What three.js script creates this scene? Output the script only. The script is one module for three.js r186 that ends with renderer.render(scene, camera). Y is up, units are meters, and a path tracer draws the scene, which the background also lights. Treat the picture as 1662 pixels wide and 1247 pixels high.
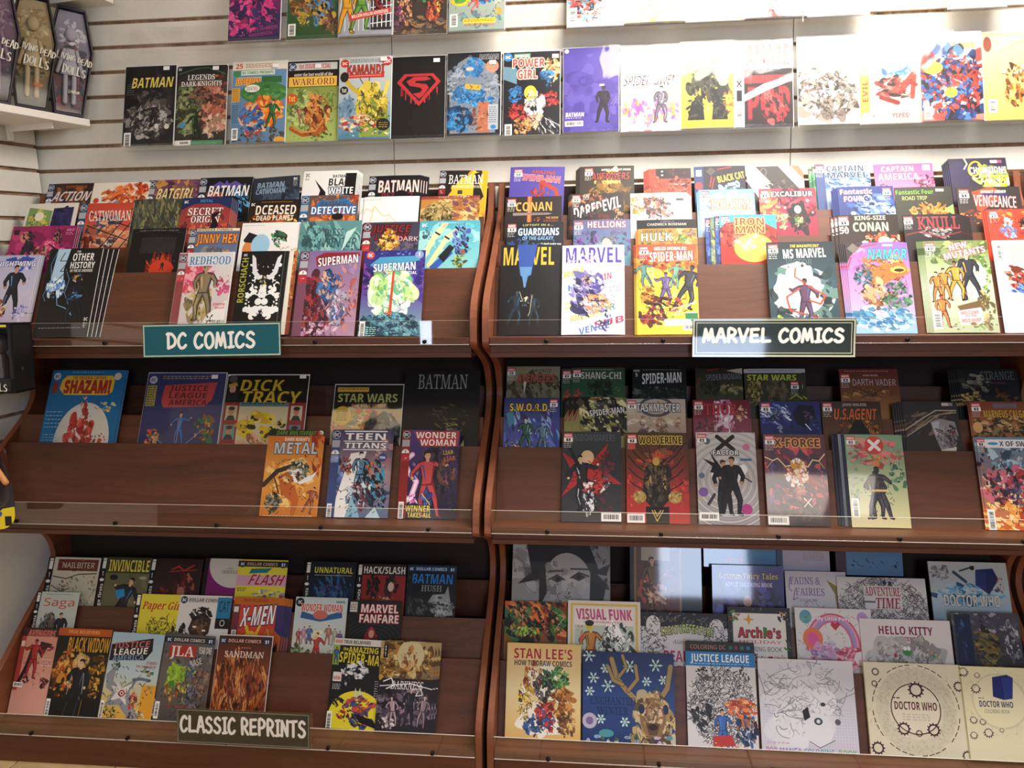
import * as THREE from 'three';
import { RoundedBoxGeometry } from 'three/addons/geometries/RoundedBoxGeometry.js';
import { mergeGeometries } from 'three/addons/utils/BufferGeometryUtils.js';
import { ImprovedNoise } from 'three/addons/math/ImprovedNoise.js';
import { RectAreaLightUniformsLib } from 'three/addons/lights/RectAreaLightUniformsLib.js';
RectAreaLightUniformsLib.init();

// ------------------------------------------------------------ camera, light, exposure
const scene = new THREE.Scene();
const W = 1662, H = 1247, F = 1300, R = Math.PI / 180;
const camera = new THREE.PerspectiveCamera(2 * Math.atan(H / 2 / F) / R, W / H, 0.05, 60);
camera.position.set(0, 1.316, 2.5);
camera.rotation.set(-5.5 * R, 6 * R, -0.5 * R, 'YXZ');
camera.updateMatrixWorld(true);
const renderer = new THREE.WebGLRenderer({ antialias: true });
renderer.toneMapping = THREE.LinearToneMapping;
renderer.toneMappingExposure = 1.0;
renderer.shadowMap.enabled = true;
scene.background = new THREE.Color(0.75, 0.88, 1.15);      // overcast daylight outside the shop window

const CEIL = 2.78;
// the ceiling panel over the wall, then two added fill panels: [x, z, width, depth, radiance, colour]
const PANELS = [
  [0.73, 0.80, 1.40, 0.60, 30, 0xfff8f0],
  [-1.25, 2.45, 1.2, 0.60, 5.5, 0xffe2ba],
  [1.3, 3.6, 1.2, 0.60, 7, 0xfff1e0],
];
// the shop windows: [middle x, y, width, height, radiance]
const WALL_Z = 5.2, DAY = [[0.98, 1.72, 0.88, 1.2, 19], [-1.46, 1.25, 0.16, 1.7, 14]];

// ------------------------------------------------------------ small helpers
let seed = 7;
const rnd = () => { seed = (seed + 0x6d2b79f5) | 0; let t = Math.imul(seed ^ (seed >>> 15), 1 | seed); t = (t + Math.imul(t ^ (t >>> 7), 61 | t)) ^ t; return ((t ^ (t >>> 14)) >>> 0) / 4294967296; };
const rr = (a, b) => a + (b - a) * rnd();
const used = {};
function numbered(n) { const k = used[n] ?? 0; used[n] = k + 1; return k ? n + '_' + String(k).padStart(3, '0') : n; }
function mesh(name, geo, mat, parent) {
  const m = new THREE.Mesh(geo, mat); m.castShadow = m.receiveShadow = true;
  m.name = parent && parent !== scene ? name : numbered(name);
  (parent ?? scene).add(m); return m;
}
function group(name, pos, label, category, grp) {
  const g = new THREE.Group(); g.name = numbered(name); g.position.set(...pos); scene.add(g);
  g.userData = { label, category }; if (grp) g.userData.group = grp;
  return g;
}
function struct(o) { o.userData.kind = 'structure'; return o; }
// a box whose uv are metres
function boxUV(g, du = 0, dv = 0) {
  const p = g.attributes.position, n = g.attributes.normal, uv = g.attributes.uv;
  for (let i = 0; i < p.count; i++) {
    const ax = Math.abs(n.getX(i)), ay = Math.abs(n.getY(i)), az = Math.abs(n.getZ(i));
    if (az >= ax && az >= ay) uv.setXY(i, p.getX(i) + du, p.getY(i) + dv);
    else if (ay >= ax) uv.setXY(i, p.getX(i) + du, p.getZ(i) + dv);
    else uv.setXY(i, p.getY(i) + du, p.getZ(i) + dv);
  }
  return g;
}
const box = (w, h, d, r = 0, du = 0, dv = 0) => boxUV(r ? new RoundedBoxGeometry(w, h, d, 2, r) : new THREE.BoxGeometry(w, h, d), du, dv);
// the ray of a photograph pixel, met with a plane
const ray = (x, y) => new THREE.Vector3((x - W / 2) / F, (H / 2 - y) / F, -1).applyQuaternion(camera.quaternion);
function onPlane(x, y, n, p0) {
  const d = ray(x, y), c = camera.position;
  return c.clone().addScaledVector(d, new THREE.Vector3().subVectors(p0, c).dot(n) / d.dot(n));
}
const V = (x, y, z) => new THREE.Vector3(x, y, z);
const atZ = (x, y, z) => onPlane(x, y, V(0, 0, 1), V(0, 0, z));

// ------------------------------------------------------------ materials
const noise = new ImprovedNoise();
function tex(w, h, f, srgb = true) {
  const d = new Uint8Array(w * h * 4);
  for (let y = 0; y < h; y++) for (let x = 0; x < w; x++) { const c = f(x / w, y / h), i = (y * w + x) * 4; d[i] = c[0]; d[i + 1] = c[1]; d[i + 2] = c[2]; d[i + 3] = 255; }
  const t = new THREE.DataTexture(d, w, h); t.wrapS = t.wrapT = THREE.RepeatWrapping; t.magFilter = t.minFilter = THREE.LinearFilter;
  if (srgb) t.colorSpace = THREE.SRGBColorSpace; t.needsUpdate = true; return t;
}
// tiling noise
const tn = (u, v, fu, fv, s) => {
  const a = (x, y) => noise.noise(x * fu, y * fv, s);
  return (a(u, v) * (1 - u) + a(u - 1, v) * u) * (1 - v) + (a(u, v - 1) * (1 - u) + a(u - 1, v - 1) * u) * v;
};
const clamp = (x) => Math.max(0, Math.min(255, x));
const laminate = (r, g0, b) => tex(1024, 1024, (u, v) => {
  const warp = tn(u, v, 3, 5, 1.3) * 0.06;
  const g = tn(u, v + warp, 3, 60, 4.2) * 0.55 + tn(u, v + warp, 9, 170, 9.1) * 0.35 + tn(u, v + warp * 2, 2, 12, 2.7) * 0.8;
  const k = 1 + g * 0.30 + tn(u, v, 40, 300, 6) * 0.12;
  return [clamp(r * k), clamp(g0 * k), clamp(b * k)];
});
const woodTex = laminate(93, 53, 34), litBandTex = laminate(128, 73, 46);      // boards, and banded side panels with front light put into the colour
const M = {};
const std = (o) => new THREE.MeshStandardMaterial(o), phy = (o) => new THREE.MeshPhysicalMaterial(o);
M.wood = phy({ map: woodTex, roughness: 0.5, specularIntensity: 0.7, clearcoat: 0.08, clearcoatRoughness: 0.3 });
M.shadedBack = std({ color: 0x2c1c15, roughness: 0.8 });  // dark tone puts the shade of the recesses into the back panels
const woodTexV = litBandTex; woodTexV.rotation = Math.PI / 2; woodTexV.needsUpdate = true;
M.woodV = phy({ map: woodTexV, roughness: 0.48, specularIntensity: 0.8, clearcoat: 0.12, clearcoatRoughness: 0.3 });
M.edge = std({ color: 0xcfc8bd, roughness: 0.25 });
const plasterTex = tex(512, 512, (u, v) => { const k = 1 + tn(u, v, 6, 6, 3) * 0.02 + tn(u, v, 60, 60, 5) * 0.015; return [clamp(226 * k), clamp(221 * k), clamp(208 * k)]; });
M.slat = std({ map: plasterTex, roughness: 0.42 });
M.wall = std({ map: plasterTex, roughness: 0.85 });
const mdfTex = tex(512, 128, (u, v) => { const k = 1 + tn(u, v, 30, 8, 3) * 0.35 + tn(u, v, 120, 40, 8) * 0.35; return [clamp(150 * k), clamp(120 * k), clamp(92 * k)]; });
M.dim = std({ color: 0x6f675c, roughness: 0.9 });
M.mdf = std({ map: mdfTex, roughness: 0.9 });
const tileTex = tex(512, 512, (u, v) => { const k = 1 + tn(u, v, 5, 9, 3) * 0.14 + tn(u, v, 30, 50, 5) * 0.1; return [clamp(186 * k), clamp(160 * k), clamp(116 * k)]; });
M.tile = std({ map: tileTex, roughness: 0.35 });
M.grout = std({ color: 0x6d5a40, roughness: 0.9 });
M.white = std({ color: 0xf2ede2, roughness: 0.4 });
M.paper = std({ color: 0xd9d5ca, roughness: 0.85 });
M.board = std({ color: 0xe9e8e4, roughness: 0.6 });
M.black = std({ color: 0x0c0c0d, roughness: 0.5 });
M.darkpaper = std({ color: 0x20201f, roughness: 0.6 });
M.screw = std({ color: 0x0a0a0a, roughness: 0.35, metalness: 0.6 });
M.acrylic = phy({ color: 0xffffff, transmission: 1, thickness: 0, roughness: 0.02, ior: 1.49 });
M.bag = phy({ color: 0xffffff, transmission: 1, thickness: 0, roughness: 0.05, ior: 1.34 });
M.sticker = std({ color: 0xf4f2ee, roughness: 0.6 });
M.metal = std({ color: 0x9c9c9a, roughness: 0.3, metalness: 1 });

// ------------------------------------------------------------ the room
struct(mesh('floor', (() => { const g = box(6.4, 0.1, 5.8); g.translate(0.9, -0.056, 2.5); return g; })(), M.grout));
{
  const floor = scene.children[scene.children.length - 1], tg = [0, 1, 2, 3].map((k) => box(0.3, 0.012, 0.3, 0.002, k * 0.37, k * 0.21));
  for (let i = 0; i < 12; i++) for (let j = 0; j < 4; j++) {
    const t = mesh('tile', tg[(i * 3 + j) % 4], M.tile, floor); t.position.set(-2.145 + i * 0.305, -0.006, 0.20 + j * 0.305);
  }
  const rest = mesh('floor_covering', box(6.4, 0.012, 3.96), M.tile, floor); rest.position.set(0.9, -0.006, 3.33);
}
struct(mesh('ceiling', (() => { const g = box(6.6, 0.1, 5.8); g.translate(0.9, CEIL + 0.05, 2.5); return g; })(), M.wall));
struct(mesh('wall_right', (() => { const g = box(0.1, CEIL, 5.6); g.translate(4.05, CEIL / 2, 2.5); return g; })(), M.dim));
struct(mesh('wall_outer_left', (() => { const g = box(0.1, CEIL, 5.6); g.translate(-2.32, CEIL / 2, 2.5); return g; })(), M.dim));
{ // the street side, with a shop window and a narrow pane beside the door
  const g = new THREE.Group(); g.name = 'wall_front'; g.position.set(0, 0, WALL_Z + 0.05); scene.add(g); struct(g);
  const part = (n, a, b, c, d) => { const m = mesh(n, box(b - a, d - c, 0.1), M.dim, g); m.position.set((a + b) / 2, (c + d) / 2, 0); };
  let left = -2.4;
  [...DAY].sort((p, q) => p[0] - q[0]).forEach(([x, y, w, h]) => { part('wall_panel', left, x - w / 2, 0, CEIL); part('wall_panel', x - w / 2, x + w / 2, 0, y - h / 2); part('wall_panel', x - w / 2, x + w / 2, y + h / 2, CEIL); left = x + w / 2; });
  part('wall_panel', left, 4.1, 0, CEIL);
  DAY.forEach(([x, y, w, h, p], i) => {
    const wnd = new THREE.Group(); wnd.name = 'window_' + (i + 1); wnd.position.set(x, y, WALL_Z + 0.05); scene.add(wnd); struct(wnd);
    for (const [a, b, u, v] of [[w, 0.03, 0, h / 2 - 0.015], [w, 0.03, 0, 0.015 - h / 2], [0.03, h - 0.06, w / 2 - 0.015, 0], [0.03, h - 0.06, 0.015 - w / 2, 0]]) mesh('window_frame', box(a, b, 0.06), M.darkpaper, wnd).position.set(u, v, 0);
    mesh('pane', new THREE.PlaneGeometry(w - 0.06, h - 0.06), M.acrylic, wnd);
    const l = new THREE.RectAreaLight(0xd2e2ff, p, w - 0.06, h - 0.06); l.position.set(x, y, WALL_Z - 0.01); l.lookAt(x, y, 0); l.name = 'window_light'; scene.add(l);
  });
}
PANELS.forEach(([x, z, w, d, p, col], i) => {
  const label = ['white ceiling light panel above the comics wall', 'added warm fill light panel, unseen, behind the viewer on the left', 'added fill light panel, unseen, behind the viewer on the right'][i];
  const g = group('ceiling_and_fill_light', [x, CEIL, z], label, 'light');
  const fr = [];
  for (const s of [-1, 1]) { fr.push(box(w + 0.04, 0.02, 0.02).translate(0, -0.01, s * (d / 2 + 0.01))); fr.push(box(0.02, 0.02, d).translate(s * (w / 2 + 0.01), -0.01, 0)); }
  mesh('frame', mergeGeometries(fr), M.white, g);
  const c = new THREE.Color(col);
  mesh('diffuser', box(w, 0.008, d).translate(0, -0.006, 0), std({ color: 0xffffff, roughness: 0.6, emissive: c, emissiveIntensity: 1.2 }), g);
  const l = new THREE.RectAreaLight(col, p, w, d); l.position.set(x, CEIL - 0.014, z); l.lookAt(x, 0, z); l.name = 'panel_light'; scene.add(l);
});

// the back wall: grooved display boards, every slat a piece
const PITCH = 0.0764, GY = 1.7695, GAP = 0.0115;
{
  const wb = new THREE.Group(); wb.name = 'wall_back'; scene.add(wb); struct(wb);
  mesh('backing', box(6.6, CEIL, 0.1).translate(0.9, CEIL / 2, -0.0615), M.mdf, wb);
  const cols = [[-2.3, -0.627], [-0.625, 0.572], [0.574, 1.79], [1.792, 4.0]];
  mesh('lower_board', box(6.3, GY - PITCH * 3, 0.010).translate(0.85, (GY - PITCH * 3) / 2, -0.0062), M.slat, wb);
  cols.forEach(([a, b], ci) => {
    const g = box(b - a, PITCH - GAP, 0.010, 0.0012, ci * 0.3, 0);
    for (let k = -3; k < 13; k++) { const m = mesh('slat', g, M.slat, wb); m.position.set((a + b) / 2, GY + PITCH * (k + 0.5), -0.0062); }
  });
}
{ // the display board on the left, turned a little and hung slightly crooked
  const wl = new THREE.Group(); wl.name = 'wall_left'; wl.position.set(-1.802, GY, 0.012); wl.rotation.set(0, 10 * R, 0); scene.add(wl); struct(wl);
  const inn = wl;
  wl.rotation.order = 'YXZ'; wl.rotation.y = -10 * R; wl.rotation.x = 4.4 * R;
  mesh('backing', box(0.02, 2.5, 2.2).translate(-0.0215, -0.28, 1.1), M.mdf, inn);
  const g = box(0.010, PITCH - GAP, 2.2, 0.0012);
  for (let k = -12; k < 12; k++) { const m = mesh('slat', g, M.slat, inn); m.position.set(-0.0062, PITCH * (k + 0.5), 1.1); }
  mesh('lower_board', box(0.010, 0.9, 2.2).translate(-0.0062, PITCH * -12 - 0.45, 1.1), M.slat, inn);
}

// ------------------------------------------------------------ printing: every cover is printed into a sheet
const SHEETS = [];
function newSheet() {
  const cv = document.createElement('canvas'); cv.width = cv.height = 2048;
  const t = new THREE.CanvasTexture(cv); t.colorSpace = THREE.SRGBColorSpace; t.magFilter = THREE.LinearFilter; t.generateMipmaps = false;
  const s = { cv, ctx: cv.getContext('2d'), t, x: 0, y: 0, rowH: 0 };
  s.ctx.fillStyle = '#888'; s.ctx.fillRect(0, 0, 2048, 2048);
  s.matte = phy({ map: t, roughness: 0.52, specularIntensity: 0.55, clearcoat: 0.06, clearcoatRoughness: 0.3 });
  s.gloss = phy({ map: t, roughness: 0.4, specularIntensity: 0.6, clearcoat: 0.9, clearcoatRoughness: 0.05 });
  SHEETS.push(s); return s;
}
class Print {
  constructor(ctx, s, w, h) { this.c = ctx; this.k = s; this.w = w; this.h = h; }
  bg(a, b, c) {
    const g = this.c.createLinearGradient(0, 0, 0, this.h); const l = [a, b, c].filter(Boolean);
    l.forEach((q, i) => g.addColorStop(l.length > 1 ? i / (l.length - 1) : 0, q)); this.c.fillStyle = g; this.c.fillRect(0, 0, this.w, this.h); return this;
  }
  r(x, y, w, h, col, rot = 0) { const c = this.c; c.save(); c.translate(x + w / 2, y + h / 2); c.rotate(rot * R); c.fillStyle = col; c.fillRect(-w / 2, -h / 2, w, h); c.restore(); return this; }
  e(x, y, rx, ry, col, rot = 0, line = 0) { const c = this.c; c.beginPath(); c.ellipse(x, y, rx, ry, rot * R, 0, 7); if (line) { c.strokeStyle = col; c.lineWidth = line; c.stroke(); } else { c.fillStyle = col; c.fill(); } return this; }
  p(col, ...q) { const c = this.c; c.beginPath(); for (let i = 0; i < q.length; i += 2) c[i ? 'lineTo' : 'moveTo'](q[i], q[i + 1]); c.closePath(); c.fillStyle = col; c.fill(); return this; }
  l(col, w, ...q) { const c = this.c; c.beginPath(); for (let i = 0; i < q.length; i += 2) c[i ? 'lineTo' : 'moveTo'](q[i], q[i + 1]); c.strokeStyle = col; c.lineWidth = w; c.lineCap = c.lineJoin = 'round'; c.stroke(); return this; }
  // a patch of painted shapes, coarse ones first, some with an inked rim
  b(x, y, rx, ry, n, pal, ang = null, thin = 0.45) {
    const c = this.c, P = pal.split(' ');
    n = Math.round(n * 1.6);
    for (let i = 0; i < n; i++) {
      const a = rnd() * 6.283, q = Math.sqrt(rnd()), px = x + Math.cos(a) * q * rx, py = y + Math.sin(a) * q * ry;
      const s = ((1 - i / n) ** 1.6 * 0.46 + 0.06) * Math.min(rx, ry) * rr(0.6, 1.15), d = (ang === null ? rnd() * 180 : ang + rr(-24, 24)) * R, N = 6 + Math.floor(rnd() * 4), pt = [];
      for (let k = 0; k < N; k++) { const t = k / N * 6.283, m = rr(0.4, 1.3); pt.push([Math.cos(t) * s * 1.25 * m, Math.sin(t) * s * Math.max(0.22, thin * 1.5) * m]); }
      c.save(); c.translate(px, py); c.rotate(d); c.globalAlpha = rr(0.8, 1); c.fillStyle = P[Math.floor(rnd() * P.length)];
      c.beginPath(); for (let k = 0; k < N; k++) { const u = pt[k], v = pt[(k + 1) % N], mx = (u[0] + v[0]) / 2, my = (u[1] + v[1]) / 2; if (!k) c.moveTo((pt[N - 1][0] + u[0]) / 2, (pt[N - 1][1] + u[1]) / 2); c.quadraticCurveTo(u[0], u[1], mx, my); } c.fill();
      if (i % 4 === 1 && s > 1.5) { c.globalAlpha = 0.55; c.strokeStyle = '#17120f'; c.lineWidth = rr(0.3, 0.8); c.beginPath(); c.moveTo(pt[0][0], pt[0][1]); c.quadraticCurveTo(pt[1][0], pt[1][1], pt[2][0], pt[2][1]); c.quadraticCurveTo(pt[3][0], pt[3][1], pt[4][0], pt[4][1]); c.stroke(); }
      c.restore();
    }
    return this;
  }
  // thin pen lines
  ink(x, y, rx, ry, n, col = '#111', w = 0.5) {
    const c = this.c; c.strokeStyle = col; c.lineWidth = w; c.lineCap = 'round';
    for (let i = 0; i < n; i++) {
      const a = rnd() * 6.283, q = Math.sqrt(rnd()), px = x + Math.cos(a) * q * rx, py = y + Math.sin(a) * q * ry, d = rnd() * 6.283, s = Math.min(rr(1.4, 3.8), rr(0.08, 0.3) * Math.min(rx, ry));
      c.beginPath(); c.moveTo(px, py); c.quadraticCurveTo(px + Math.cos(d) * s, py + Math.sin(d) * s, px + Math.cos(d + rr(-1, 1)) * s * 2, py + Math.sin(d + rr(-1, 1)) * s * 2); c.stroke();
    }
    return this;
  }
  // an anonymous painted figure: x of the middle, y of the feet, height, clothes (dark mid light), skin
  g(x, y, h, pal, skin = '#c89470', lean = 0, arms = 0.5) {
    const c = this.c, [d, m, l] = pal.split(' '); c.save(); c.translate(x, y); c.rotate(lean * R); c.scale(h / 100 * (rnd() < 0.5 ? -1 : 1), h / 100); c.lineJoin = 'round';
    const seg = (col, q, e = 0) => {                                // tapered limb through points [x, y, half width]
      c.fillStyle = col;
      for (let i = 0; i + 1 < q.length; i++) {
        const [x1, y1, a] = q[i], [x2, y2, b] = q[i + 1], L = Math.hypot(x2 - x1, y2 - y1), nx = -(y2 - y1) / L, ny = (x2 - x1) / L, A = a + e, B = b + e;
        c.beginPath(); c.moveTo(x1 + nx * A, y1 + ny * A); c.lineTo(x2 + nx * B, y2 + ny * B); c.lineTo(x2 - nx * B, y2 - ny * B); c.lineTo(x1 - nx * A, y1 - ny * A); c.fill();
        c.beginPath(); c.arc(x2, y2, B, 0, 7); c.fill();
      }
    };
    const k = rr(0, 5), u = arms * 22, legs = [[[-4, -50, 5.6], [-8 - k, -26, 3.8], [-7 - k * 0.6, -3, 2.2], [-11 - k, -1, 1.6]], [[4, -50, 5.8], [9 + k, -27, 3.9], [11 + k * 1.6, -3, 2.2], [15 + k * 1.6, -1, 1.6]]];
    const hands = [[[-11, -81, 3.8], [-15 - u * 0.5, -67, 2.8], [-11 - u * 0.7, -53 - u * 0.4, 2]], [[11, -81, 3.8], [17 + u * 0.4, -69 - u * 0.3, 2.8], [15 + u * 0.8, -55 - u * 1.3, 2]]];
    const body = (col, e) => { c.fillStyle = col; c.beginPath(); c.moveTo(-13 - e, -84 - e); c.quadraticCurveTo(0, -88 - e, 13 + e, -84 - e); c.quadraticCurveTo(10 + e, -68, 8 + e, -60); c.lineTo(10 + e, -48 + e); c.lineTo(-10 - e, -48 + e); c.lineTo(-7.5 - e, -60); c.quadraticCurveTo(-10 - e, -70, -13 - e, -84 - e); c.fill(); };
    for (const q of legs) seg('#15110f', q, 0.9); body('#15110f', 0.9); for (const q of hands) seg('#15110f', q, 0.9);
    for (const q of legs) { seg(d, q); seg(m, q.slice(0, 3).map(([a, b2, w]) => [a - w * 0.2, b2, w * 0.68])); }
    body(d, 0); c.fillStyle = m; c.beginPath(); c.moveTo(-11.5, -82.5); c.quadraticCurveTo(0, -86, 9, -82); c.quadraticCurveTo(7, -66, 5, -51); c.lineTo(-8.5, -50); c.quadraticCurveTo(-6, -64, -11.5, -82.5); c.fill();
    for (const q of hands) { seg(d, q); seg(m, q.map(([a, b2, w]) => [a - w * 0.2, b2, w * 0.68])); c.fillStyle = skin; c.beginPath(); c.arc(q[2][0], q[2][1], 2.6, 0, 7); c.fill(); }
    seg(l, [[-7, -79, 1.4], [-5, -68, 1], [-4, -58, 0.6]]); seg(l, [[-7 - k * 0.6, -40, 0.9], [-9 - k, -26, 0.7], [-8, -10, 0.4]]);
    seg(skin, [[0, -84, 2.6], [0, -89, 2.4]]); c.fillStyle = skin; c.beginPath(); c.ellipse(0, -94, 4.6, 6, 0, 0, 7); c.fill();
    c.fillStyle = '#1d1512'; c.beginPath(); c.ellipse(-0.4, -97.6, 5, 4, 0, 3.0, 6.5); c.quadraticCurveTo(3, -97, -1, -97.4); c.quadraticCurveTo(-4, -96, -5.2, -92); c.fill(); c.fillRect(-2.6, -94.6, 1.4, 0.8); c.fillRect(1.4, -94.6, 1.4, 0.8);
    c.restore(); return this;
  }
  // lettering fitted into a box; o: fill, edge, edge width, skew, turn, font
  t(txt, x, y, w, h, fill, o = {}) {
    const c = this.c, S = 60; c.save(); c.translate(x + w / 2, y + h / 2); c.rotate((o.r ?? 0) * R); c.transform(1, 0, o.k ?? 0, 1, 0, 0);
    c.font = (o.n ? '' : 'bold ') + S + 'px ' + ({ e: 'serif', m: 'monospace' }[o.f] ?? 'sans-serif'); c.textAlign = 'center'; c.textBaseline = 'alphabetic'; c.lineJoin = 'round';
    const m = c.measureText(txt), cap = (o.lc ? 0.95 : 0.73) * S; c.scale(w / Math.max(1, m.width), h / cap);
    if (o.s) { c.fillStyle = c.strokeStyle = o.s; c.lineWidth = (o.w ?? 10); c.strokeText(txt, S * 0.05, cap / 2 + S * 0.04); }
    if (o.o) { c.strokeStyle = o.o; c.lineWidth = o.w ?? 10; c.strokeText(txt, 0, cap / 2); }
    c.fillStyle = fill; c.fillText(txt, 0, cap / 2); c.restore(); return this;
  }
  // rows of print too small to read
  tiny(x, y, w, n, col, lh = 2.6) { for (let i = 0; i < n; i++) for (let q = 0; q < w - 1;) { const s = Math.min(w - q, rr(2, 5.5)); this.r(x + q, y + i * lh, s * 0.85, 1.1, col); q += s + 0.8; } return this; }
  bar(x, y, w, h, up = 0) { this.r(x, y, w, h, '#f1efe8'); for (let q = 0.12; q < 0.88;) { const s = rr(0.015, 0.05); if (up) this.r(x + w * 0.2, y + h * q, w * 0.6, h * s, '#1a1a1a'); else this.r(x + w * q, y + h * 0.2, w * s, h * 0.55, '#1a1a1a'); q += s + rr(0.015, 0.05); } return this; }
  // publisher's corner marks
  dc(col = '#1d3a55', badge = '#a02830') { this.r(0, 0, 15, this.h, col).e(7.5, 9, 6.6, 6.6, '#1b2c44').e(7.5, 9, 6, 6, '#e9e9ee', 0, 0.8).t('DC', 3, 6.2, 9, 5.6, '#f0f0f4').r(1, 18, 13, 12, '#a9abb0').e(7.5, 41, 6.6, 6.6, '#f1efe9').r(0.5, 41.5, 14, 7, col).t('9', 6, 36, 3, 4.5, '#333').r(1, 43, 13, 12, badge).b(7.5, 49, 5, 3, 5, '#f4f2ee #e6e0da', 0); return this; }
  mv(x = 3, y = 3, no = '1', s = 1) { this.r(x, y, 15 * s, 8 * s, '#c8403a').t('MARVEL', x + 1, y + 2 * s, 13 * s, 4 * s, '#fff').r(x, y + 7.5 * s, 15 * s, 8 * s, '#f6f3ee').r(x + 4 * s, y + 9 * s, 7 * s, 5 * s, '#222').t(no, x + 5.5 * s, y + 9.6 * s, 4 * s, 3.8 * s, '#fff').tiny(x, y + 17.5 * s, 13 * s, 3, '#dad6d0', 3.2); return this; }
  im() { this.r(0, 0, 12, this.h, '#141414').r(3, 3, 7, 19, '#e8e4da').e(6.5, 4, 3.6, 1.6, '#e8e4da').r(3, 6.2, 7, 0.8, '#141414').t('1', 4.6, 27, 3.4, 9, '#e8e4da').e(6, 43, 4.4, 3, '#e8e4da').t('image firsts', -24, 76, 60, 8, '#e8e4da', { r: -90, lc: 1 }); return this; }
  usd(bg = '#222', fg = '#f4efe6') { this.r(0, 3, 100, 11, bg).e(9, 9, 6.5, 6.5, '#1f3350').t('DC', 5, 6.5, 8, 5, '#fff').t('DOLLAR COMICS', 18, 5.6, 62, 6.2, fg).e(91, 9, 6.5, 6.5, '#1f3350').t('$1', 87, 6, 8, 6, '#fff'); return this; }
  old(price = '25¢', no = 'COMICS') { this.r(0, 0, 100, 15, '#e8dfc8').t(price, 5, 3, 14, 9, '#c23a2c').tiny(24, 4, 60, 3, '#8c3f36', 3); return this; }
}
function print(w, h, draw, px = 256) {
  const pw = Math.round(px), ph = Math.round(px * h / w);
  let s = SHEETS.find((q) => (q.x + pw + 4 <= 2048 && q.y + ph + 4 <= 2048) || q.y + q.rowH + ph + 8 <= 2048) ?? newSheet();
  if (s.x + pw + 4 > 2048) { s.x = 0; s.y += s.rowH + 4; s.rowH = 0; }
  if (s.y + ph + 4 > 2048) s = newSheet();
  const { x, y, ctx } = s; s.x += pw + 4; s.rowH = Math.max(s.rowH, ph);
  ctx.save(); ctx.beginPath(); ctx.rect(x, y, pw, ph); ctx.clip(); ctx.translate(x, y); ctx.scale(pw / 100, pw / 100);
  draw(new Print(ctx, pw / 100, 100, 100 * ph / pw)); ctx.restore();
  return { s, uv: [(x + 1) / 2048, 1 - (y + ph - 1) / 2048, (x + pw - 1) / 2048, 1 - (y + 1) / 2048] };
}

// ------------------------------------------------------------ paper things
// a sheet: grid in x and y, bowed about the upright axis, its top curled back a little
function sheetGeo(w, h, z, bow, curl, uv, flip = false) {
  const g = new THREE.PlaneGeometry(w, h, 8, 6), p = g.attributes.position, u = g.attributes.uv;
  for (let i = 0; i < p.count; i++) {
    const x = p.getX(i), y = p.getY(i) + h / 2;
    p.setXYZ(i, x, y, z + bend(x / w * 2, y / h, bow, curl)); u.setXY(i, uv[0] + (uv[2] - uv[0]) * u.getX(i), uv[1] + (uv[3] - uv[1]) * u.getY(i));
  }
  if (flip) { const q = g.index.array; for (let i = 0; i < q.length; i += 3) { const a = q[i]; q[i] = q[i + 1]; q[i + 1] = a; } }
  g.computeVertexNormals(); return g;
}
const bend = (s, v, bow, curl) => bow * (1 - s * s) - curl * Math.max(0, v - 0.55) ** 2 * 5;
function coverGeo(w, h, t, bow, curl, uv) {
  const front = sheetGeo(w, h, t / 2, bow, curl, uv), back = sheetGeo(w, h, -t / 2, bow, curl, uv, true);
  const sp = new THREE.PlaneGeometry(t, h, 1, 6); sp.rotateY(-Math.PI / 2); const p = sp.attributes.position, u = sp.attributes.uv;
  for (let i = 0; i < p.count; i++) { const y = p.getY(i) + h / 2; p.setXYZ(i, -w / 2, y, p.getZ(i) + bend(-1, y / h, bow, curl)); u.setXY(i, uv[0] + (uv[2] - uv[0]) * 0.012, uv[1] + (uv[3] - uv[1]) * u.getY(i)); }
  sp.computeVertexNormals();
  return mergeGeometries([front, back, sp]);
}
function pagesGeo(w, h, t, bow, curl) {
  const g = new THREE.BoxGeometry(w - 0.0016, h - 0.001, t * 0.8, 8, 6, 1).translate(0.0004, h / 2, 0), p = g.attributes.position;
  for (let i = 0; i < p.count; i++) p.setZ(i, p.getZ(i) + bend(p.getX(i) / w * 2, p.getY(i) / h, bow, curl));
  g.computeVertexNormals(); return g;
}
function bagGeo(w, h, t, over) {
  const g = new THREE.PlaneGeometry(w, h + over, 14, 20), p = g.attributes.position, s = rnd() * 50;
  for (let i = 0; i < p.count; i++) { const x = p.getX(i), y = p.getY(i) + (h + over) / 2; p.setXYZ(i, x, y, t / 2 + 0.0022 + noise.noise(x * 28, y * 22, s) * 0.0009 + noise.noise(x * 70, y * 55, s) * 0.0003); }
  g.computeVertexNormals(); return g;
}
// the planes that the comics of a row lean in: [y, z] of the row's foot
const TILT = 22 * R, up = (t) => V(0, Math.cos(t), -Math.sin(t)), nrm = (t) => V(0, Math.sin(t), Math.cos(t));
let wallSide = 0;
const ROWS = {}, LIMIT = { a: [-1.767, -0.33], c: [-1.767, -0.33], e: [-1.767, -0.33], b: [-0.272, 1.177], d: [-0.272, 1.177], f: [-0.272, 1.177] };
for (const [t, y0, dy, n] of [['ab', 1.238, 0.082, 4], ['cd', 0.730, 0.087, 3], ['ef', 0.104, 0.095, 3]]) for (const k of t) for (let i = 0; i < n; i++) ROWS[k + (i + 1)] = { y: y0 + dy * i, z: 0.36 - 0.07 * i, tilt: TILT };
ROWS.u1 = { y: 1.8235, z: 0.058, tilt: 10.5 * R }; ROWS.u2 = { y: 2.1265, z: 0.058, tilt: 10.5 * R };
ROWS.f4 = { y: 0.294, z: 0.19, tilt: 14 * R };
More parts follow.
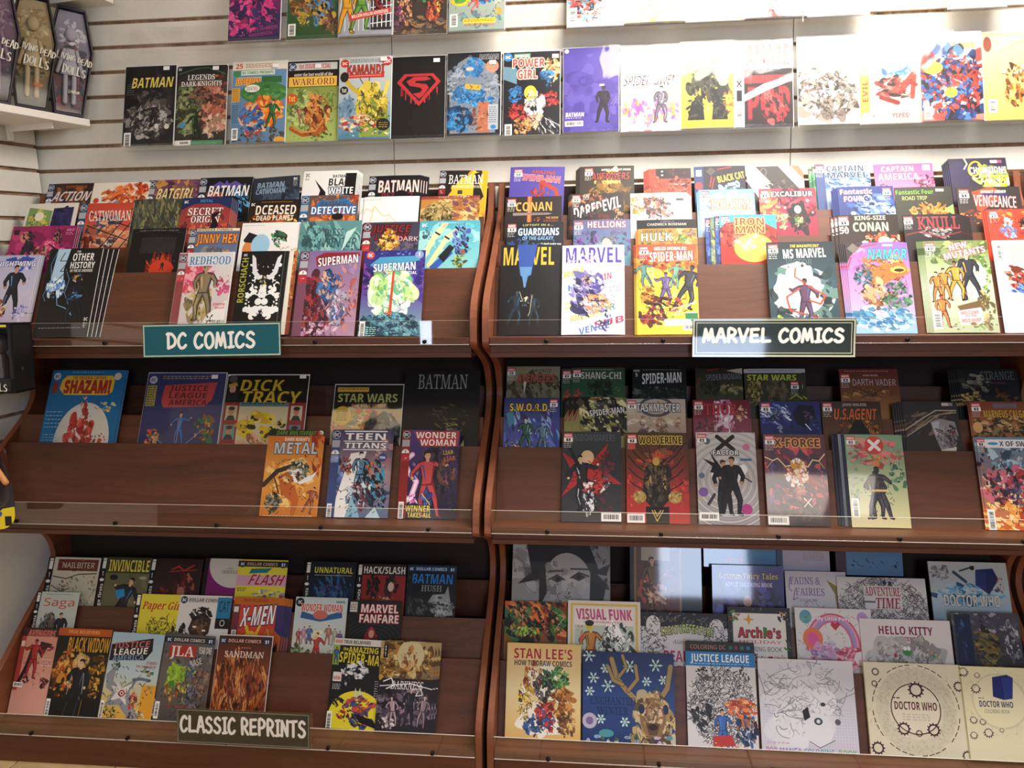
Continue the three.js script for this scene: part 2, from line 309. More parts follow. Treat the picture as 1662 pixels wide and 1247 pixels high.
for (const k in ROWS) { const r = ROWS[k]; r.p = V(0, r.y, r.z); r.n = nrm(r.tilt); r.up = up(r.tilt); }
// row, left and right edge and top in the photograph, options, label, printing
function comic(row, xl, xr, top, o, label, draw) {
  const r = ROWS[row], off = (row[0] === 'u' ? (o.d ?? 0) + (wallSide = 1 - wallSide) * 3.4 : o.d ?? 0) * 0.0024, p0 = r.p.clone().addScaledVector(r.n, off);
  const a = onPlane(xl, top, r.n, p0), b = onPlane(xr, top, r.n, p0), lim = LIMIT[row[0]];
  if (lim) { a.x = Math.max(a.x, lim[0]); b.x = Math.min(b.x, lim[1]); }                          // between the sides of its rack
  const w = b.x - a.x, x = (a.x + b.x) / 2;
  const s = a.clone().add(b).multiplyScalar(0.5).sub(p0).dot(r.up);           // how high the top stands in the row
  const stands = /1$/.test(row) || row === 'u2', clear = 0.0012 + (o.t ?? 0.0018) / 2 * Math.tan(r.tilt) + (o.bag ? 0.0022 : 0) + w / 2 * Math.abs(Math.sin((o.rot ?? 0) * R)), h = o.h ?? (stands ? s - clear : 0.258), y0 = stands && !o.h ? clear : stands ? Math.max(clear, s - h) : s - h;
  const t = o.t ?? 0.0018, bow = o.bow ?? rr(0.0006, 0.0022), curl = o.curl ?? rr(0, 0.003), pr = print(w, h, draw, o.px ?? 256);
  const foot = p0.clone().addScaledVector(r.up, y0).setX(x);
  const g = group(o.name ?? 'comic_book', foot.toArray(), label, o.cat ?? 'comic book', o.g ?? GROUPS[row]);
  g.rotation.set(-r.tilt, 0, (o.rot ?? 0) * R);
  mesh('cover', coverGeo(w, h, t, bow, curl, pr.uv), o.gloss ? pr.s.gloss : pr.s.matte, g);
  mesh('pages', pagesGeo(w, h, t, bow, curl), M.paper, g);
  if (o.stack) {                                                              // further copies close behind it
    const [n, dx, rot = 0, dy = 0] = o.stack, alt = (o.sc ?? []).map((f) => { const q = print(w, h, f, 200); return [coverGeo(w, h, t, bow, curl, q.uv), q.s.matte]; });
    for (let k = 1; k <= n; k++) {
      const q = g.clone(); q.name = numbered(o.name ?? 'comic_book'); scene.add(q);
      if (alt.length) { const m = q.children.find((k2) => k2.name === 'cover'); [m.geometry, m.material] = alt[(k - 1) % alt.length]; }
      const back = k * (t + 0.0007 + Math.abs(dx) * 0.07); q.position.addScaledVector(r.n, -back).addScaledVector(r.up, stands ? back * Math.tan(r.tilt) + w / 2 * Math.abs(Math.sin((rot * k + (o.rot ?? 0)) * R)) - clear + 0.0012 + t / 2 * Math.tan(r.tilt) : -dy * k);
      q.position.x += dx * k; if (lim) q.position.x = Math.min(Math.max(q.position.x, lim[0] + w / 2), lim[1] - w / 2); q.rotation.z += rot * k * R;
      q.userData = { label: (n > 1 ? ['nearest', 'second', 'third', 'fourth', 'fifth'][k - 1] + ' copy behind the ' : 'copy tucked behind the ') + o.s, category: o.cat ?? 'comic book', group: 'copies behind the ' + o.s };
    }
  }
  if (o.bag) {
    mesh('backing_board', new THREE.BoxGeometry(w + 0.004, h + 0.004, 0.001).translate(0, h / 2 + 0.001, -t / 2 - 0.0012), M.board, g);
    mesh('clear_bag', bagGeo(w + 0.007, h + 0.002, t, o.bag === true ? 0.004 : o.bag), M.bag, g);
  }
  if (o.tag) mesh('price_sticker', new THREE.BoxGeometry(0.02, 0.0125, 0.0004).translate(o.tag[0] * w / 2, h * o.tag[1], t / 2 + bow + 0.0009), M.sticker, g);
  return g;
}
const GROUPS = {
  u1: 'bagged comics in the lower row on the white wall', u2: 'bagged comics in the upper row on the white wall',
  a1: 'comics in the front pocket of the top tier, left rack', a2: 'comics in the second pocket of the top tier, left rack', a3: 'comics in the third pocket of the top tier, left rack', a4: 'comics in the rearmost pocket of the top tier, left rack',
  b1: 'comics in the front pocket of the top tier, right rack', b2: 'comics in the second pocket of the top tier, right rack', b3: 'comics in the third pocket of the top tier, right rack', b4: 'comics in the rearmost pocket of the top tier, right rack',
  c1: 'comics in the front pocket of the middle tier, left rack', c2: 'large comics in the rear pocket of the middle tier, left rack', d1: 'comics in the front pocket of the middle tier, right rack', d2: 'comics in the second pocket of the middle tier, right rack', d3: 'comics in the rearmost pocket of the middle tier, right rack',
  e1: 'comics in the front pocket of the bottom tier, left rack', e2: 'comics in the second pocket of the bottom tier, left rack', e3: 'comics in the rearmost pocket of the bottom tier, left rack',
  f1: 'books in the front pocket of the bottom tier, right rack', f2: 'books in the second pocket of the bottom tier, right rack', f3: 'books in the rearmost pocket of the bottom tier, right rack',
};

// ------------------------------------------------------------ the two wooden racks
const PROFILE = [[1.69, 0.03], [1.60, 0.065], [1.52, 0.165], [1.44, 0.27], [1.37, 0.37], [1.315, 0.425], [1.24, 0.436], [1.212, 0.42], [1.185, 0.31], [1.15, 0.2], [1.10, 0.15], [1.05, 0.14], [0.99, 0.185], [0.92, 0.275], [0.85, 0.36], [0.795, 0.42], [0.735, 0.436], [0.705, 0.425], [0.665, 0.29], [0.61, 0.15], [0.55, 0.1], [0.49, 0.1], [0.43, 0.15], [0.36, 0.235], [0.28, 0.325], [0.21, 0.405], [0.16, 0.436], [0.09, 0.437], [0.0, 0.437]];
function sideGeo() {
  const s = new THREE.Shape(); s.moveTo(0.004, 0); s.lineTo(0.004, 1.69);
  const c = new THREE.SplineCurve(PROFILE.map(([y, z]) => new THREE.Vector2(z, y)));
  for (const p of c.getPoints(110)) s.lineTo(p.x, p.y);
  const g = new THREE.ExtrudeGeometry(s, { depth: 0.016, bevelEnabled: true, bevelSize: 0.001, bevelThickness: 0.001, bevelSegments: 1, curveSegments: 4 });
  g.rotateY(-Math.PI / 2); g.translate(0.008, 0, 0);          // z of the shape becomes z of the rack
  const p = g.attributes.position; for (let i = 0; i < p.count; i++) p.setZ(i, p.getZ(i));
  g.computeVertexNormals(); return boxUV(g, 0.3, 0.2);
}
const SIDE = sideGeo();
const TIERS = [
  { y: 1.238, dy: 0.082, n: 4, lip: 1.2185, tops: [[740, 435], [205, 401.5], [1324, 340.5]], roof: 1.69, rows: 'a' },
  { y: 0.730, dy: 0.087, n: 3, lip: 0.7165, tops: [[1000, 727], [1330, 627 + 53]], roof: 1.2, rows: 'c' },
  { y: 0.104, dy: 0.095, n: 3, lip: 0.087, tops: [[760, 1070], [760, 1003.6]], roof: 0.7, rows: 'e' },
];
function rack(x0, x1, label) {
  const xm = (x0 + x1) / 2, w = x1 - x0 - 0.036, g = group('magazine_rack', [xm, 0, 0], label, 'magazine rack');
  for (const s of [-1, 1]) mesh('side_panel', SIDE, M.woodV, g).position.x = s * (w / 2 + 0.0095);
  mesh('back_panel', box(w, 1.68, 0.008, 0, 0.1, 0.3).translate(0, 0.84, 0.010), M.shadedBack, g);
  mesh('kick_board', box(w, 0.085, 0.016, 0.001, 0.2, 0.6).translate(0, 0.0425, 0.421), M.wood, g);
  TIERS.forEach((T, ti) => {
    const th = T.y - T.lip;
    mesh('ledge', box(w, th, 0.15, 0.003, 0.13 * ti, 0.4).translate(0, T.y - th / 2, 0.36), M.wood, g);
    if (ti < 2) {
      mesh('fascia', box(w, 0.022, 0.014, 0.001, 0.3, 0.1).translate(0, T.lip - 0.0115, 0.405), M.wood, g);
      mesh('underside', box(w, 0.012, 0.40, 0, 0.5).translate(0, T.lip - 0.028, 0.215), M.wood, g);
    }
    for (let k = 0; k < T.n; k++) {
      const foot = V(0, T.y + T.dy * k, 0.36 - 0.07 * k), n = nrm(TILT), u = up(TILT), pl = foot.clone().addScaledVector(n, [-0.0165, -0.0155, -0.0125][ti]);
      if (k > 0) mesh('pocket_floor', box(w, 0.005, 0.03, 0, 0.2 * k).translate(0, foot.y - 0.045, foot.z - 0.002), M.wood, g);
      if (k === T.n - 1 && ti !== 0) continue;
      let len = 0.232;
      if (T.tops[k]) len = onPlane(...T.tops[k], n, pl).sub(pl).dot(u);
      else if (k === T.n - 1) continue;
      const d = mesh('divider', box(w, len + 0.01, 0.006, 0.0008, 0.23 * k + 0.11 * ti, 0.37 * k + ti * 0.2).translate(0, len / 2 - 0.005, -0.003), M.wood, g);
      d.position.copy(pl); d.rotation.x = -TILT;
    }
    if (ti === 1) { const d = mesh('divider', box(w, 0.1, 0.006, 0.0008).translate(0, 0.05, 0), M.wood, g); const top = atZ(1330, 627, 0.075); d.position.set(0, top.y - 0.1, 0.075); }
    if (ti === 2) { const d = mesh('divider', box(w, 0.12, 0.006, 0.0008).translate(0, 0.06, 0), M.wood, g); const top = atZ(760, 941, 0.06); d.position.set(0, top.y - 0.12, 0.06); }
    const strip = mesh('acrylic_strip', box(w - 0.002, 0.062, 0.003, 0.0008).translate(0, T.lip + 0.0325, 0.4385), M.acrylic, g);
    for (const [y, q] of [[0.0009, 0.0013], [0.0638, 0.0005]]) mesh('edge_glint', box(w - 0.002, q, 0.0034).translate(0, T.lip + y, 0.4385), M.edge, strip);  // pale bars stand for light caught in the clear acrylic edges
    for (let k = -2; k <= 2; k++) { const s = mesh('screw', SCREW, M.screw, strip); s.position.set(k * 0.296 + 0.012, T.lip + 0.0085, 0.4415); }
  });
  return g;
}
const SCREW = mergeGeometries([new THREE.CylinderGeometry(0.0055, 0.0055, 0.003, 16).rotateX(Math.PI / 2), new THREE.SphereGeometry(0.0055, 14, 6, 0, 6.3, 0, Math.PI / 2).scale(1, 0.5, 1).rotateX(Math.PI / 2).translate(0, 0, 0.0015)]);
rack(-1.790, -0.309, 'wooden magazine rack with curved sides and empty boards, left of the dark gap');
rack(-0.294, 1.200, 'wooden magazine rack with curved sides packed with comics, right of the dark gap');
rack(1.216, 2.68, 'curved side of a further wooden magazine rack, just showing at the picture edge');

// ------------------------------------------------------------ comics on the white wall, lower row
const B1 = { bag: true, h: 0.258 };
comic('u1', 205, 286.5, 111, { ...B1, tag: [0.62, 0.965], gloss: 0 }, 'black bagged comic with slanted pale yellow title and grey crowd', (c) => c.bg('#15141a', '#1d1b22').b(62, 68, 34, 26, 40, '#4a4244 #2a262a #5a5052 #161418').e(70, 20, 34, 30, '#121118').b(50, 105, 44, 32, 120, '#6c6664 #8e8884 #35302f #b8b2aa #1a1819 #4d4745').g(60, 118, 44, '#0e0e10 #1d1d22 #55555a', '#999').e(66, 117, 4, 5, '#d8d4cc').e(86, 118, 5, 5, '#d5cfc4').t('BATMAN', 13, 22, 83, 20, '#e3cf62', { k: -0.15, o: '#15141a', w: 6 }).tiny(5, 34, 14, 6, '#888', 4).bar(3, 128, 14, 30, 1));
comic('u1', 288, 370, 107, { ...B1, tag: [0.55, 0.955] }, 'bagged comic with white title over a red brown giant and green haze', (c) => c.bg('#161a18', '#4a3a34', '#2b2c26').b(76, 75, 28, 60, 90, '#b4604c #8c4a3a #d08a70 #5e3328 #c47a60').b(25, 85, 26, 50, 90, '#5d6b3c #7c8a58 #39402c #98a070 #24281e').b(50, 60, 18, 18, 40, '#6a4a3c #2c201a #8a6450').b(78, 118, 20, 22, 40, '#c9a888 #9a7860 #e0c4a8').g(45, 142, 52, '#101812 #20301f #6c9a40', '#5c6a44', -8, 0.9).p('#3d8fc0', 6, 118, 24, 108, 18, 122).r(2, 145, 34, 10, '#e8e4da').bar(10, 146, 22, 8).r(34, 146, 62, 8, '#4f8a63').t('LEGENDS', 22, 18, 54, 11, '#f3efe4', { f: 'e', o: '#1a1a1a' }).t('DARK KNIGHTS', 10, 31, 80, 10, '#f3efe4', { f: 'e', o: '#1a1a1a' }).l('#3c6a4c', 2, 5, 16, 40, 6, 62, 5, 95, 18).t('DC', 3, 4, 7, 5, '#fff'));
comic('u1', 379, 466, 102, { ...B1, tag: [0.6, 0.94] }, 'old bagged comic with green globe and orange fire, cream price strip on top', (c) => c.bg('#6a8fb5', '#5a7fa0').old('25', 'DC').e(8, 22, 7, 6, '#3d8a52').r(16, 16, 62, 9, '#dfe6d2').t('DC COMICS PRESENTS', 18, 18, 58, 5, '#2c6a48').t('SUPERMAN', 7, 30, 46, 12, '#d23a2a', { o: '#f2d24a', k: -0.1 }).r(55, 28, 36, 12, '#2f6638').e(60, 58, 44, 20, '#3f7a3e').b(60, 58, 40, 16, 30, '#4c8a46 #2c5c30 #5a9a50', 0).e(38, 50, 14, 7, '#f0ecdc').tiny(27, 47, 22, 3, '#555').b(62, 92, 36, 26, 60, '#e0702a #f0a040 #c8481e #f4c860').b(38, 110, 22, 28, 60, '#2f5f9a #1d3f70 #4a80b8 #c0392b #e2b48c').g(74, 124, 52, '#14301f #2a6a3c #4a9a5a', '#d9a880', 4, 0.8).b(50, 138, 48, 14, 30, '#4a4038 #2c2622 #6c5a48').r(0, 48, 15, 26, '#d8a23a').tiny(2, 50, 11, 7, '#7a4a1a', 3.4).bar(2, 122, 12, 22, 1).tiny(2, 80, 11, 10, '#2b3a52', 3.4).e(90, 145, 10, 6, '#e0a03a'));
comic('u1', 467, 551, 101, { ...B1, tag: [0.2, 0.93] }, 'old bagged comic with yellow banner title and orange lizard on pale green', (c) => c.bg('#6f7f35', '#a9b866').r(0, 0, 100, 51, '#16140f').r(4, 4, 92, 14, '#cfd2cc').e(11, 11, 7, 7, '#30506e').t('DC', 6, 8, 10, 6, '#fff').t('1st ISSUE SPECIAL', 22, 6, 62, 9, '#c2402e', { k: -0.1 }).t('enter the lost world of the', 14, 24, 74, 6, '#f0ead4', { f: 'e' }).r(4, 31, 92, 19, '#e6b93a').t('WARLORD', 10, 34, 82, 13, '#8a2f1e', { f: 'e', o: '#f7dc80', w: 5 }).b(30, 90, 28, 36, 60, '#9fb05a #c0cc80 #7f9044 #5c6a30').b(60, 105, 22, 40, 90, '#b8622a #d88a44 #8a4018 #e4a860 #5c2c14', 70).l('#a8551f', 9, 72, 118, 60, 140, 34, 142, 12, 130).l('#d58c4a', 3, 72, 116, 58, 136, 32, 138, 14, 129).g(33, 122, 34, '#6a3a2a #b07a56 #dcb088', '#d9a880', -15, 0.9).g(84, 90, 30, '#4a6a2c #7a9a44 #a8c060', '#d9a880', 5, 0.9).e(11, 73, 11, 10, '#cf4a26').t('1st', 4, 67, 14, 11, '#f2d24a').b(60, 146, 42, 8, 20, '#4a6a24 #2e4818 #7a8a3c', 0).ink(50, 100, 46, 46, 60, '#2a1c0c', 0.7));
comic('u1', 552, 636, 97, { ...B1, tag: [0.7, 0.965] }, 'old bagged comic with red block title and a yellow statue rising from the sea', (c) => c.bg('#c9ccc8', '#aab9bf', '#4a8196').e(10, 11, 8, 8, '#c8342a').t('DC', 5, 8, 10, 6, '#fff').e(91, 9, 9, 9, '#c8342a').t('20¢', 84, 5, 14, 8, '#fff').tiny(20, 4, 60, 3, '#444').t('KAMANDI', 14, 15, 72, 17, '#c8342a', { o: '#231a18', w: 5 }).r(15, 33, 71, 8, '#c8342a').tiny(18, 36, 64, 1, '#f0d8c8').p('#6d8ea4', 0, 155, 0, 92, 14, 80, 30, 90, 32, 120).b(18, 98, 16, 22, 20, '#5a7d96 #86a4b8 #3e6078', 80).p('#8a9a3c', 34, 62, 46, 78, 40, 155, 98, 155, 92, 80, 66, 66, 56, 50).b(62, 92, 26, 42, 90, '#d4b83a #a08a24 #f0dc70 #5c6a24 #e8cc50 #38401c', 80).l('#c8ac34', 8, 40, 72, 26, 60, 14, 46).l('#e4cc5c', 7, 84, 90, 90, 64, 94, 50).l('#1c1a14', 1.5, 46, 52, 40, 42).l('#1c1a14', 1.5, 58, 50, 58, 40).e(54, 56, 8, 10, '#d8bf48').e(10, 38, 8, 10, '#211c18').t('1st', 6, 60, 9, 8, '#fff').e(10, 64, 8, 8, '#20201e').t('1st', 5, 60, 10, 8, '#f2ecd8').b(40, 128, 38, 16, 50, '#c8342a #e8d2a8 #f0e0c0 #8a2018 #e0b080', 0).e(86, 132, 13, 12, '#1c1c18').tiny(78, 128, 17, 3, '#e8cc50', 4).b(50, 148, 50, 7, 30, '#eef2f0 #4a8196 #2c5a70', 0).ink(60, 100, 40, 46, 60, '#231c10', 0.8));
comic('u1', 637, 723, 94, { ...B1, tag: [0.68, 0.94] }, 'black bagged comic with a dripping red shield emblem, sixth in the lower wall row', (c) => { c.bg('#121113').p('#b83036', 24, 34, 78, 34, 92, 50, 52, 96, 10, 50).p('#121113', 29, 39, 74, 39, 83, 50, 52, 87, 19, 50).p('#b83036', 28, 48, 42, 40, 66, 40, 74, 45, 62, 48, 46, 48, 44, 51, 66, 55, 70, 62, 60, 76, 52, 82, 40, 72, 54, 70, 58, 65, 54, 61, 34, 57); for (let i = 0; i < 14; i++) { const x = rr(14, 90); c.l('#b83036', rr(0.8, 2), x, 56 + (40 - Math.abs(x - 52)) * 0.7, x, 62 + (40 - Math.abs(x - 52)) * 0.8 + rr(0, 12)); } });
comic('u1', 727, 813, 91, { ...B1, tag: [0.7, 0.87] }, 'bagged comic with a hulking blue and grey mass and grey price column', (c) => c.bg('#1d1f26').p('#7c8694', 4, 60, 20, 20, 40, 8, 60, 12, 90, 40, 98, 80, 90, 155, 6, 155).b(20, 60, 20, 36, 50, '#7c8694 #97a0ab #5c6674 #aab2bc').b(82, 70, 16, 44, 40, '#8a929c #6a7480 #a4acb4').b(48, 26, 17, 20, 40, '#2f7dbb #1f5f98 #4a96cc').e(42, 32, 8, 4, '#d8a890').r(37, 31, 10, 2.4, '#f0ece4').b(40, 80, 30, 18, 60, '#2f7dbb #1c5488 #58a4d8 #2a6ca4').b(64, 92, 22, 16, 40, '#2f7dbb #1c5488 #58a4d8').p('#d0a83a', 34, 60, 64, 64, 62, 74, 34, 70).b(22, 128, 24, 26, 50, '#2f7dbb #1c5488 #17314c #4a96cc').r(58, 96, 22, 58, '#b06a4c').b(62, 124, 14, 24, 24, '#a8664a #c4866a #7c442e').t('BATMAN', 60, 5, 36, 9, '#101014', { o: '#cfd4d8', w: 6 }).e(84, 28, 12, 12, '#c08a70').r(77, 101, 19, 48, '#aab0b8').tiny(79, 106, 14, 8, '#3a4048', 4).e(87, 144, 5, 4, '#2f7dbb').ink(44, 80, 40, 66, 60, '#111722', 0.8));
comic('u1', 818, 909, 88, { ...B1, tag: [0.84, 0.93] }, 'old bagged comic with red lettering, blond figure in white, red cape and gold debris', (c) => c.bg('#1c1c22').e(8, 9, 8, 8, '#3a7fb8').t('DC', 3, 6, 10, 6, '#fff').r(18, 3, 30, 9, '#5a8a66').t('SHOWCASE', 20, 5, 26, 5, '#fff').p('#6b8fa0', 0, 26, 24, 30, 24, 60, 0, 50).t('POWER', 15, 13, 58, 16, '#c83a34', { o: '#e8dcc8' }).t('GIRL', 24, 33, 36, 17, '#c83a34', { o: '#e8dcc8' }).b(84, 35, 14, 24, 50, '#d8ac6a #e8c88c #b07a3c #f0dcb0').b(80, 90, 18, 14, 40, '#b02c2c #d8504a #7c1c1c').b(25, 110, 20, 14, 40, '#b02c2c #d8504a #7c1c1c').b(22, 78, 14, 14, 30, '#2c6ca8 #1c4a7a #4a90c8').b(77, 52, 13, 16, 30, '#2c6ca8 #1c4a7a #4a90c8').b(56, 100, 18, 24, 50, '#f0ece4 #d8d2cc #ffffff #b8b0ac', 80).e(48, 76, 11, 13, '#e4c840').e(49, 79, 6, 8, '#e8b898').b(54, 128, 14, 14, 26, '#e0b08c #c8906c #f0c8a8').b(34, 136, 16, 14, 30, '#d8a060 #e8bc80 #a87038').b(80, 140, 20, 16, 50, '#1c1c22 #f0f0ee #5a5a62', 60, 0.15).l('#f0f0ee', 1, 72, 122, 98, 136).bar(3, 132, 13, 22, 1).ink(55, 95, 42, 52, 60, '#18141a', 0.9));
comic('u1', 915, 1004, 86, { ...B1, gloss: 0 }, 'purple bagged comic with a thin dark figure and small white title at the foot', (c) => c.bg('#4b3f92', '#594c9c', '#3f3486').b(50, 80, 60, 80, 30, '#52469a #473b8c #5e52a6', 80, 0.9).g(72, 142, 68, '#17151f #23202e #37323f', '#3a3440', 0, 0).r(65, 70, 9, 4, '#cfcbd8').l('#8a80b8', 1, 86, 108, 96, 94).l('#8a80b8', 1, 90, 110, 97, 98).e(6, 6, 4, 4, '#e8e6f0').t('BATMAN', 4, 122, 34, 8, '#f2f0f6', { k: -0.1 }).tiny(4, 132, 30, 1, '#d8d4e4').bar(3, 138, 33, 10));
comic('u1', 1008, 1106, 80, { ...B1 }, 'white bagged comic with ink brush title and slim hooded figure over a pink city', (c) => c.bg('#f0e8e2', '#f6e8e0').b(40, 20, 40, 14, 30, '#f0b8a0 #f4d0b8 #e89a88 #f6dcc8', 0).b(66, 60, 26, 34, 30, '#f2d4a8 #f0c0b0 #f6e4d0 #d8a0c0', 80).b(50, 112, 52, 18, 70, '#e8904a #f0b070 #d86aa8 #c85a98 #f0c8a0 #9a5aa8', 85).b(50, 128, 50, 8, 30, '#d070b0 #e8a0c8 #f0c8dc', 0).t('SPIDER-GWEN', 5, 50, 88, 17, '#1a1418', { n: 1, k: -0.2 }).g(66, 132, 62, '#4a4450 #6a6470 #b8b2bc', '#f4f0f2', 0, 0).b(66, 88, 4, 9, 8, '#f4f0f2 #e2dce4', 80).e(86, 82, 9, 9, '#6a6468', 0, 1).tiny(80, 78, 12, 4, '#4a4448', 3).bar(10, 142, 22, 10).r(38, 144, 12, 7, '#d86a5a'));
comic('u1', 1105, 1190, 76, { ...B1 }, 'bagged comic with a towering dark green brute on mustard yellow', (c) => c.bg('#d8c878', '#d0b850', '#b89838').b(48, 50, 40, 20, 60, '#8a9048 #6a7436 #a8ac60 #4c5428').b(50, 86, 34, 30, 80, '#2a2a24 #3c3c30 #1a1a18 #505040', 70).p('#1f1f1c', 12, 155, 20, 118, 40, 110, 44, 155).p('#1f1f1c', 88, 155, 82, 118, 62, 110, 58, 155).b(26, 132, 14, 22, 30, '#2c2c26 #1a1a18 #44443a').b(74, 132, 14, 22, 30, '#2c2c26 #1a1a18 #44443a').b(50, 140, 7, 14, 10, '#e0c050 #f0d878').e(46, 36, 8, 7, '#7a8240').b(90, 120, 10, 22, 30, '#b06030 #d89048 #7c4020').e(80, 80, 9, 8, '#dcd490').tiny(74, 76, 12, 3, '#333').r(10, 30, 16, 5, '#4a8a5a'));
comic('u1', 1191, 1285, 73, { ...B1 }, 'bagged comic with dripping red block letters, a white slash and a red armoured figure', (c) => c.bg('#241a1c').r(0, 0, 100, 50, '#efe8e4').t('AMAZE', 20, 6, 76, 38, '#b83034', { o: '#7a1c20', w: 4 }).b(56, 32, 40, 16, 26, '#b83034 #efe8e4', 90, 0.2).r(18, 62, 80, 14, '#a82c30').r(22, 80, 74, 66, '#2a1618').t('POP', 20, 82, 76, 58, '#b8282e', { o: '#5c1216', w: 4 }).b(68, 118, 22, 30, 50, '#c83034 #8a1c20 #2a1618 #e05a54', 70).p('#f2eeea', 0, 106, 50, 78, 100, 62, 100, 72, 56, 90, 2, 116).r(0, 0, 17, 155, '#e8e4e0').t('XXL', 2, 50, 13, 14, '#1a1a1c').t('X', 3, 70, 11, 12, '#1a1a1c').r(4, 88, 9, 20, '#1a1a1c').bar(2, 120, 13, 26, 1));
comic('u1', 1294, 1392, 71, { ...B1 }, 'pale bagged comic with a sepia grey tangle of ink figures', (c) => c.bg('#f0ebe6', '#e9e2da', '#d8cfc6').b(48, 100, 48, 40, 140, '#6c625a #9a8e82 #c4b8aa #3e3832 #e6ddd2 #84786c').b(14, 70, 14, 30, 30, '#7a6a5c #a89686 #5a4c42').b(52, 92, 16, 14, 30, '#f4f0ea #2e2a28 #c8beb2').ink(50, 100, 46, 42, 120, '#2a2522', 0.9));
comic('u1', 1394, 1493, 66, { ...B1 }, 'bagged comic with a tan ground, long red and blue limbs and a white burst', (c) => c.bg('#f2ead2', '#e0d2b8', '#b8aa98').r(0, 30, 15, 110, '#dcb84a').t('EVIL', -12, 92, 40, 9, '#b0402c', { r: -90 }).b(58, 62, 24, 16, 30, '#3f78a8 #2c5c8a #6a9cc4').l('#a04034', 11, 38, 104, 66, 96, 88, 68).l('#7c2c24', 8, 34, 108, 60, 118).l('#a04034', 8, 88, 70, 84, 108).b(60, 92, 30, 20, 40, '#a04034 #7c2c24 #c4665a #2c1c1c', 0).t('SCOURGE', 30, 18, 56, 10, '#d8a43a').b(66, 140, 26, 9, 26, '#f8f4ee #ffffff', 0, 0.8).t('YIPES!', 50, 136, 30, 8, '#c03a2c').r(3, 134, 26, 14, '#f4f0e8').bar(6, 136, 18, 9));
comic('u1', 1492, 1592, 60, { ...B1 }, 'bagged comic crammed with red and blue acrobats and yellow bursts', (c) => c.bg('#f0e2b0', '#c8b8a8', '#b07060').t('SPIDER-MAN', 20, 18, 70, 12, '#e0a83a', { k: -0.1 }).b(52, 92, 48, 60, 260, '#b4382e #c84a40 #2a4a86 #1c2f5c #e8e0da #8a2420 #4a74b0 #20181c').e(20, 62, 16, 11, '#f0d040').e(48, 106, 10, 9, '#f0d040').b(10, 26, 6, 8, 12, '#b4382e #2a4a86').bar(4, 132, 12, 20, 1).ink(52, 92, 48, 56, 120, '#1a1216', 0.8));
comic('u1', 1594, 1692, 57, { ...B1 }, 'yellow bagged comic cut off by the picture edge, last in the lower wall row', (c) => c.bg('#f2e49a', '#efdb78', '#e8cc58').e(8, 22, 7, 14, '#7a3a2c').l('#7aa0c0', 3, 24, 30, 44, 12, 96, 10).l('#e0b878', 2, 30, 34, 60, 20, 96, 18).b(50, 100, 16, 40, 50, '#6a3a20 #a8622c #3a2416 #d8a04a', 75).b(60, 72, 30, 10, 20, '#6a9ac0 #c84a3a #f0ece0', 0).b(92, 90, 10, 20, 16, '#3a78a8 #5a9ac8').bar(6, 122, 14, 24, 1).ink(50, 100, 40, 40, 30));
// upper row: only the lower parts are in the picture
const B2 = { bag: true, h: 0.258, g: GROUPS.u2 };
const upper = (xl, xr, bot, o, label, draw) => {
  const r = ROWS.u2, foot = onPlane((xl + xr) / 2, bot, r.n, r.p), head = foot.clone().addScaledVector(r.up, 0.258).project(camera);
  const q = foot.clone().project(camera), shift = (head.x - q.x) * W / 2;
  comic('u2', xl + shift, xr + shift, (1 - head.y) * H / 2, { ...B2, ...o }, label, draw);
};
upper(370, 453, 74, {}, 'dark blue bagged comic smeared with hot pink, leftmost in the upper wall row', (c) => c.bg('#c8286e', '#2a2350').b(40, 92, 40, 44, 60, '#d83a80 #e85c98 #2a2350 #1c1838 #b02468').b(20, 136, 16, 16, 20, '#d83a80 #e06a9c').b(70, 110, 26, 26, 30, '#2a2350 #d83a80 #3a2f66', 60).t('JONES HARROW', 36, 132, 60, 7, '#c8407e', { n: 1, r: -6 }).t('ANDERSON', 40, 143, 46, 6, '#c8407e', { n: 1, r: -6 }));
upper(465, 548, 69, {}, 'bagged comic with brown rocks and gold shapes on forest green', (c) => c.bg('#5a6a48', '#3a5a34', '#2c4c2a').b(24, 90, 22, 30, 50, '#7a4a28 #a06a3c #5a3218 #c89858').b(62, 104, 30, 30, 60, '#1a1a1e #3a5a80 #6a8fb0 #8a5a30 #c8a040', 60).b(36, 122, 14, 12, 24, '#b89a3c #d8bc5c #7a6420').b(84, 132, 14, 20, 30, '#7a4a34 #a06a4c #4a2a1c', 80).bar(3, 128, 15, 24, 1).ink(50, 100, 44, 50, 50));
upper(549, 636, 66, {}, 'bagged comic with a barred grey gate, green and yellow figures and a red caption strip', (c) => { c.bg('#b8bcc0', '#9a9ea4'); for (let i = 0; i < 12; i++) c.l(i < 6 ? '#d8dcde' : '#e8ecee', 1.6, 4 + i * 8.5, 60, 4 + i * 8.5, 146); c.r(60, 60, 38, 86, '#2c2a2c'); for (let i = 0; i < 5; i++) c.l('#e8ecee', 1.8, 64 + i * 8, 60, 64 + i * 8, 140); for (let i = 0; i < 5; i++) c.l('#e8ecee', 1.8, 60, 74 + i * 15, 98, 70 + i * 15); c.g(16, 150, 96, '#b07a1e #e0a030 #3a6a2c', '#d9a880', 0, 0.1).g(42, 144, 92, '#3a6a24 #6a9a3c #98c060', '#d9a880', 0, 0.3).b(80, 90, 14, 34, 30, '#c03a3c #8a2428 #1c1a1c').p('#c8403a', 20, 116, 96, 104, 96, 114, 20, 128).t('MILLION DOLLAR ADVENTURE', 24, 112, 68, 6, '#f4ece0', { r: -8 }); });
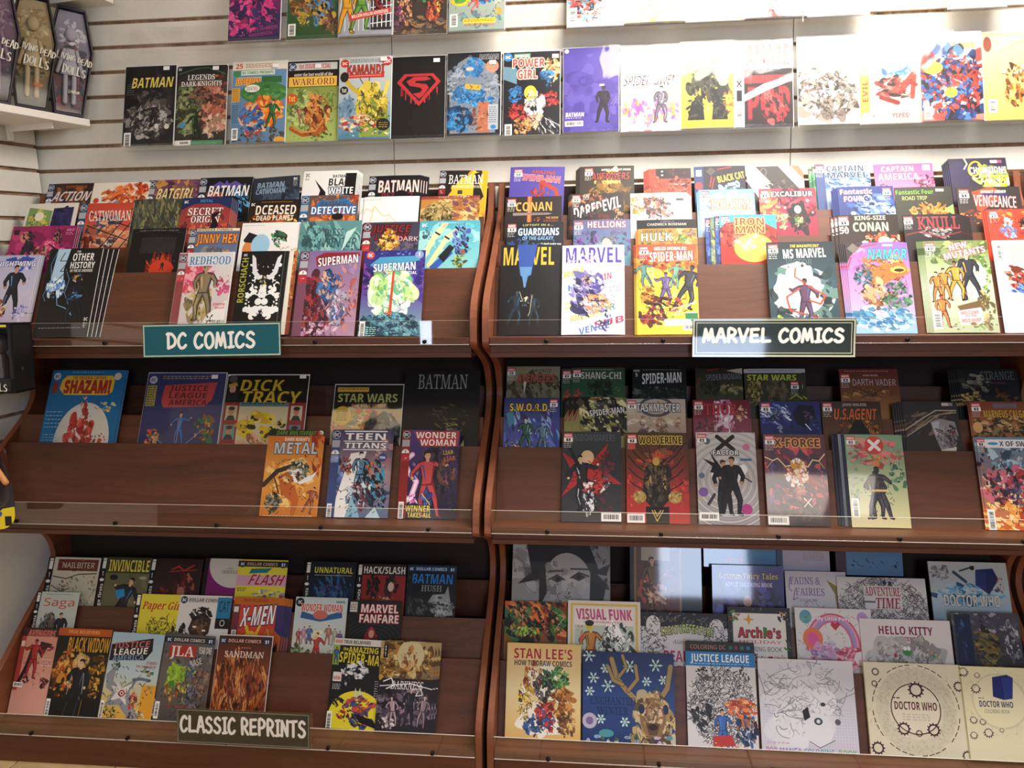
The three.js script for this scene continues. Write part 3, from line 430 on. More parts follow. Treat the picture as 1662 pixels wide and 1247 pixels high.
upper(636, 724, 61, {}, 'bagged comic with dancing figures in orange, green and red on dark rubble', (c) => c.bg('#4a3a34', '#3c3430').b(50, 138, 54, 18, 50, '#6a5a52 #8a6a4c #4a4440 #a07850', 0).b(24, 104, 14, 34, 40, '#d89870 #e8b48c #b87048', 80).b(52, 76, 14, 20, 30, '#2c7a4a #1c5a34 #4a9a64').b(74, 96, 14, 36, 40, '#c8583a #e07850 #a03a2c', 80).b(88, 82, 8, 34, 24, '#e8c040 #f4d870 #c89828', 80).b(12, 120, 12, 24, 20, '#6a2c5a #8a4a78').ink(50, 100, 46, 50, 70, '#181010', 0.9));
upper(729, 818, 56, {}, 'bagged comic with a flying blue and red shape over pale green and a yellow caption', (c) => c.bg('#b8bca0', '#a8b0a0', '#8fa39a').e(20, 96, 18, 14, '#e0c838').e(20, 96, 12, 9, '#5a9a4a').b(58, 90, 22, 16, 50, '#2c6ca8 #1c4a7a #c83a34 #4a90c8', 40).b(44, 112, 10, 14, 16, '#c83a34 #e05a4c', 80).b(86, 80, 12, 24, 20, '#e8dcc0 #d0c09c').e(88, 122, 7, 7, '#d89a3c').b(60, 132, 40, 16, 26, '#7a9aa0 #9ab0a8 #5a7a84').r(26, 134, 58, 9, '#e8c83a').t('SWORDS MASTER OR A WING!', 28, 144, 54, 4, '#c8642c').tiny(28, 136, 54, 2, '#8a5a1c').bar(2, 124, 14, 24, 1).ink(50, 100, 46, 44, 50));
upper(921, 1011, 48, {}, 'bagged comic with red, teal and white ink work', (c) => c.bg('#5a3a40', '#e8dcd8').b(26, 104, 26, 30, 60, '#c83a34 #e06a60 #3a8aa0 #2a2428').b(70, 90, 30, 36, 60, '#f2eeea #3a343a #d8d0cc #8a8088', 50).b(36, 134, 16, 16, 24, '#5a9ac0 #c8504a #f2eeea').b(70, 134, 26, 16, 40, '#f6f2ee #c84a44 #4a4248', 30, 0.15).bar(3, 122, 15, 28, 1));
upper(1014, 1112, 42, {}, 'bagged comic in yellow green with an orange stone face', (c) => c.bg('#c8c878', '#b8b878', '#a8a458').r(0, 100, 100, 3, '#4a4438').b(42, 126, 30, 18, 40, '#e8e0b8 #8a7a54 #d0c48c #3c3428').e(84, 124, 14, 20, '#d88a3c').b(84, 124, 12, 18, 30, '#e0984a #b86c28 #f0b468').b(40, 80, 40, 20, 40, '#8a9a4a #d8cc6c #5a6430').ink(50, 120, 46, 30, 40));
upper(1114, 1208, 38, {}, 'white bagged comic with yellow and black marks', (c) => c.bg('#f0ecd8', '#ece6c8').b(16, 120, 16, 26, 30, '#d8b83c #3a342c #f0dc80 #8a8030', 60).b(70, 90, 24, 20, 16, '#e8e0d8 #c8c0b8').bar(80, 134, 16, 14));
upper(1210, 1310, 33, {}, 'white bagged comic with a red dome shape between black strokes', (c) => c.bg('#efe9e4').b(50, 136, 20, 16, 30, '#b83a34 #d86058 #7c2420').b(10, 128, 12, 14, 16, '#2c2a30 #6a6870').b(88, 120, 12, 26, 20, '#2c2a30 #4a5a80').ink(50, 100, 46, 40, 40));
upper(1312, 1410, 27, {}, 'white bagged comic with grey brush marks and a little orange', (c) => c.bg('#f1ede8').b(40, 120, 30, 26, 24, '#d0cac8 #b0aab0 #e8e2de').b(86, 142, 10, 8, 12, '#d8783c #8a4a2c').ink(50, 120, 40, 30, 20, '#999'));
upper(1540, 1634, 15, {}, 'white bagged comic with a thin red edge near the top right of the wall', (c) => c.bg('#f2ede6', '#efe6de').b(50, 140, 46, 10, 20, '#e8d8d0 #d8b8b0', 0).r(94, 100, 6, 50, '#d89a94'));

// ------------------------------------------------------------ top tier, left rack
comic('a4', 80, 153, 298, {}, 'dark brown comic with navy side strip, leftmost in the rearmost pocket', (c) => c.bg('#3a2620', '#5a3424').b(58, 50, 44, 40, 60, '#7a3a24 #a05a30 #2c2022 #4a3a34').dc('#1d3a5c', '#d8d8dc').t('ACTION', 17, 19, 80, 22, '#d6d3d0', { k: -0.35 }).t('SUPERMAN', 40, 5, 46, 7, '#a0582c'));
comic('a4', 153, 244, 296, { d: 1 }, 'white comic with an orange tumbling figure and a blue patch, rearmost pocket', (c) => c.bg('#e4dccb').b(48, 26, 28, 18, 60, '#d2552a #e8783c #a83a1c #f0a060', -35).b(78, 26, 18, 26, 50, '#d2552a #c23c22 #f0b080 #8a2a1a').p('#4a9cb8', 22, 50, 50, 34, 60, 60, 10, 60).e(10, 34, 5, 5, '#c8402a').b(62, 50, 16, 16, 30, '#e0a040 #b83a24 #e8c890'));
comic('a4', 243, 325, 292, { stack: [2, -0.002, 0.5, 0.001], s: 'purple and brown comic with slanted cream title' }, 'purple and brown comic with slanted cream title and speckled leaves, rearmost pocket', (c) => c.bg('#5a3c44', '#4a3038').b(50, 30, 52, 40, 120, '#6a3a5c #8a5a3a #4a2a44 #c08a4a #7a4a6a #2c2028').dc('#5a4a5a', '#a08a80').t('BATGIRL', 19, 18, 74, 24, '#e6d08c', { k: -0.15, o: '#3a2430', w: 5 }));
comic('a4', 326, 411, 288, { stack: [2, 0.003, 0.4, 0.001], s: 'black comic with violet winged shape and white title' }, 'black comic with violet winged shape and white title, rearmost pocket', (c) => c.bg('#16151b').p('#5b4b96', 26, 18, 38, 8, 48, 14, 52, 6, 56, 14, 68, 8, 84, 18, 70, 24, 55, 20, 40, 24).b(30, 42, 20, 14, 40, '#8a3026 #b04a36 #3a1a18 #5a2620').b(80, 50, 16, 40, 40, '#3a8ab8 #1c4a74 #101018 #5aa8d0', 60).dc('#1e2a3c', '#8a2430').t('BATMAN', 18, 17, 78, 22, '#ece9e6', { k: -0.1 }));
comic('a4', 421, 495, 287, { rot: 3.5, d: 1 }, 'dark slate comic with two pale blue grey title lines, tilted, rearmost pocket', (c) => c.bg('#28303c', '#1c222c').b(60, 60, 40, 40, 50, '#3a4a5c #1a1e26 #4a6078 #2c3846').t('BATMAN', 8, 12, 60, 13, '#8ea0b2', { k: -0.1 }).t('CATWOMAN', 6, 27, 64, 12, '#8ea0b2', { k: -0.1 }).t('DC', 86, 5, 9, 6, '#fff').tiny(86, 13, 9, 5, '#bbb'));
comic('a4', 494, 581, 277, { stack: [4, 0.0045, 0.3, 0.002], s: 'white comic with a black curved horn shape' }, 'white comic with a black curved horn shape and black and white block title, rearmost pocket', (c) => c.bg('#e9e7e2').t('DC', 4, 5, 8, 7, '#222').tiny(4, 15, 8, 2, '#444').p('#131316', 22, 18, 44, 44, 46, 64, 30, 62, 34, 40).r(78, 6, 20, 50, '#131316').t('BATMAN', 54, 9, 30, 6, '#26262a').t('BLACK', 47, 16, 50, 15, '#131316').t('WHITE', 49, 34, 46, 14, '#fff', { o: '#131316' }).p('#131316', 60, 55, 98, 52, 98, 100, 60, 100));
comic('a4', 600, 684, 285, { d: 1, stack: [3, 0.0075, 0, 0.0005], s: 'black comic with tall cream block title' }, 'black comic with tall cream block title and a blush pink face edge, rearmost pocket', (c) => c.bg('#15131a').dc('#231c22', '#a9a6a4').t('BATMAN', 18, 10, 80, 26, '#e6d8cf', { o: '#5a2c30', w: 5 }).t('BEYOND', 26, 37, 60, 7, '#a82c34', { n: 1 }).e(32, 58, 12, 12, '#d8a090').e(64, 54, 18, 22, '#0c0b10'));
comic('a4', 711, 797, 277, { rot: -1.5, h: 0.262 }, 'yellow and black flame patterned comic with thin white title, right end of the rearmost pocket', (c) => c.bg('#1d1a14').b(66, 60, 40, 60, 40, '#e8a92a #f0c040 #d88e1c', 110, 0.6).p('#ecb02c', 20, 60, 44, 20, 74, 4, 92, 4, 66, 34, 96, 40, 70, 90, 30, 110).p('#e6a426', 86, 0, 100, 0, 100, 90, 76, 110, 90, 60).p('#14120f', 72, 8, 88, 2, 82, 30, 94, 60, 80, 78, 72, 60).dc('#3a1c1e', '#8a2026').t('BATMAN', 19, 10, 72, 21, '#f6f2ea', { n: 1, f: 'e' }).t('THE ADVENTURES CONTINUE', 27, 35, 62, 6, '#f2e8d0', { n: 1 }).r(40, 46, 10, 9, '#3a4038'));
comic('a3', 45, 129, 330, { rot: 0.5 }, 'white comic with a green and a navy painted panel, third pocket by the side wall', (c) => c.bg('#ddd8ca').p('#7a9a5a', 6, 8, 52, 16, 50, 90, 2, 90).b(28, 40, 20, 24, 40, '#b0b860 #6a8a58 #d8c860 #c8b04a').e(28, 27, 9, 9, '#e8e2c4').b(18, 36, 5, 16, 12, '#4a5a38 #5a6a44', 80).g(42, 84, 40, '#2a2a30 #5a4a44 #8a6a5a', '#c89070').p('#2a2750', 54, 11, 92, 9, 92, 90, 50, 90).b(72, 42, 18, 30, 50, '#2f2c5c #3a3870 #1a1838 #24224a'));
comic('a3', 132, 218, 330, { d: 1 }, 'red comic with a chain link lattice and white script title, third pocket', (c) => { c.bg('#c04434', '#c87a54').b(60, 72, 40, 40, 60, '#d8946c #e0a884 #a85a40 #3a3a4a #c0664a').b(56, 34, 26, 14, 20, '#3a4a68 #2a2c3c #4a5a80'); for (let i = 0; i < 6; i++) c.l('#221a1c', 1.8, 20 + i * 17, 140, 100 + i * 4, 10 + i * 22).l('#221a1c', 1.8, 20, 20 + i * 24, 100, 48 + i * 26); c.b(62, 80, 10, 6, 10, '#efe6dc #1c1416').dc('#2a4a6a', '#3a6a90').t('CATWOMAN', 20, 15, 78, 20, '#f0ede6', { n: 1, f: 'e', k: 0.1 }).g(26, 110, 52, '#4a1c18 #7a3028 #3c5a50', '#c08a68'); });
comic('a3', 218, 298, 323, { gloss: 1, bow: 0.003, d: -2.4 }, 'shiny foil comic in murky green and gold, third pocket', (c) => c.bg('#3c4034', '#5a5c40').b(50, 40, 50, 46, 120, '#5c6048 #3a3e34 #77744c #8a8450 #2c3028 #4c564a', 80, 0.2).b(86, 40, 10, 50, 16, '#b8a84c #8c8440', 88, 0.2).b(50, 66, 40, 16, 30, '#20241f #3a3c30'));
comic('a3', 298, 378, 321, { stack: [4, 0.004, 0, 0.003], s: 'wine red comic with arched blue header' }, 'wine red comic with arched blue header and white two line title, third pocket', (c) => c.bg('#8a2c34', '#a84a3c', '#c8664a').p('#1c2c58', 0, 0, 100, 0, 100, 26, 74, 14, 26, 14, 0, 26).b(50, 60, 50, 30, 60, '#a83c3c #c85a44 #6a2430 #d87a54').t('DC', 4, 6, 9, 6, '#fff').t('METAL', 36, 5, 26, 6, '#5a8ac8').t('SECRET', 14, 22, 70, 16, '#efe9e2', { o: '#4a1420', w: 6, f: 'e' }).t('ORIGIN', 22, 40, 58, 14, '#efe9e2', { o: '#4a1420', w: 6, f: 'e' }).p('#1a1016', 62, 36, 82, 30, 70, 44, 80, 62, 60, 74, 66, 56).g(50, 96, 36, '#181018 #2c1c22 #5a3a3c', '#c87a54', 10, 0.9));
comic('a3', 406, 489, 324, { d: -1 }, 'black comic with large cream ragged title over fire, third pocket', (c) => c.bg('#1c1612', '#6a3414').b(50, 46, 44, 18, 60, '#c86a1c #e89a34 #8a3c10 #f4c860 #3a1c0c').b(50, 90, 50, 40, 50, '#8a3c10 #c8641c #2c160c').tiny(24, 5, 60, 1, '#d8884a').t('DC', 4, 7, 8, 6, '#fff').t('DCEASED', 13, 12, 80, 20, '#efe2d2', { o: '#1c1612', w: 4 }).t('DEAD PLANET', 17, 34, 72, 10, '#efe2d2'));
comic('a3', 490, 583, 317, { d: 1 }, 'comic with blue outlined slanted title on orange and grey, third pocket', (c) => c.bg('#5a4a48', '#b0603a').b(60, 16, 46, 18, 50, '#a8442c #d87a44 #6a6a74 #8a3a2c').b(60, 56, 40, 24, 60, '#d8783c #e89a54 #b04a24').p('#2a6aa0', 26, 22, 34, 8, 46, 14, 62, 12, 76, 6, 94, 20, 60, 16).t('BATMAN', 34, 13, 46, 8, '#3c4a68').t('DETECTIVE', 19, 22, 78, 14, '#e8eef2', { o: '#245a94', w: 12 }).e(66, 48, 10, 12, '#8a5a40').e(66, 41, 10, 6, '#1c1416').dc('#2f6a94', '#2c3a5a').b(60, 100, 40, 40, 40, '#2c2a38 #b04a24 #4a4454'));
comic('a3', 592, 681, 319, { stack: [1, -0.012, 0, 0], s: 'white comic with a thin gold zigzag crack' }, 'white comic with a thin gold zigzag crack, third pocket', (c) => c.bg('#e8e7e3').tiny(4, 4, 28, 2, '#b8b8bc').l('#d8be72', 1.2, 0, 34, 6, 24, 16, 30, 20, 20, 34, 36, 40, 40, 46, 36, 60, 50, 62, 58).l('#d8be72', 1, 20, 20, 14, 50).l('#d8be72', 0.8, 46, 36, 40, 60));
comic('a3', 684, 779, 318, {}, 'comic with golden brown clouds and a heap of hoses, right end of the third pocket', (c) => c.bg('#b07a3c', '#c89a5a').r(0, 0, 100, 6, '#8a3c34').tiny(30, 2, 52, 1, '#e8d8c8').t('DC', 90, 5, 8, 6, '#fff').b(66, 26, 40, 26, 60, '#a8682c #d8a864 #6a4050 #e0bc80 #8a5a3c', 20).b(28, 34, 26, 22, 70, '#8a7a4c #b09a5c #3c3424 #c8b478').b(44, 52, 12, 6, 12, '#f0ece4 #e0dcd4', 0).ink(28, 36, 26, 20, 60, '#2a2014', 0.8).b(50, 90, 50, 40, 40, '#5a4a30 #8a6a3c'));
comic('a2', 15, 126, 367, { d: 2, stack: [2, 0.004, 0, 0.001], s: 'wide magenta comic by the left wall' }, 'wide magenta comic with two dark haired figures, by the left wall', (c) => c.bg('#8c2356', '#a82c66').b(50, 40, 52, 40, 30, '#9c2860 #b83a70 #7a1e4c', 20, 0.8).r(4, 6, 8, 8, '#2c1a24').e(23, 18, 8, 9, '#c8806c').b(28, 16, 10, 8, 20, '#241c24 #30242c', 30).b(30, 40, 10, 18, 40, '#20202a #2c2c34 #16161c', 70).e(72, 18, 6, 8, '#b87464').b(72, 18, 8, 16, 30, '#2c2028 #3c2834', 80).b(66, 40, 16, 16, 40, '#d8487c #c03a6c #e87ca0 #5a1c38').b(50, 48, 14, 14, 30, '#c89a80 #8a5a44 #3c2420').l('#2c1a2c', 2, 62, 30, 84, 44, 96, 46).l('#2c1a2c', 2, 6, 42, 24, 52, 40, 50).t('HARLEY', 84, 5, 12, 4, '#d890b0').tiny(84, 11, 12, 2, '#d890b0'));
comic('a2', 217, 303, 371, { d: 1 }, 'black comic with a red glow, red hatching and faint grey title, second pocket', (c) => c.bg('#121113').tiny(14, 4, 72, 1, '#9a9896').l('#3a3a3e', 0.8, 4, 8, 50, 2, 96, 10).t('HAWKMAN', 20, 20, 64, 26, '#242228', { o: '#2e2c32' }).b(62, 70, 28, 22, 60, '#8a2418 #b8341f #d84a28 #5a160f', 80, 0.2).e(64, 80, 22, 18, '#c23c24').g(66, 82, 16, '#0c0b0c #1a1416 #3a1c16', '#1a1214', 0, 0.1));
comic('a2', 309, 389, 371, {}, 'comic with big orange western lettering and grey checked edge, second pocket', (c) => c.bg('#566a90', '#7a7a80').r(0, 0, 100, 6, '#e8dcb8').t('WONDER COMICS', 16, 1, 70, 4, '#3c2c1c').dc('#4a4c5c', '#9a2a30').t('JINNY HEX', 18, 12, 80, 20, '#e89a3c', { o: '#7a2c1c', w: 8 }).b(50, 50, 24, 10, 20, '#4a4a52 #33343a').b(60, 80, 40, 40, 50, '#8a8a90 #b08a5c #5c5c64'));
comic('a2', 394, 488, 361, {}, 'white comic with a dark haired face in profile and a small green runner, second pocket', (c) => c.bg('#e9e7e3').tiny(4, 5, 36, 1, '#aab').e(18, 50, 12, 18, '#d8844a').p('#1c1a20', 6, 32, 14, 18, 30, 24, 28, 38, 8, 36).e(36, 42, 16, 20, '#9ac4dc').p('#e9e7e3', 20, 70, 40, 56, 50, 80).b(66, 30, 12, 14, 30, '#2c5a3a #1c2a24 #4a8a54 #101412', 50).l('#2c5a3a', 3, 58, 22, 74, 26).b(80, 56, 20, 12, 16, '#d8c8b0 #c0a480 #8a6a4c'));
comic('a2', 489, 588, 359, { gloss: 1, d: 1 }, 'frosty teal comic with jagged ice shards and dark thin title, second pocket', (c) => c.bg('#5a8f90', '#4a8488').b(50, 50, 54, 46, 90, '#7ab0ac #3c7478 #98c8c0 #2c5c60 #5a9494', 60, 0.2).t('ENDLESS', 26, 14, 46, 12, '#1c3438', { n: 1 }).t('WINTER', 38, 30, 56, 16, '#1c3438', { n: 1, k: -0.1 }).p('#b8dcd8', 76, 20, 92, 12, 70, 56).b(22, 30, 16, 24, 40, '#3a6c74 #7ab4b0 #224c52', 80));
comic('a2', 591, 682, 361, { stack: [2, -0.003, 0, 0.001], s: 'dusky comic with red angular title and a golden mask' }, 'dusky comic with red angular title and a golden mask shape, second pocket', (c) => c.bg('#3a3848', '#4a4658').dc('#6a2428', '#c03a38').b(60, 46, 40, 20, 40, '#4a4a64 #2c2a38 #6a5a6a').t('JUSTICE', 18, 6, 66, 14, '#8c1f26', { k: -0.15, o: '#2a1016' }).t('LEAGUE', 22, 22, 58, 13, '#8c1f26', { k: -0.15, o: '#2a1016' }).b(48, 38, 16, 20, 50, '#e0a83c #b87a24 #f0d07a #6a4414').t('DARK', 62, 28, 36, 9, '#e8b8c0', { n: 1 }));
comic('a2', 682, 779, 358, { d: 1, stack: [3, 0.0035, 0, 0.004], s: 'turquoise sky comic' }, 'turquoise sky comic with reaching pale arms and a dark flying figure', (c) => c.bg('#4aa0b4', '#7cc0c4', '#9acdc8').b(50, 30, 50, 30, 20, '#6ab8c0 #9cd4d0 #54a8b8', 0, 0.7).l('#f0d8a0', 9, 6, 74, 26, 30, 42, 8).l('#f0d8a0', 8, 20, 80, 46, 34, 60, 20).l('#e8b890', 4, 40, 12, 46, 6).l('#2a2220', 3, 28, 22, 34, 26).l('#2a2220', 3, 44, 30, 50, 34).p('#2c5aa8', 20, 84, 52, 52, 58, 60, 30, 90).p('#1c1c24', 34, 66, 52, 44, 60, 50, 44, 76).b(70, 36, 12, 26, 60, '#12121c #4a5aa8 #20203a #6a78c0', 60).e(82, 20, 4, 5, '#4a5aa8').b(68, 74, 10, 12, 30, '#c8c040 #3a4a2c #8aa040').e(74, 58, 4, 5, '#8a5a40').b(14, 24, 8, 12, 16, '#4a6a80 #2c4a5c', 60).t('DC', 4, 5, 9, 6, '#fff').tiny(30, 4, 34, 1, '#d8f0f0'));
comic('a1', -13, 66, 415, { t: 0.004, stack: [2, 0.0025, 0, 0], s: 'pale violet comic with a dark jumpsuit figure' }, 'pale violet comic with a dark jumpsuit figure and white winged title', (c) => c.bg('#aeb0d0', '#c6c2d4', '#b9a8c4').b(70, 20, 20, 16, 20, '#4a5ab0 #d8d4e8 #8a8cc8').p('#3a4ca0', 20, 10, 44, 4, 50, 14, 60, 4, 90, 8, 74, 20, 30, 20).t('NIGHTWING', 2, 15, 92, 12, '#f2f0f4', { o: '#3a4a90', w: 8, k: -0.1 }).g(52, 142, 116, '#17171f #23242f #5a9ac8', '#c89078', 0, 0.3).b(24, 130, 24, 22, 40, '#e8c8a8 #c88a6c #f0dcc8 #8a4a40').b(80, 136, 16, 20, 30, '#9a98cc #5a5aa0 #d0cce0').b(88, 80, 10, 60, 20, '#b8acc8 #d8ccd8 #9a8aa8', 70, 0.15));
comic('a1', 84, 169, 404, { t: 0.004, rot: 0.6, d: 1, stack: [3, 0.009, -0.75, 0.0004], s: 'black comic with the blue lightning bolt', sc: [(c) => c.bg('#161416', '#1c1618').b(90, 90, 12, 60, 24, '#3a1c2c #121014 #2a2c34 #8a8a90', 80)] }, 'black comic with blue white lightning and a dark figure, second in the front pocket', (c) => c.bg('#17181a', '#131415', '#222120').p('#a9c8e0', 16, 0, 40, 0, 34, 40, 40, 78, 12, 84, 14, 40).b(26, 76, 18, 18, 40, '#d8ecf8 #8ab8e0 #f4fafc #4a80c0', 80).l('#6a9cd0', 1, 16, 4, 8, 30, 14, 60, 4, 90, 10, 100).l('#6a9cd0', 1, 38, 40, 48, 60, 44, 86, 56, 110, 64, 128).l('#8ab8e0', 1.3, 30, 90, 34, 108, 50, 114, 62, 126).l('#17181a', 1.3, 30, 8, 24, 24, 40, 24, 28, 44, 40, 44, 20, 68).b(62, 58, 10, 8, 24, '#1c2c4c #d89a3c #3a5a8a #e8d8b0').g(66, 150, 94, '#0f1116 #191c26 #26324c', '#14161c', 0, 0.2).b(62, 92, 12, 8, 16, '#4a90c0 #2c5a8a #6ab0d8', 0).t('THE', 52, 4, 8, 4, '#e8e4de').t('OTHER', 46, 9, 40, 15, '#efece6').t('HISTORY', 44, 26, 46, 13, '#efece6').t('OF THE DC UNIVERSE', 46, 41, 42, 5, '#e8e4de').tiny(8, 150, 78, 1, '#aaa').t('DC', 88, 132, 7, 6, '#eee').tiny(88, 141, 7, 4, '#ddd'));
comic('a1', 294, 381, 411, { gloss: 1, bag: 0.002, d: -0.4, lift: 1, rot: 0.4 }, 'bagged comic with a blue outlined title, pink blaze and a tan figure, front pocket', (c) => c.bg('#d8d2d0', '#cfc2bf').b(34, 44, 34, 30, 60, '#d8446c #e87c94 #c83a4a #f0b0b8').b(88, 60, 14, 20, 20, '#d8528a #b83a64').b(46, 84, 22, 50, 70, '#b8a05c #8a7448 #d0bc84 #5c4c34', 85).g(54, 128, 104, '#4a4038 #8a7a5c #c8b480', '#b08a68', 0, 0.2).p('#ece8e4', 98, 90, 98, 155, 50, 155, 66, 118).b(30, 148, 30, 10, 30, '#3a3834 #8a8480 #c8c0b8', 0).dc('#8a3a40', '#c03a38').r(18, 4, 80, 22, '#cfd4d8').t('REDHOOD', 20, 7, 76, 16, '#3a6a9c', { o: '#e8ecee', w: 6, f: 'e' }).b(68, 18, 12, 5, 10, '#f4f2f0 #d8d8dc', 0).t('SOMEONE', 74, 96, 22, 5, '#c83a4a').t('MUST', 78, 103, 18, 4, '#c83a4a').t('TO KILL!', 76, 128, 22, 8, '#222').b(70, 126, 6, 12, 12, '#2a2220 #8a4a3c'));
comic('a1', 393, 463, 408, { d: 0, stack: [3, 0.0115, 0, 0.004], s: 'black and white ink blot comic', h: 0.255, sc: [(c) => c.bg('#1a1a1c', '#121214'), (c) => c.bg('#e2dccc', '#d8d2c2'), (c) => c.bg('#b8703a', '#8a3c28').b(88, 80, 14, 70, 40, '#c8843c #8a3c28 #e0b070 #3a1c14', 70)] }, 'black comic with symmetrical white ink blots and olive upright lettering, front pocket', (c) => { c.bg('#0f0f10'); for (let i = 0; i < 90; i++) { const x = rr(0, 36), y = rr(30, 155), s = rr(2, 8) * (y > 80 ? 1.1 : 0.6), col = rnd() < 0.62 ? '#e9e9e6' : '#0f0f10'; c.e(60 - x, y, s, s * rr(0.5, 1.3), col, 20).e(60 + x, y, s, s, col, -20); } for (const s of [-1, 1]) c.p('#d8dadb', 60 + s * 34, 10, 60 + s * 26, 10, 60 + s * 18, 50, 60 + s * 4, 66, 60 + s * 14, 70, 60 + s * 28, 54).p('#0f0f10', 60 + s * 40, 0, 60, 0, 60, 30, 60 + s * 10, 44, 60 + s * 22, 20); c.b(60, 72, 8, 16, 20, '#c8a030 #3a3a3c #8aa0b0', 90).p('#0f0f10', 0, 0, 20, 0, 20, 155, 0, 155).t('RORSCHACH', -44, 62, 110, 15, '#a8a442', { r: -90 }).t('DC', 6, 6, 9, 6, '#eee'); });
comic('a1', 489, 587, 407, { d: 1, stack: [2, -0.002, 0, 0], s: 'comic with red and blue embracing figures' }, 'comic with red and blue embracing figures on dusty violet and white block title, front pocket', (c) => c.bg('#7a6898', '#a07a90', '#b08aa8').b(80, 80, 20, 70, 40, '#b05a50 #c88a7c #8a4a54 #9a80a8', 85).b(32, 96, 28, 50, 90, '#7a2430 #2a1c24 #4a1c28 #a03a3c #3a2430', 80).b(52, 62, 18, 26, 60, '#2c5a98 #1c3a6a #c89a7c #4a7ab8 #e0b090', 60).b(70, 96, 16, 34, 50, '#a8a4b4 #d8ccd4 #6a6478 #3a5a90', 80).b(40, 140, 40, 16, 40, '#d8a8c4 #b888b0 #8a5a80 #e8c8d8').ink(48, 96, 40, 54, 70, '#1c141c', 0.9).dc('#7a4a60', '#b82c34').p('#8a2030', 26, 12, 40, 4, 96, 4, 98, 10, 30, 30).t('SUPERMAN', 30, 10, 66, 15, '#f4f0ee', { o: '#3a2030', w: 6, r: -6 }).bar(14, 148, 22, 8));
comic('a1', 593, 691, 407, {}, 'comic with a red beam falling through a violet and green aurora onto blue rocks', (c) => c.bg('#2a2a78', '#5a4a98', '#7ab0a8').b(20, 50, 30, 34, 40, '#3a2c80 #6a3c90 #24205c #8a4a9c').b(86, 50, 20, 40, 40, '#4a3490 #2c2470 #6a4a9c').b(50, 70, 34, 36, 70, '#8ac868 #b8dc8c #d8ecb0 #6ab890 #e8f4e0', 70, 0.5).b(50, 100, 30, 14, 30, '#e8f4e8 #c8e4d8', 0, 0.8).b(50, 132, 56, 24, 130, '#3a6a80 #24485c #5a98a8 #16303e #7ab4bc', 20).ink(50, 132, 50, 22, 140, '#101c26', 0.8).p('#c8442c', 48.5, 36, 52, 36, 51, 108, 44, 112, 47, 104).b(46, 110, 6, 5, 14, '#d8482c #f0b040 #8a2018').p('#4a9ac0', 10, 26, 26, 12, 90, 10, 92, 18, 30, 34).t('SUPERMAN', 16, 22, 70, 14, '#f2f6f4', { o: '#2a4a78', w: 6, r: -3 }).t('SPECIAL', 62, 37, 26, 5, '#e8e4f0').e(10, 8, 7, 7, '#c84a54').t('DC', 6, 5, 8, 6, '#fff').e(90, 8, 7, 7, '#8a9ac8').t('1', 88, 4, 4, 7, '#fff').b(50, 6, 26, 5, 20, '#4a7ac0 #7ab0d8 #2c4a90', 0).bar(2, 122, 9, 30, 1).tiny(13, 132, 16, 6, '#cfe', 3.4));

// ------------------------------------------------------------ top tier, right rack
comic('b4', 826, 914, 271, { rot: -1.2 }, 'violet comic with red lettering and a red leaping limb, left end of the rearmost pocket', (c) => c.bg('#4b4192', '#54489a').mv(8, 5, '51').t('AMAZING', 40, 8, 44, 8, '#b8564c', { r: 5, o: '#33285c', w: 5 }).t('SPIDER-MAN', 23, 18, 70, 13, '#b04c46', { r: 5, o: '#d8a89c', w: 5 }).l('#a33a34', 11, 60, 34, 58, 56, 44, 74).l('#a33a34', 8, 62, 34, 84, 48, 88, 62).b(56, 54, 14, 14, 30, '#b8463c #8a2a28 #4b4192', 80));
comic('b4', 941, 1029, 270, { stack: [4, -0.003, 0, 0.0012], s: 'black comic with a golden burst' }, 'black comic with a golden burst and red title, rearmost pocket', (c) => c.bg('#2a241e', '#4a3a20').b(52, 36, 22, 24, 70, '#e8a830 #f4d060 #b87018 #fae8a0', 90).b(50, 70, 46, 34, 50, '#6a4a20 #8a6228 #3a2a18').mv(10, 4, '39').t("EARTH'S MIGHTIEST HEROES", 40, 6, 54, 4, '#e8e0d4').t('AVENGERS', 22, 14, 70, 15, '#a83a30', { o: '#1c1410', k: -0.1 }));
comic('b4', 1052, 1121, 274, { d: 1, stack: [3, -0.0045, 0, 0.0008], s: 'red comic with a dark red banded mask shape' }, 'red comic with a dark banded top and stern red shapes, rearmost pocket', (c) => c.bg('#a8402f', '#b84a34').r(18, 0, 82, 28, '#2c1a1c').b(60, 12, 36, 12, 20, '#3a2022 #1c1214 #5a2c2c', 90).r(26, 2, 14, 22, '#1c1416').r(30, 6, 5, 4, '#e8dcd4').r(30, 16, 5, 4, '#e8dcd4').b(70, 48, 26, 22, 40, '#7a2420 #4a1816 #a83c30 #c8604a').l('#f0e4dc', 2, 60, 42, 68, 44).l('#f0e4dc', 2, 76, 44, 84, 42).b(20, 60, 20, 40, 30, '#b8482f #d0664a #8a2c20', 70));
comic('b4', 1126, 1209, 270, { d: -1 }, 'black comic with a navy side strip and slanted yellow lettering, rearmost pocket', (c) => c.bg('#221c26').r(0, 0, 18, 155, '#2a3a66').r(4, 8, 11, 7, '#dcd8d8').r(4, 15, 11, 7, '#fff').e(9, 44, 7, 9, '#b83a34').r(26, 5, 14, 14, '#4a4440', 45).l('#a82c30', 2.5, 30, 46, 34, 24).l('#a82c30', 2.5, 34, 50, 39, 28).l('#a82c30', 2.5, 46, 8, 72, 3).b(76, 60, 24, 22, 50, '#8aa4c8 #5a78a8 #c8d4e4 #2c3444').t('BLACK CAT', 44, 18, 54, 15, '#e6cf4a', { r: -12, o: '#221c26', w: 5 }));
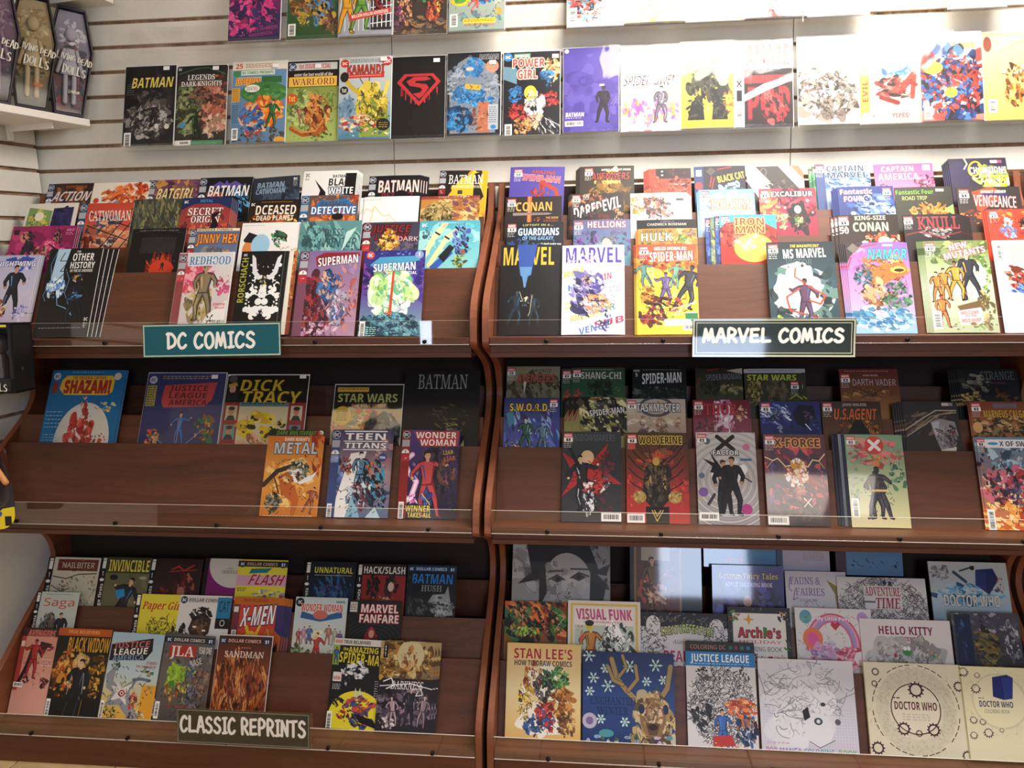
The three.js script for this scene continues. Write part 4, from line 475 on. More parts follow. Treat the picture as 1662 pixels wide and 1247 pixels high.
comic('b4', 1211, 1303, 270, { h: 0.262, d: 2 }, 'white comic with broad dark diagonal bands and a tan corner, rearmost pocket', (c) => c.bg('#e8e4de').p('#3a3532', 16, 0, 56, 0, 100, 60, 100, 100, 92, 100).b(56, 44, 24, 18, 20, '#4a4440 #2c2826 #5c5450', 50).e(30, 12, 5, 8, '#7a7470', 0, 1.2).p('#8a6a44', 78, 0, 92, 0, 100, 14, 100, 30).p('#2a2624', 0, 30, 40, 100, 0, 100));
comic('b4', 1322, 1410, 266, { stack: [2, -0.009, 0, 0.005], s: 'icy blue comic with angular dark title', sc: [(c) => c.bg('#2c6a40', '#1c4a30').mv(2, 4, '7').b(20, 50, 20, 50, 40, '#4a9a5a #1c4a2c #8ac070', 70)] }, 'icy blue comic with angular dark two line title, rearmost pocket', (c) => c.bg('#b0c0d0', '#7a98b8').b(60, 50, 44, 34, 90, '#5a80ac #a8c4dc #2c4a78 #d8e4ec #3a6494', 30).r(0, 0, 17, 155, '#3c4a78').mv(1, 3, '24').t('CAPTAIN', 20, 5, 70, 12, '#1f2a44', { o: '#cfdae4', w: 4 }).t('MARVEL', 20, 19, 76, 12, '#1f2a44', { o: '#cfdae4', w: 4 }));
comic('b4', 1417, 1513, 266, {}, 'pink comic with white block title and a crouching maroon figure, rearmost pocket', (c) => c.bg('#b85080', '#d890ac', '#e8b8c8').t('CAPTAIN', 12, 5, 56, 11, '#f6f0f0', { o: '#6a2c4c', w: 6 }).t('AMERICA', 6, 19, 68, 14, '#f6f0f0', { o: '#6a2c4c', w: 6 }).r(82, 3, 13, 6, '#e8d8d8').r(82, 9, 13, 5, '#fff').b(84, 38, 18, 14, 40, '#7a3c58 #a0587a #4a2438 #c88aa0').b(14, 44, 6, 6, 8, '#3a2430'));
comic('b4', 1538, 1632, 257, { stack: [4, -0.0035, 0, 0.003], s: 'dark purple comic with lime splashes' }, 'dark purple comic with lime splashes and white bolt title, right end of the rearmost pocket', (c) => c.bg('#2a2434', '#3c3440').e(16, 36, 18, 30, '#332c48').b(72, 40, 28, 22, 70, '#c8d83a #e8f080 #8aa024 #3a3a20 #f4f8c0').l('#e8e8b0', 2.5, 28, 0, 32, 12, 26, 22).t('CHAMPIONS', 34, 18, 64, 15, '#f2f4e0', { o: '#3c3440', w: 8 }).e(44, 22, 10, 15, '#e0b83a', 20, 3).r(72, 5, 12, 6, '#e8dcdc').r(84, 5, 8, 6, '#8a4a6a'));
comic('b3', 821, 912, 319, { d: 1 }, 'dark brown comic with tan deco lettering and an orange pillar', (c) => c.bg('#241a1c').r(39, 0, 8, 155, '#c8542c').r(41, 0, 3, 155, '#e88a4c').mv(4, 4, '17').t('CONAN', 18, 11, 66, 18, '#d0a04c', { f: 's' }).p('#8a7c74', 14, 32, 74, 33, 84, 35, 74, 37, 14, 38).tiny(40, 34, 34, 1, '#3a2a2c').b(58, 46, 8, 4, 12, '#b84a24 #e8803c').t('THE BOOK', 72, 41, 22, 4, '#d0a04c').tiny(68, 47, 26, 2, '#b04a34'));
comic('b3', 926, 1012, 314, { d: 0, stack: [2, -0.003, 0, 0.001], s: 'comic with the big slanting white title' }, 'black and tan comic with a big slanting white title, third pocket', (c) => c.bg('#2c2220').b(34, 16, 34, 16, 40, '#a8673c #8a4a2c #c88a5c #3a2420').b(86, 70, 14, 40, 24, '#b87a4c #d8a878').mv(4, 3, '24').tiny(24, 3, 12, 4, '#ddd', 3).t('DAREDEVIL', 4, 18, 92, 24, '#f4f1ec', { r: -16, k: -0.2, o: '#1a1414', w: 5 }).b(40, 80, 40, 40, 40, '#2c2220 #5a2420 #1a1414'));
comic('b3', 1023, 1115, 313, { d: 1, stack: [3, 0.004, 0, 0.002], s: 'white comic with an orange haired profile' }, 'white comic with an orange haired profile and a brown clad figure, third pocket', (c) => c.bg('#f1ede9').b(13, 22, 12, 20, 50, '#c8743c #e09a5c #a0522a #e8b484', 80).e(22, 20, 6, 9, '#f0d8c8').b(44, 26, 20, 18, 60, '#7a4a3c #a86a54 #4a3430 #5a5058 #c89a80').r(53, 8, 1.4, 20, '#2c2428').r(57, 8, 1.4, 20, '#2c2428').r(80, 5, 13, 7, '#d8c8c4').r(80, 12, 13, 5, '#444').tiny(80, 19, 13, 4, '#999').b(50, 44, 24, 10, 30, '#4a4048 #8a7a80'));
comic('b3', 1134, 1224, 307, { stack: [2, -0.003, 0, 0.002], s: 'sky blue comic with the grey stone tower' }, 'sky blue comic with a grey stone tower and two line serif title, third pocket', (c) => c.bg('#6a9cc8', '#a8c4d8', '#c8b48c').b(56, 16, 40, 12, 20, '#d8e4ec #a8c8e0 #f0f4f6', 0, 0.8).r(2, 12, 22, 36, '#8a98a4').b(12, 30, 10, 20, 16, '#9aa8b4 #6a7884').mv(4, 3, '10').t('DOCTOR', 38, 10, 44, 10, '#f0f0e8', { f: 'e', o: '#3a4a5c', w: 5 }).t('DOOM', 20, 22, 72, 20, '#e8d8a8', { f: 'e', o: '#a8602c', w: 7 }));
comic('b3', 1231, 1323, 306, {}, 'crimson comic with a pale face framed by black hair and white orbs, third pocket', (c) => c.bg('#9c2c44', '#7a2838').b(18, 34, 20, 24, 40, '#d87a44 #f0a860 #b04a3c').b(66, 36, 30, 40, 60, '#8a2438 #5a1c2c #b04458 #3a141e').b(66, 62, 18, 30, 50, '#1c1818 #2a2424 #0e0c0c', 80).e(66, 44, 6, 8, '#e8dccc').b(66, 66, 9, 10, 24, '#8ab060 #b8d088 #4a6a34').b(40, 66, 12, 14, 24, '#c8b87c #6a8a4c #e0c8a0').e(12, 26, 2.5, 2.5, '#f8f0ec').e(44, 40, 2.2, 2.2, '#f8f0ec').e(84, 26, 2.8, 2.8, '#f8f0ec').e(92, 50, 2, 2, '#f8f0ec').mv(3, 3, '16').t('EXCALIBUR', 20, 7, 74, 10, '#f4ecec', { o: '#2a1418', w: 12 }));
comic('b3', 1358, 1449, 303, { d: 1, stack: [4, -0.0035, 0, 0.001], s: 'deep blue comic with the white lower case title' }, 'deep blue comic with white rounded title and silver machinery, third pocket', (c) => c.bg('#2c3a78', '#24305c').b(60, 46, 44, 26, 70, '#3a58a8 #8aa8d8 #1c2850 #5a7ac0 #c8d4e8', 30).t('Fantastic', 4, 6, 58, 10, '#f0eeea', { o: '#a83c44', w: 6 }).t('FOUR', 10, 20, 34, 11, '#f0eeea', { o: '#a83c44', w: 6 }).e(52, 26, 7, 7, '#e8e4e0', 0, 1.5).mv(80, 4, '27'));
comic('b3', 1450, 1543, 304, { d: 0 }, 'dark olive comic with green lettering and orange rocky back, third pocket', (c) => c.bg('#38362c', '#2a2a24').t('Fantastic Four', 2, 6, 66, 9, '#7aa844', { o: '#2a3a1c', w: 5 }).t('ROAD TRIP', 12, 19, 44, 8, '#b8d070', { n: 1 }).b(58, 48, 32, 16, 60, '#a8682c #d89a4c #6a4018 #c8843c').p('#8ac860', 84, 46, 100, 36, 100, 60).r(72, 5, 14, 5, '#efeee8').b(60, 90, 40, 30, 40, '#8a5424 #5a3818'));
comic('b3', 1549, 1652, 303, { d: 1, rot: -0.8 }, 'charcoal comic with jagged white and red title, right end of the third pocket', (c) => c.bg('#2e2826', '#4a3430').p('#c0442c', 24, 10, 54, 0, 74, 10, 60, 30, 30, 50).b(50, 56, 50, 14, 50, '#c85a2c #e08a44 #7a2c1c #3a201a', 0).mv(4, 5, '1', 1.05).t('GHOST RIDER', 38, 7, 40, 5, '#f4efe8', { k: -0.3 }).r(40, 13, 40, 6, '#2a2a5a').t('VENGEANCE', 26, 17, 66, 21, '#f4efe8', { r: 4, o: '#a83424', w: 5, n: 1 }));
comic('b2', 823, 915, 361, { d: 2 }, 'black comic with rounded white title over a dim blue city', (c) => c.bg('#15181d', '#22304c').b(50, 40, 40, 14, 30, '#2c4a78 #16202e #3a6098').t('LIFTOFF IN 4...', 28, 4, 54, 4, '#b8b060').mv(2, 3, '9').t('GUARDIANS', 20, 12, 72, 14, '#dfeaf2', { o: '#3a5a80', w: 6 }).t('OF THE GALAXY', 28, 28, 54, 7, '#8ab4d4', { k: -0.1 }).t('"I shall make you', 60, 41, 36, 4, '#e8e8e8').tiny(72, 47, 24, 1, '#e8e8e8'));
comic('b2', 931, 1023, 357, { gloss: 1 }, 'purple and teal comic with a hooded pale face, second pocket', (c) => c.bg('#5a5a88', '#5c8a98', '#46406c').b(22, 50, 20, 36, 50, '#6a3c8a #4a4a80 #8a5aa0 #2c2c50', 80).b(78, 50, 20, 30, 40, '#5a4a80 #4a7a90 #3a3458').b(58, 50, 16, 22, 40, '#6a6e7a #4a4e58 #8a98a0', 85).e(58, 48, 8, 11, '#d8b8a4').mv(2, 3, '8').t('HELLIONS', 24, 4, 68, 12, '#f2ecec', { o: '#8a2430', w: 8 }));
comic('b2', 1033, 1129, 357, { d: -2.4 }, 'plain black comic with one line of spaced white capitals, second pocket', (c) => c.bg('#141214').t('IN MEMORY OF', 40, 3, 24, 2, '#888').t('CHADWICK BOSEMAN', 18, 7, 66, 4.5, '#e0dcd8', { n: 1 }));
comic('b2', 1035, 1131, 371, { d: 2, stack: [2, -0.003, 0, 0.001], s: 'comic with the cracked green letters' }, 'comic with cracked pale green letters, a green fist and fiery rays, second pocket', (c) => c.bg('#c8843c', '#a8602c').b(70, 14, 34, 14, 40, '#f0b060 #e87830 #f8dc98 #8a4a24', 30).t('IMMORTAL', 8, 2, 40, 6, '#2a3a24').t('HULK', 4, 8, 54, 16, '#c8d8b0', { o: '#24382a', w: 6 }).b(76, 22, 14, 9, 30, '#4a8a3c #2c5c28 #7ab458').b(90, 8, 8, 8, 14, '#8a9098 #4a4e54').b(50, 32, 52, 10, 30, '#8a4a24 #3a5a2c #c87830', 0));
comic('b2', 1167, 1259, 349, { d: 2, stack: [3, -0.0125, 0, 0.0006], s: 'blue and gold comic with the red block title', sc: [(c) => c.bg('#2c3f80', '#24305c').mv(2, 3, '3').b(30, 60, 30, 60, 40, '#3a58a0 #1c2850 #5a7ac0', 70), (c) => c.bg('#5a6a58', '#3a4a4c').b(30, 60, 30, 60, 40, '#7a8a70 #3a4a44 #b0a868', 70)] }, 'comic with red block title over a gold and red metal dome on blue, second pocket', (c) => c.bg('#3a9ac8', '#5ab4d4').mv(4, 2, '4', 0.9).p('#a02c24', 0, 50, 14, 20, 60, 6, 100, 30, 100, 100, 0, 100).b(20, 40, 22, 26, 40, '#a8302a #c84a3c #6a1a1a #e07058').b(88, 50, 14, 26, 24, '#a8302a #c84a3c #6a1a1a').e(58, 66, 34, 28, '#d8b04c').b(56, 58, 28, 16, 40, '#e8c870 #c8983c #f4e4a8', 20, 0.6).t('IRON', 26, 6, 54, 15, '#b8302a', { o: '#f0d86a', w: 8 }).t('MAN', 26, 23, 54, 14, '#b8302a', { o: '#f0d86a', w: 8 }));
comic('b2', 1358, 1456, 349, { d: 1, stack: [2, -0.009, 0, 0.001], s: 'dark comic with pale green capitals' }, 'dark comic with pale green capitals and a red glow, second pocket', (c) => c.bg('#2a221f', '#4a2c24').mv(2, 3, '1', 1.1).t('50', 2, 24, 16, 12, '#b8b4b0').b(70, 50, 30, 16, 50, '#c84a2c #e8804c #8a2a1c #f4c8a0').e(74, 50, 10, 8, '#f8dcc0').t('KING-SIZE', 28, 3, 52, 8, '#c8d4a8').t('CONAN', 24, 15, 60, 17, '#d0dcb0', { o: '#3a4a2c', w: 6 }));
comic('b2', 1464, 1559, 348, { d: 2, stack: [4, 0.007, 0, 0.001], s: 'black comic with spiked dark red title' }, 'black comic with spiked dark red title and a grey winged shape, second pocket', (c) => c.bg('#231a1b').mv(2, 4, '5').b(56, 36, 26, 12, 40, '#7a7474 #a89c9c #3a3232 #c8bcbc', 10).t('KNULL', 24, 5, 72, 24, '#8a2a2c', { n: 1, f: 'e', o: '#c8605c', w: 2 }).l('#8a2a2c', 2, 4, 40, 30, 34, 60, 46, 96, 36));
comic('b2', 1599, 1692, 340, { d: 1, stack: [2, -0.004, 0, 0.001], s: 'orange red comic at the picture edge' }, 'orange red comic with a pale blue haired figure, right end of the second pocket', (c) => c.bg('#c83c2c', '#d0482f').b(50, 14, 40, 14, 20, '#e88a3c #d85a30', 30, 0.6).mv(6, 3, '16').t('MARAUDERS', 8, 20, 86, 11, '#8a2a24').b(38, 30, 9, 10, 26, '#e8e4e4 #c8ccd8 #ffffff').b(36, 48, 14, 14, 30, '#8aa0c8 #b8c8e0 #5a70a0').b(70, 34, 12, 14, 24, '#241c20 #e8c8b0 #3a2a2c').b(72, 54, 14, 10, 16, '#a82c34 #8a2028'));
comic('b1', 814, 903, 398, { stack: [3, 0.005, 0, 0.001], s: 'black comic with yellow title letters and a blue skyline' }, 'black comic with yellow title letters, an upside down blue skyline and two glowing figures', (c) => c.bg('#15151a', '#101013').t('MARVEL', 3, 4, 94, 36, '#d8b03c').p('#33509a', 30, 0, 66, 0, 58, 46, 56, 60, 50, 62, 46, 84, 43, 84, 40, 64, 36, 60, 34, 46).p('#5a8ab8', 35, 44, 57, 44, 55, 60, 50, 62, 46, 84, 43, 84, 40, 64, 37, 60).b(47, 110, 8, 7, 24, '#f8ecb8 #f0d070 #ffffff').g(28, 155, 66, '#14202a #1c2e3c #3a6a80', '#2c4a5a', 4, 0.4).g(64, 155, 60, '#14202a #22303a #4a5a60', '#4a4a48', -6, 0.3).l('#c8bc88', 1, 36, 92, 42, 110).l('#c8bc88', 1, 58, 100, 55, 130, 52, 138));
comic('b1', 913, 1013, 398, { d: 1 }, 'white comic with purple title and a leaping dancer over pastel lettering, front pocket', (c) => { c.bg('#e8e2ea'); const p = ['#d8b84a', '#b03a54', '#4a7ab8', '#a890c8', '#c84a5c', '#e0c878', '#5a9a8a']; ['IRON', 'CAPTAIN', 'HULK', 'FANTASTIC', 'AVENGERS', 'X', 'THOR', 'AMERICA', 'SUB', 'VENGE'].forEach((s, i) => c.t(s, (i * 37) % 60 - 6, 44 + i * 10.5, 50, 11, p[i % 7], { r: -14, k: -0.2 })); c.t('MARVEL', 4, 4, 92, 28, '#4a3c9c', { o: '#f6f2f6', w: 4 }).b(34, 26, 26, 14, 16, '#d8a8c8 #e8dce8 #c8b8e0').b(40, 84, 30, 36, 70, '#4a4488 #2c2a50 #8a80b8 #d8d0e4 #6a64a0', 45).b(60, 104, 20, 18, 30, '#d8a880 #e8c8a8 #b88a64', 20).b(70, 132, 9, 18, 20, '#4a4488 #2c2a50', 80).b(40, 64, 8, 10, 14, '#d8a880 #3a2c30 #e8c0a0').ink(50, 94, 34, 50, 60, '#2a2444', 0.7); });
comic('b1', 1032, 1130, 397, { stack: [4, -0.0015, 0, 0], s: 'yellow and orange comic full of fighting figures' }, 'yellow and orange comic full of fighting figures with white angular title, front pocket', (c) => c.bg('#c84a2c', '#e0c040', '#e8c848').b(50, 36, 50, 26, 60, '#a83428 #d8642c #7a2420 #e89a3c').b(50, 84, 44, 40, 30, '#e8d048 #f0dc70 #d8b83c', 70, 0.6).g(76, 116, 78, '#24242a #3a3a44 #6a6a78', '#3a3a40', 12, 0.4).g(48, 110, 58, '#4a3a6a #6a5a90 #9a8ab8', '#6a5a90', 0, 0.9).g(18, 80, 50, '#3a5a5a #5a8a7a #8a3a54', '#7a5a4c', -10, 0.9).g(60, 80, 46, '#4a7a68 #6aa088 #98c8a8', '#6aa088', 10, 0.8).b(44, 108, 30, 14, 40, '#8a2c24 #2c2428 #c84a3c #1c1a20', 20).b(20, 90, 12, 14, 30, '#8a4a20 #c88a3c #5a2c14').b(28, 128, 22, 16, 50, '#7a2028 #5a4038 #a83c34 #3a2c28').e(32, 122, 5, 4, '#f0d050').l('#f8f4d8', 1.6, 56, 118, 96, 104, 60, 126, 98, 122).r(78, 124, 20, 14, '#3a7a4c').bar(74, 142, 24, 12).mv(6, 3, '31').t('MILES MORALES:', 30, 5, 54, 6, '#f4efe8', { k: -0.1 }).t('SPIDER-MAN', 22, 13, 72, 18, '#f4f0ea', { o: '#7a2420', w: 6, r: -2 }).ink(50, 90, 44, 50, 80, '#1c1414', 0.8));
comic('b1', 1243, 1349, 393, { d: 1, stack: [3, 0.0025, 0, 0.001], s: 'dark teal comic with a white smoke burst' }, 'dark teal comic with a white smoke burst and a figure with ribbon scarves, front pocket', (c) => c.bg('#1f2a2e', '#34505a', '#24383c').b(50, 86, 36, 40, 70, '#f4f2e8 #ffffff #e4e0d0', null, 0.9).b(50, 86, 50, 56, 40, '#34505a #1c282c #5a7a70 #24383c').b(50, 84, 30, 32, 40, '#f8f6ee #ffffff', null, 0.9).g(54, 140, 76, '#3a2c40 #5a3c54 #4a5a90', '#5a3a34', 0, 0.8).l('#a84a34', 3, 46, 80, 26, 94, 30, 116, 56, 124).l('#a84a34', 3, 60, 76, 84, 92, 76, 106, 60, 100).l('#a84a34', 2.5, 56, 72, 40, 60, 42, 46).b(50, 134, 30, 12, 30, '#7a3424 #4a2420 #5a6a90').mv(3, 4, '17').t('THE MAGNIFICENT', 36, 5, 44, 5, '#d8c04a', { k: -0.2 }).t('MS MARVEL', 24, 12, 66, 16, '#f0eeea', { r: -2 }).t('VICTOR', 28, 30, 40, 10, '#5a6a6c', { n: 1 }).b(10, 132, 10, 8, 12, '#8aa848 #c8d878'));
comic('b1', 1371, 1472, 394, { d: 0, stack: [4, -0.0025, 0.35, 0], s: 'pink and blue comic with the orange maned beast' }, 'pink and blue comic with an orange maned sea beast and teal wave, front pocket', (c) => c.bg('#7a58a0', '#c084b0', '#8ab4d0').b(20, 40, 26, 30, 30, '#d86aa8 #e890b8 #a85a98').b(60, 46, 34, 24, 80, '#b06030 #d88a4c #8a4018 #e8ac70', 20).p('#b86a34', 28, 60, 56, 40, 92, 40, 96, 58, 66, 70, 40, 84).e(80, 50, 12, 6, '#e8c850').e(82, 51, 8, 3, '#3a1c14').b(24, 60, 14, 20, 40, '#3a5a6a #5a8090 #24343c').b(44, 96, 26, 20, 60, '#c8946c #8a5a3c #e0b48c #4a3024').e(34, 92, 9, 11, '#c89470').b(76, 98, 20, 24, 50, '#3a6a48 #5a8a60 #244430 #8a6a98').b(50, 136, 54, 20, 80, '#5a9ac8 #a8d0e4 #2c6a98 #e8f4f8 #4a7a90', 20).t('NAMOR', 34, 11, 64, 20, '#4aa0b8', { k: -0.15, o: '#24506a', w: 4 }).p('#2c2426', 0, 0, 30, 0, 6, 26, 0, 40).r(6, 3, 14, 14, '#6a605a', 45).l('#a82c30', 2, 24, 8, 50, 3).l('#a82c30', 2, 2, 44, 8, 26).r(60, 3, 16, 4, '#e8dcdc').ink(50, 80, 44, 50, 70, '#2a1c20', 0.8));
comic('b1', 1497, 1601, 391, { d: 1, t: 0.0018, stack: [5, -0.0022, 0, 0], s: 'comic with a group in yellow and black suits' }, 'comic with a group in yellow and black suits by a mossy tree', (c) => c.bg('#6a7a4a', '#b8c8a8', '#a8b090').b(50, 20, 54, 22, 50, '#4a5a34 #7a8a50 #5a6a3c #98a868').b(88, 60, 12, 34, 40, '#5a7a34 #8aa854 #3a5424').b(60, 70, 30, 30, 16, '#c8e0d8 #a8d0c8', 0, 0.8).g(64, 106, 84, '#24242a #34343c #d8a040', '#d8b090', 0, 0.1).g(44, 104, 66, '#5a4a2c #d0943c #e8b860', '#8a5a40', 0, 0.3).g(26, 106, 56, '#5a3c24 #c8843c #e0a858', '#c89878', 0, 0.2).g(14, 108, 52, '#4a3420 #b87834 #d8a054', '#d8a888', 0, 0.1).g(18, 152, 56, '#6a2c30 #c87838 #e0a050', '#b84a40', 0, 0.2).p('#6a5438', 40, 116, 84, 104, 88, 116, 46, 128).b(84, 122, 12, 30, 40, '#8a7a4c #5a5034 #b0a068', 80).p('#e8c4c4', 40, 124, 76, 118, 78, 146, 42, 148).t('WELCOME', 44, 124, 28, 6, '#b05a60', { r: -4 }).t('TO THE', 50, 131, 18, 4, '#b05a60', { r: -4 }).t('WILD HUNT', 44, 137, 30, 6, '#b05a60', { r: -4 }).b(60, 150, 40, 8, 24, '#5a9a4c #3a6a34 #8a6a48', 0).mv(3, 3, '14').t('NEW', 38, 5, 30, 11, '#f6f4f0', { r: -12, o: '#a8404c', w: 8 }).t('MUTANTS', 28, 17, 68, 11, '#f6f4f0', { r: -12, o: '#a8404c', w: 8 }).bar(2, 124, 13, 30, 1));
comic('b1', 1613, 1716, 390, { stack: [2, -0.002, 0, 0], s: 'white comic cut by the picture edge' }, 'white comic with outlined yellow title and a flying red figure', (c) => c.bg('#f2efe9', '#f0ede8', '#c8d8ec').t('POWER', 14, 8, 76, 17, '#f6f0d8', { o: '#c8a040', w: 5 }).t('PACK', 26, 27, 60, 16, '#f6f0d8', { o: '#c8a040', w: 5 }).b(30, 76, 16, 24, 50, '#a83a2c #7a2420 #d86a4c #3a2420', 30).e(30, 58, 9, 7, '#6a2c1c').b(40, 96, 20, 12, 26, '#4a78b8 #6a98d0 #2c4a80', 30).e(56, 84, 14, 12, '#f0d850').g(34, 150, 40, '#2c3a60 #4a5a88 #7a8ab0', '#b08068', 60, 0.5).bar(2, 6, 9, 34, 1));

// ------------------------------------------------------------ middle tier
const T = { h: 0.343 };
comic('c2', 87, 204, 601, { ...T, stack: [1, 0.008, 0, 0], s: 'large blue comic with the white oval' }, 'large blue comic with a white oval, two figures in red and a yellow speech balloon', (c) => c.bg('#1f6a9c').e(8, 9, 5, 5, '#c8d0d8').t('DC', 5, 7, 6, 4, '#234').e(91, 9, 5, 5, '#d8c8c0').tiny(28, 3, 44, 1, '#9ac').b(50, 19, 36, 9, 1, '#e0b83a').p('#e6b93c', 22, 8, 84, 8, 88, 14, 87, 30, 80, 34, 22, 34, 14, 26, 16, 14).t('THE ORIGINAL CAPTAIN', 30, 9, 46, 4, '#b03a2c').t('SHAZAM!', 20, 14, 64, 17, '#b8342a', { o: '#7a2018', w: 4 }).p('#8a4038', 4, 18, 12, 16, 12, 32, 4, 32).e(56, 96, 37, 52, '#d8d2c4').b(50, 38, 40, 2, 8, '#7a6a3a', 0).b(52, 92, 17, 44, 70, '#8c2820 #b8382a #c8443a #a02c22 #d85a48', 85, 0.5).b(78, 108, 13, 26, 40, '#8c2820 #b03428 #2a2c48 #c8443a', 80, 0.5).b(80, 50, 13, 8, 14, '#d8cc8a #c8b868 #e4dca8', 10).b(50, 44, 6, 7, 8, '#d8a888 #c08868').tiny(3, 56, 22, 5, '#9ac8dc', 5).tiny(3, 86, 22, 12, '#8abcd4', 3.6));
comic('c2', 242, 368, 606, { ...T, d: 1, bag: 0.004, tag: [0.72, 0.965] }, 'large navy bagged comic with a red shield title and radiating figures', (c) => c.bg('#3a3c68', '#34365e').e(8, 9, 5, 5, '#c8c8d0').t('DC', 5, 7, 6, 4, '#223').tiny(20, 4, 60, 2, '#b0a868').p('#c04a48', 24, 16, 90, 12, 86, 34, 78, 42, 26, 44, 22, 36).t('JUSTICE', 32, 16, 48, 7, '#5a2c34', { k: -0.1 }).t('LEAGUE', 30, 25, 50, 7, '#5a2c34', { k: -0.1 }).t('AMERICA', 32, 34, 48, 7, '#5a2c34', { k: -0.1 }).r(2, 16, 12, 26, '#a89c50').tiny(3, 18, 10, 8, '#4a4630', 3).g(50, 90, 40, '#2a4a80 #3a68a8 #8a3a3c', '#c89878', 0, 1).b(20, 82, 10, 12, 26, '#c8503c #e8a060 #3a6a44').b(80, 70, 14, 14, 30, '#c88a3c #3a3a3c #8a5a2c #3a6a44', 60).b(48, 106, 22, 14, 50, '#e0a83a #c85a28 #f4d878 #8a3018').e(48, 106, 13, 10, '#d8a040').e(48, 108, 7, 7, '#c05a38').l('#8a94b8', 0.8, 48, 100, 20, 80).l('#8a94b8', 0.8, 48, 100, 80, 70).l('#8a94b8', 0.8, 48, 98, 50, 60).b(84, 108, 12, 8, 20, '#8a3a34 #2a3a6a #c89878').b(14, 110, 12, 8, 20, '#3a5a4a #6a3a34'));
comic('c2', 371, 502, 609, { ...T, d: 0, bag: 0.01, tag: [0.86, 0.985] }, 'large bagged comic with yellow block title and red framed portrait boxes', (c) => { c.bg('#16150f').r(0, 34, 100, 100, '#8c2c28').t('DICK', 16, 6, 54, 14, '#c8a82c', { o: '#16150f', k: -0.15, w: 3 }).t('TRACY', 20, 20, 72, 15, '#c8a82c', { k: -0.15 }).e(7, 5, 5, 5, '#55504a').p('#b89c30', 2, 12, 12, 9, 14, 14, 3, 16).e(8, 18, 4, 5, '#c89878').r(3, 22, 12, 10, '#22242c').r(19, 35, 60, 90, '#c8bc98').r(19, 34, 60, 5, '#5a7a80').tiny(22, 35, 54, 1, '#222'); for (const [x, y, k] of [[3, 38, '#c0b48c'], [3, 61, '#6a9088'], [3, 84, '#c0b48c'], [82, 38, '#c8c0a0'], [82, 61, '#6a8088']]) c.r(x, y, 14, 18, k).e(x + 7, y + 7, 3.4, 4.6, '#b8805c').e(x + 7, y + 3.5, 4, 2.4, '#3a2c24').p('#2c3430', x + 1, y + 18, x + 4, y + 12, x + 10, y + 12, x + 13, y + 18); c.b(48, 62, 26, 16, 40, '#d4b82c #e0c848 #c0a020 #15130e', 8, 0.6).b(44, 96, 20, 24, 40, '#c08862 #a8704c #d8a480 #8a5a40', 70, 0.6); });
comic('c2', 545, 655, 625, { ...T, h: 0.32, d: -1, bag: 0.012 }, 'large bagged comic with pale green title over black shapes and orange brushwork', (c) => c.bg('#16170f').r(0, 36, 100, 110, '#a8946a').r(4, 4, 46, 7, '#c8a040').tiny(6, 6, 42, 1, '#4a3a18').t('STAR WARS', 5, 13, 88, 13, '#a8b064', { o: '#20241a', w: 3 }).t('THE FULL STORY', 26, 29, 50, 5, '#c87840').b(40, 62, 40, 26, 80, '#c86a34 #d8a05c #8a9a5c #b84428 #7a8a5a #e0c890', 20).e(14, 46, 13, 14, '#c8a83c').tiny(6, 40, 16, 5, '#7a5a1c', 3).b(76, 72, 24, 30, 60, '#1c1f24 #2a2e34 #3a4048 #14161a #5a626a', 80, 0.6).b(50, 120, 50, 20, 40, '#8a5a34 #2a2c28 #6a6a44'));
comic('c2', 658, 780, 602, { ...T, d: 1 }, 'large black comic with thin grey title and half a dark green face in shadow', (c) => c.bg('#151514', '#111110').t('BATMAN', 18, 5, 66, 20, '#8e9490', { n: 1, f: 'e' }).b(60, 62, 26, 16, 40, '#3a3c28 #1a1b16 #5c5c38 #22231c', 25, 0.2).b(70, 74, 14, 8, 24, '#7a7444 #a89c5c #4a482c', 10, 0.2).b(40, 84, 20, 6, 14, '#3a3a26 #1a1a16', 10, 0.2).p('#b8a878', 66, 122, 82, 92, 84, 124));
comic('c1', 437, 528, 698, { bow: 0.001 }, 'orange comic with chrome title and a long gun barrel, front pocket of the middle tier', (c) => c.bg('#c86a28', '#e0a04c', '#c8742c').r(0, 0, 100, 11, '#1c2a16').t('DARK MULTIVERSE', 14, 2, 70, 7, '#6a9a34', { k: -0.2 }).e(92, 6, 5, 5, '#e8e4d8').t('1', 90.5, 3, 3, 5, '#222').b(84, 40, 20, 40, 30, '#a83c1c #d8642c #8a2c18', 80, 0.3).b(40, 90, 40, 50, 40, '#e8a850 #f0c878 #d88a38', 60, 0.5).t('DARK NIGHTS', 30, 14, 44, 6, '#f0ece4').t('METAL', 12, 22, 78, 20, '#c8ccd0', { o: '#4a4a50', w: 6 }).l('#3a3028', 8, 2, 96, 24, 72, 48, 64).b(60, 72, 18, 18, 60, '#e8e4da #6a6a4c #8a8a5c #2c2a28 #b8b4a8').p('#e8e8e4', 46, 62, 52, 76, 62, 90, 84, 78, 94, 70, 84, 88, 66, 94, 54, 90).l('#b05a24', 5, 28, 84, 40, 76, 50, 84, 46, 100).p('#b8602a', 28, 86, 56, 96, 66, 120, 60, 150, 54, 150, 54, 124, 34, 110).g(82, 142, 44, '#5a2c20 #a85a38 #e0b088', '#d89068', 12, 0.6).b(22, 126, 14, 16, 50, '#4a4640 #7a766c #2a2824 #a09a8c').l('#2a2018', 2, 20, 84, 30, 110).ink(50, 96, 44, 48, 50, '#2a1810', 0.8).tiny(8, 147, 84, 1, '#f0e0c8').tiny(16, 151, 60, 1, '#e0c8a8'));
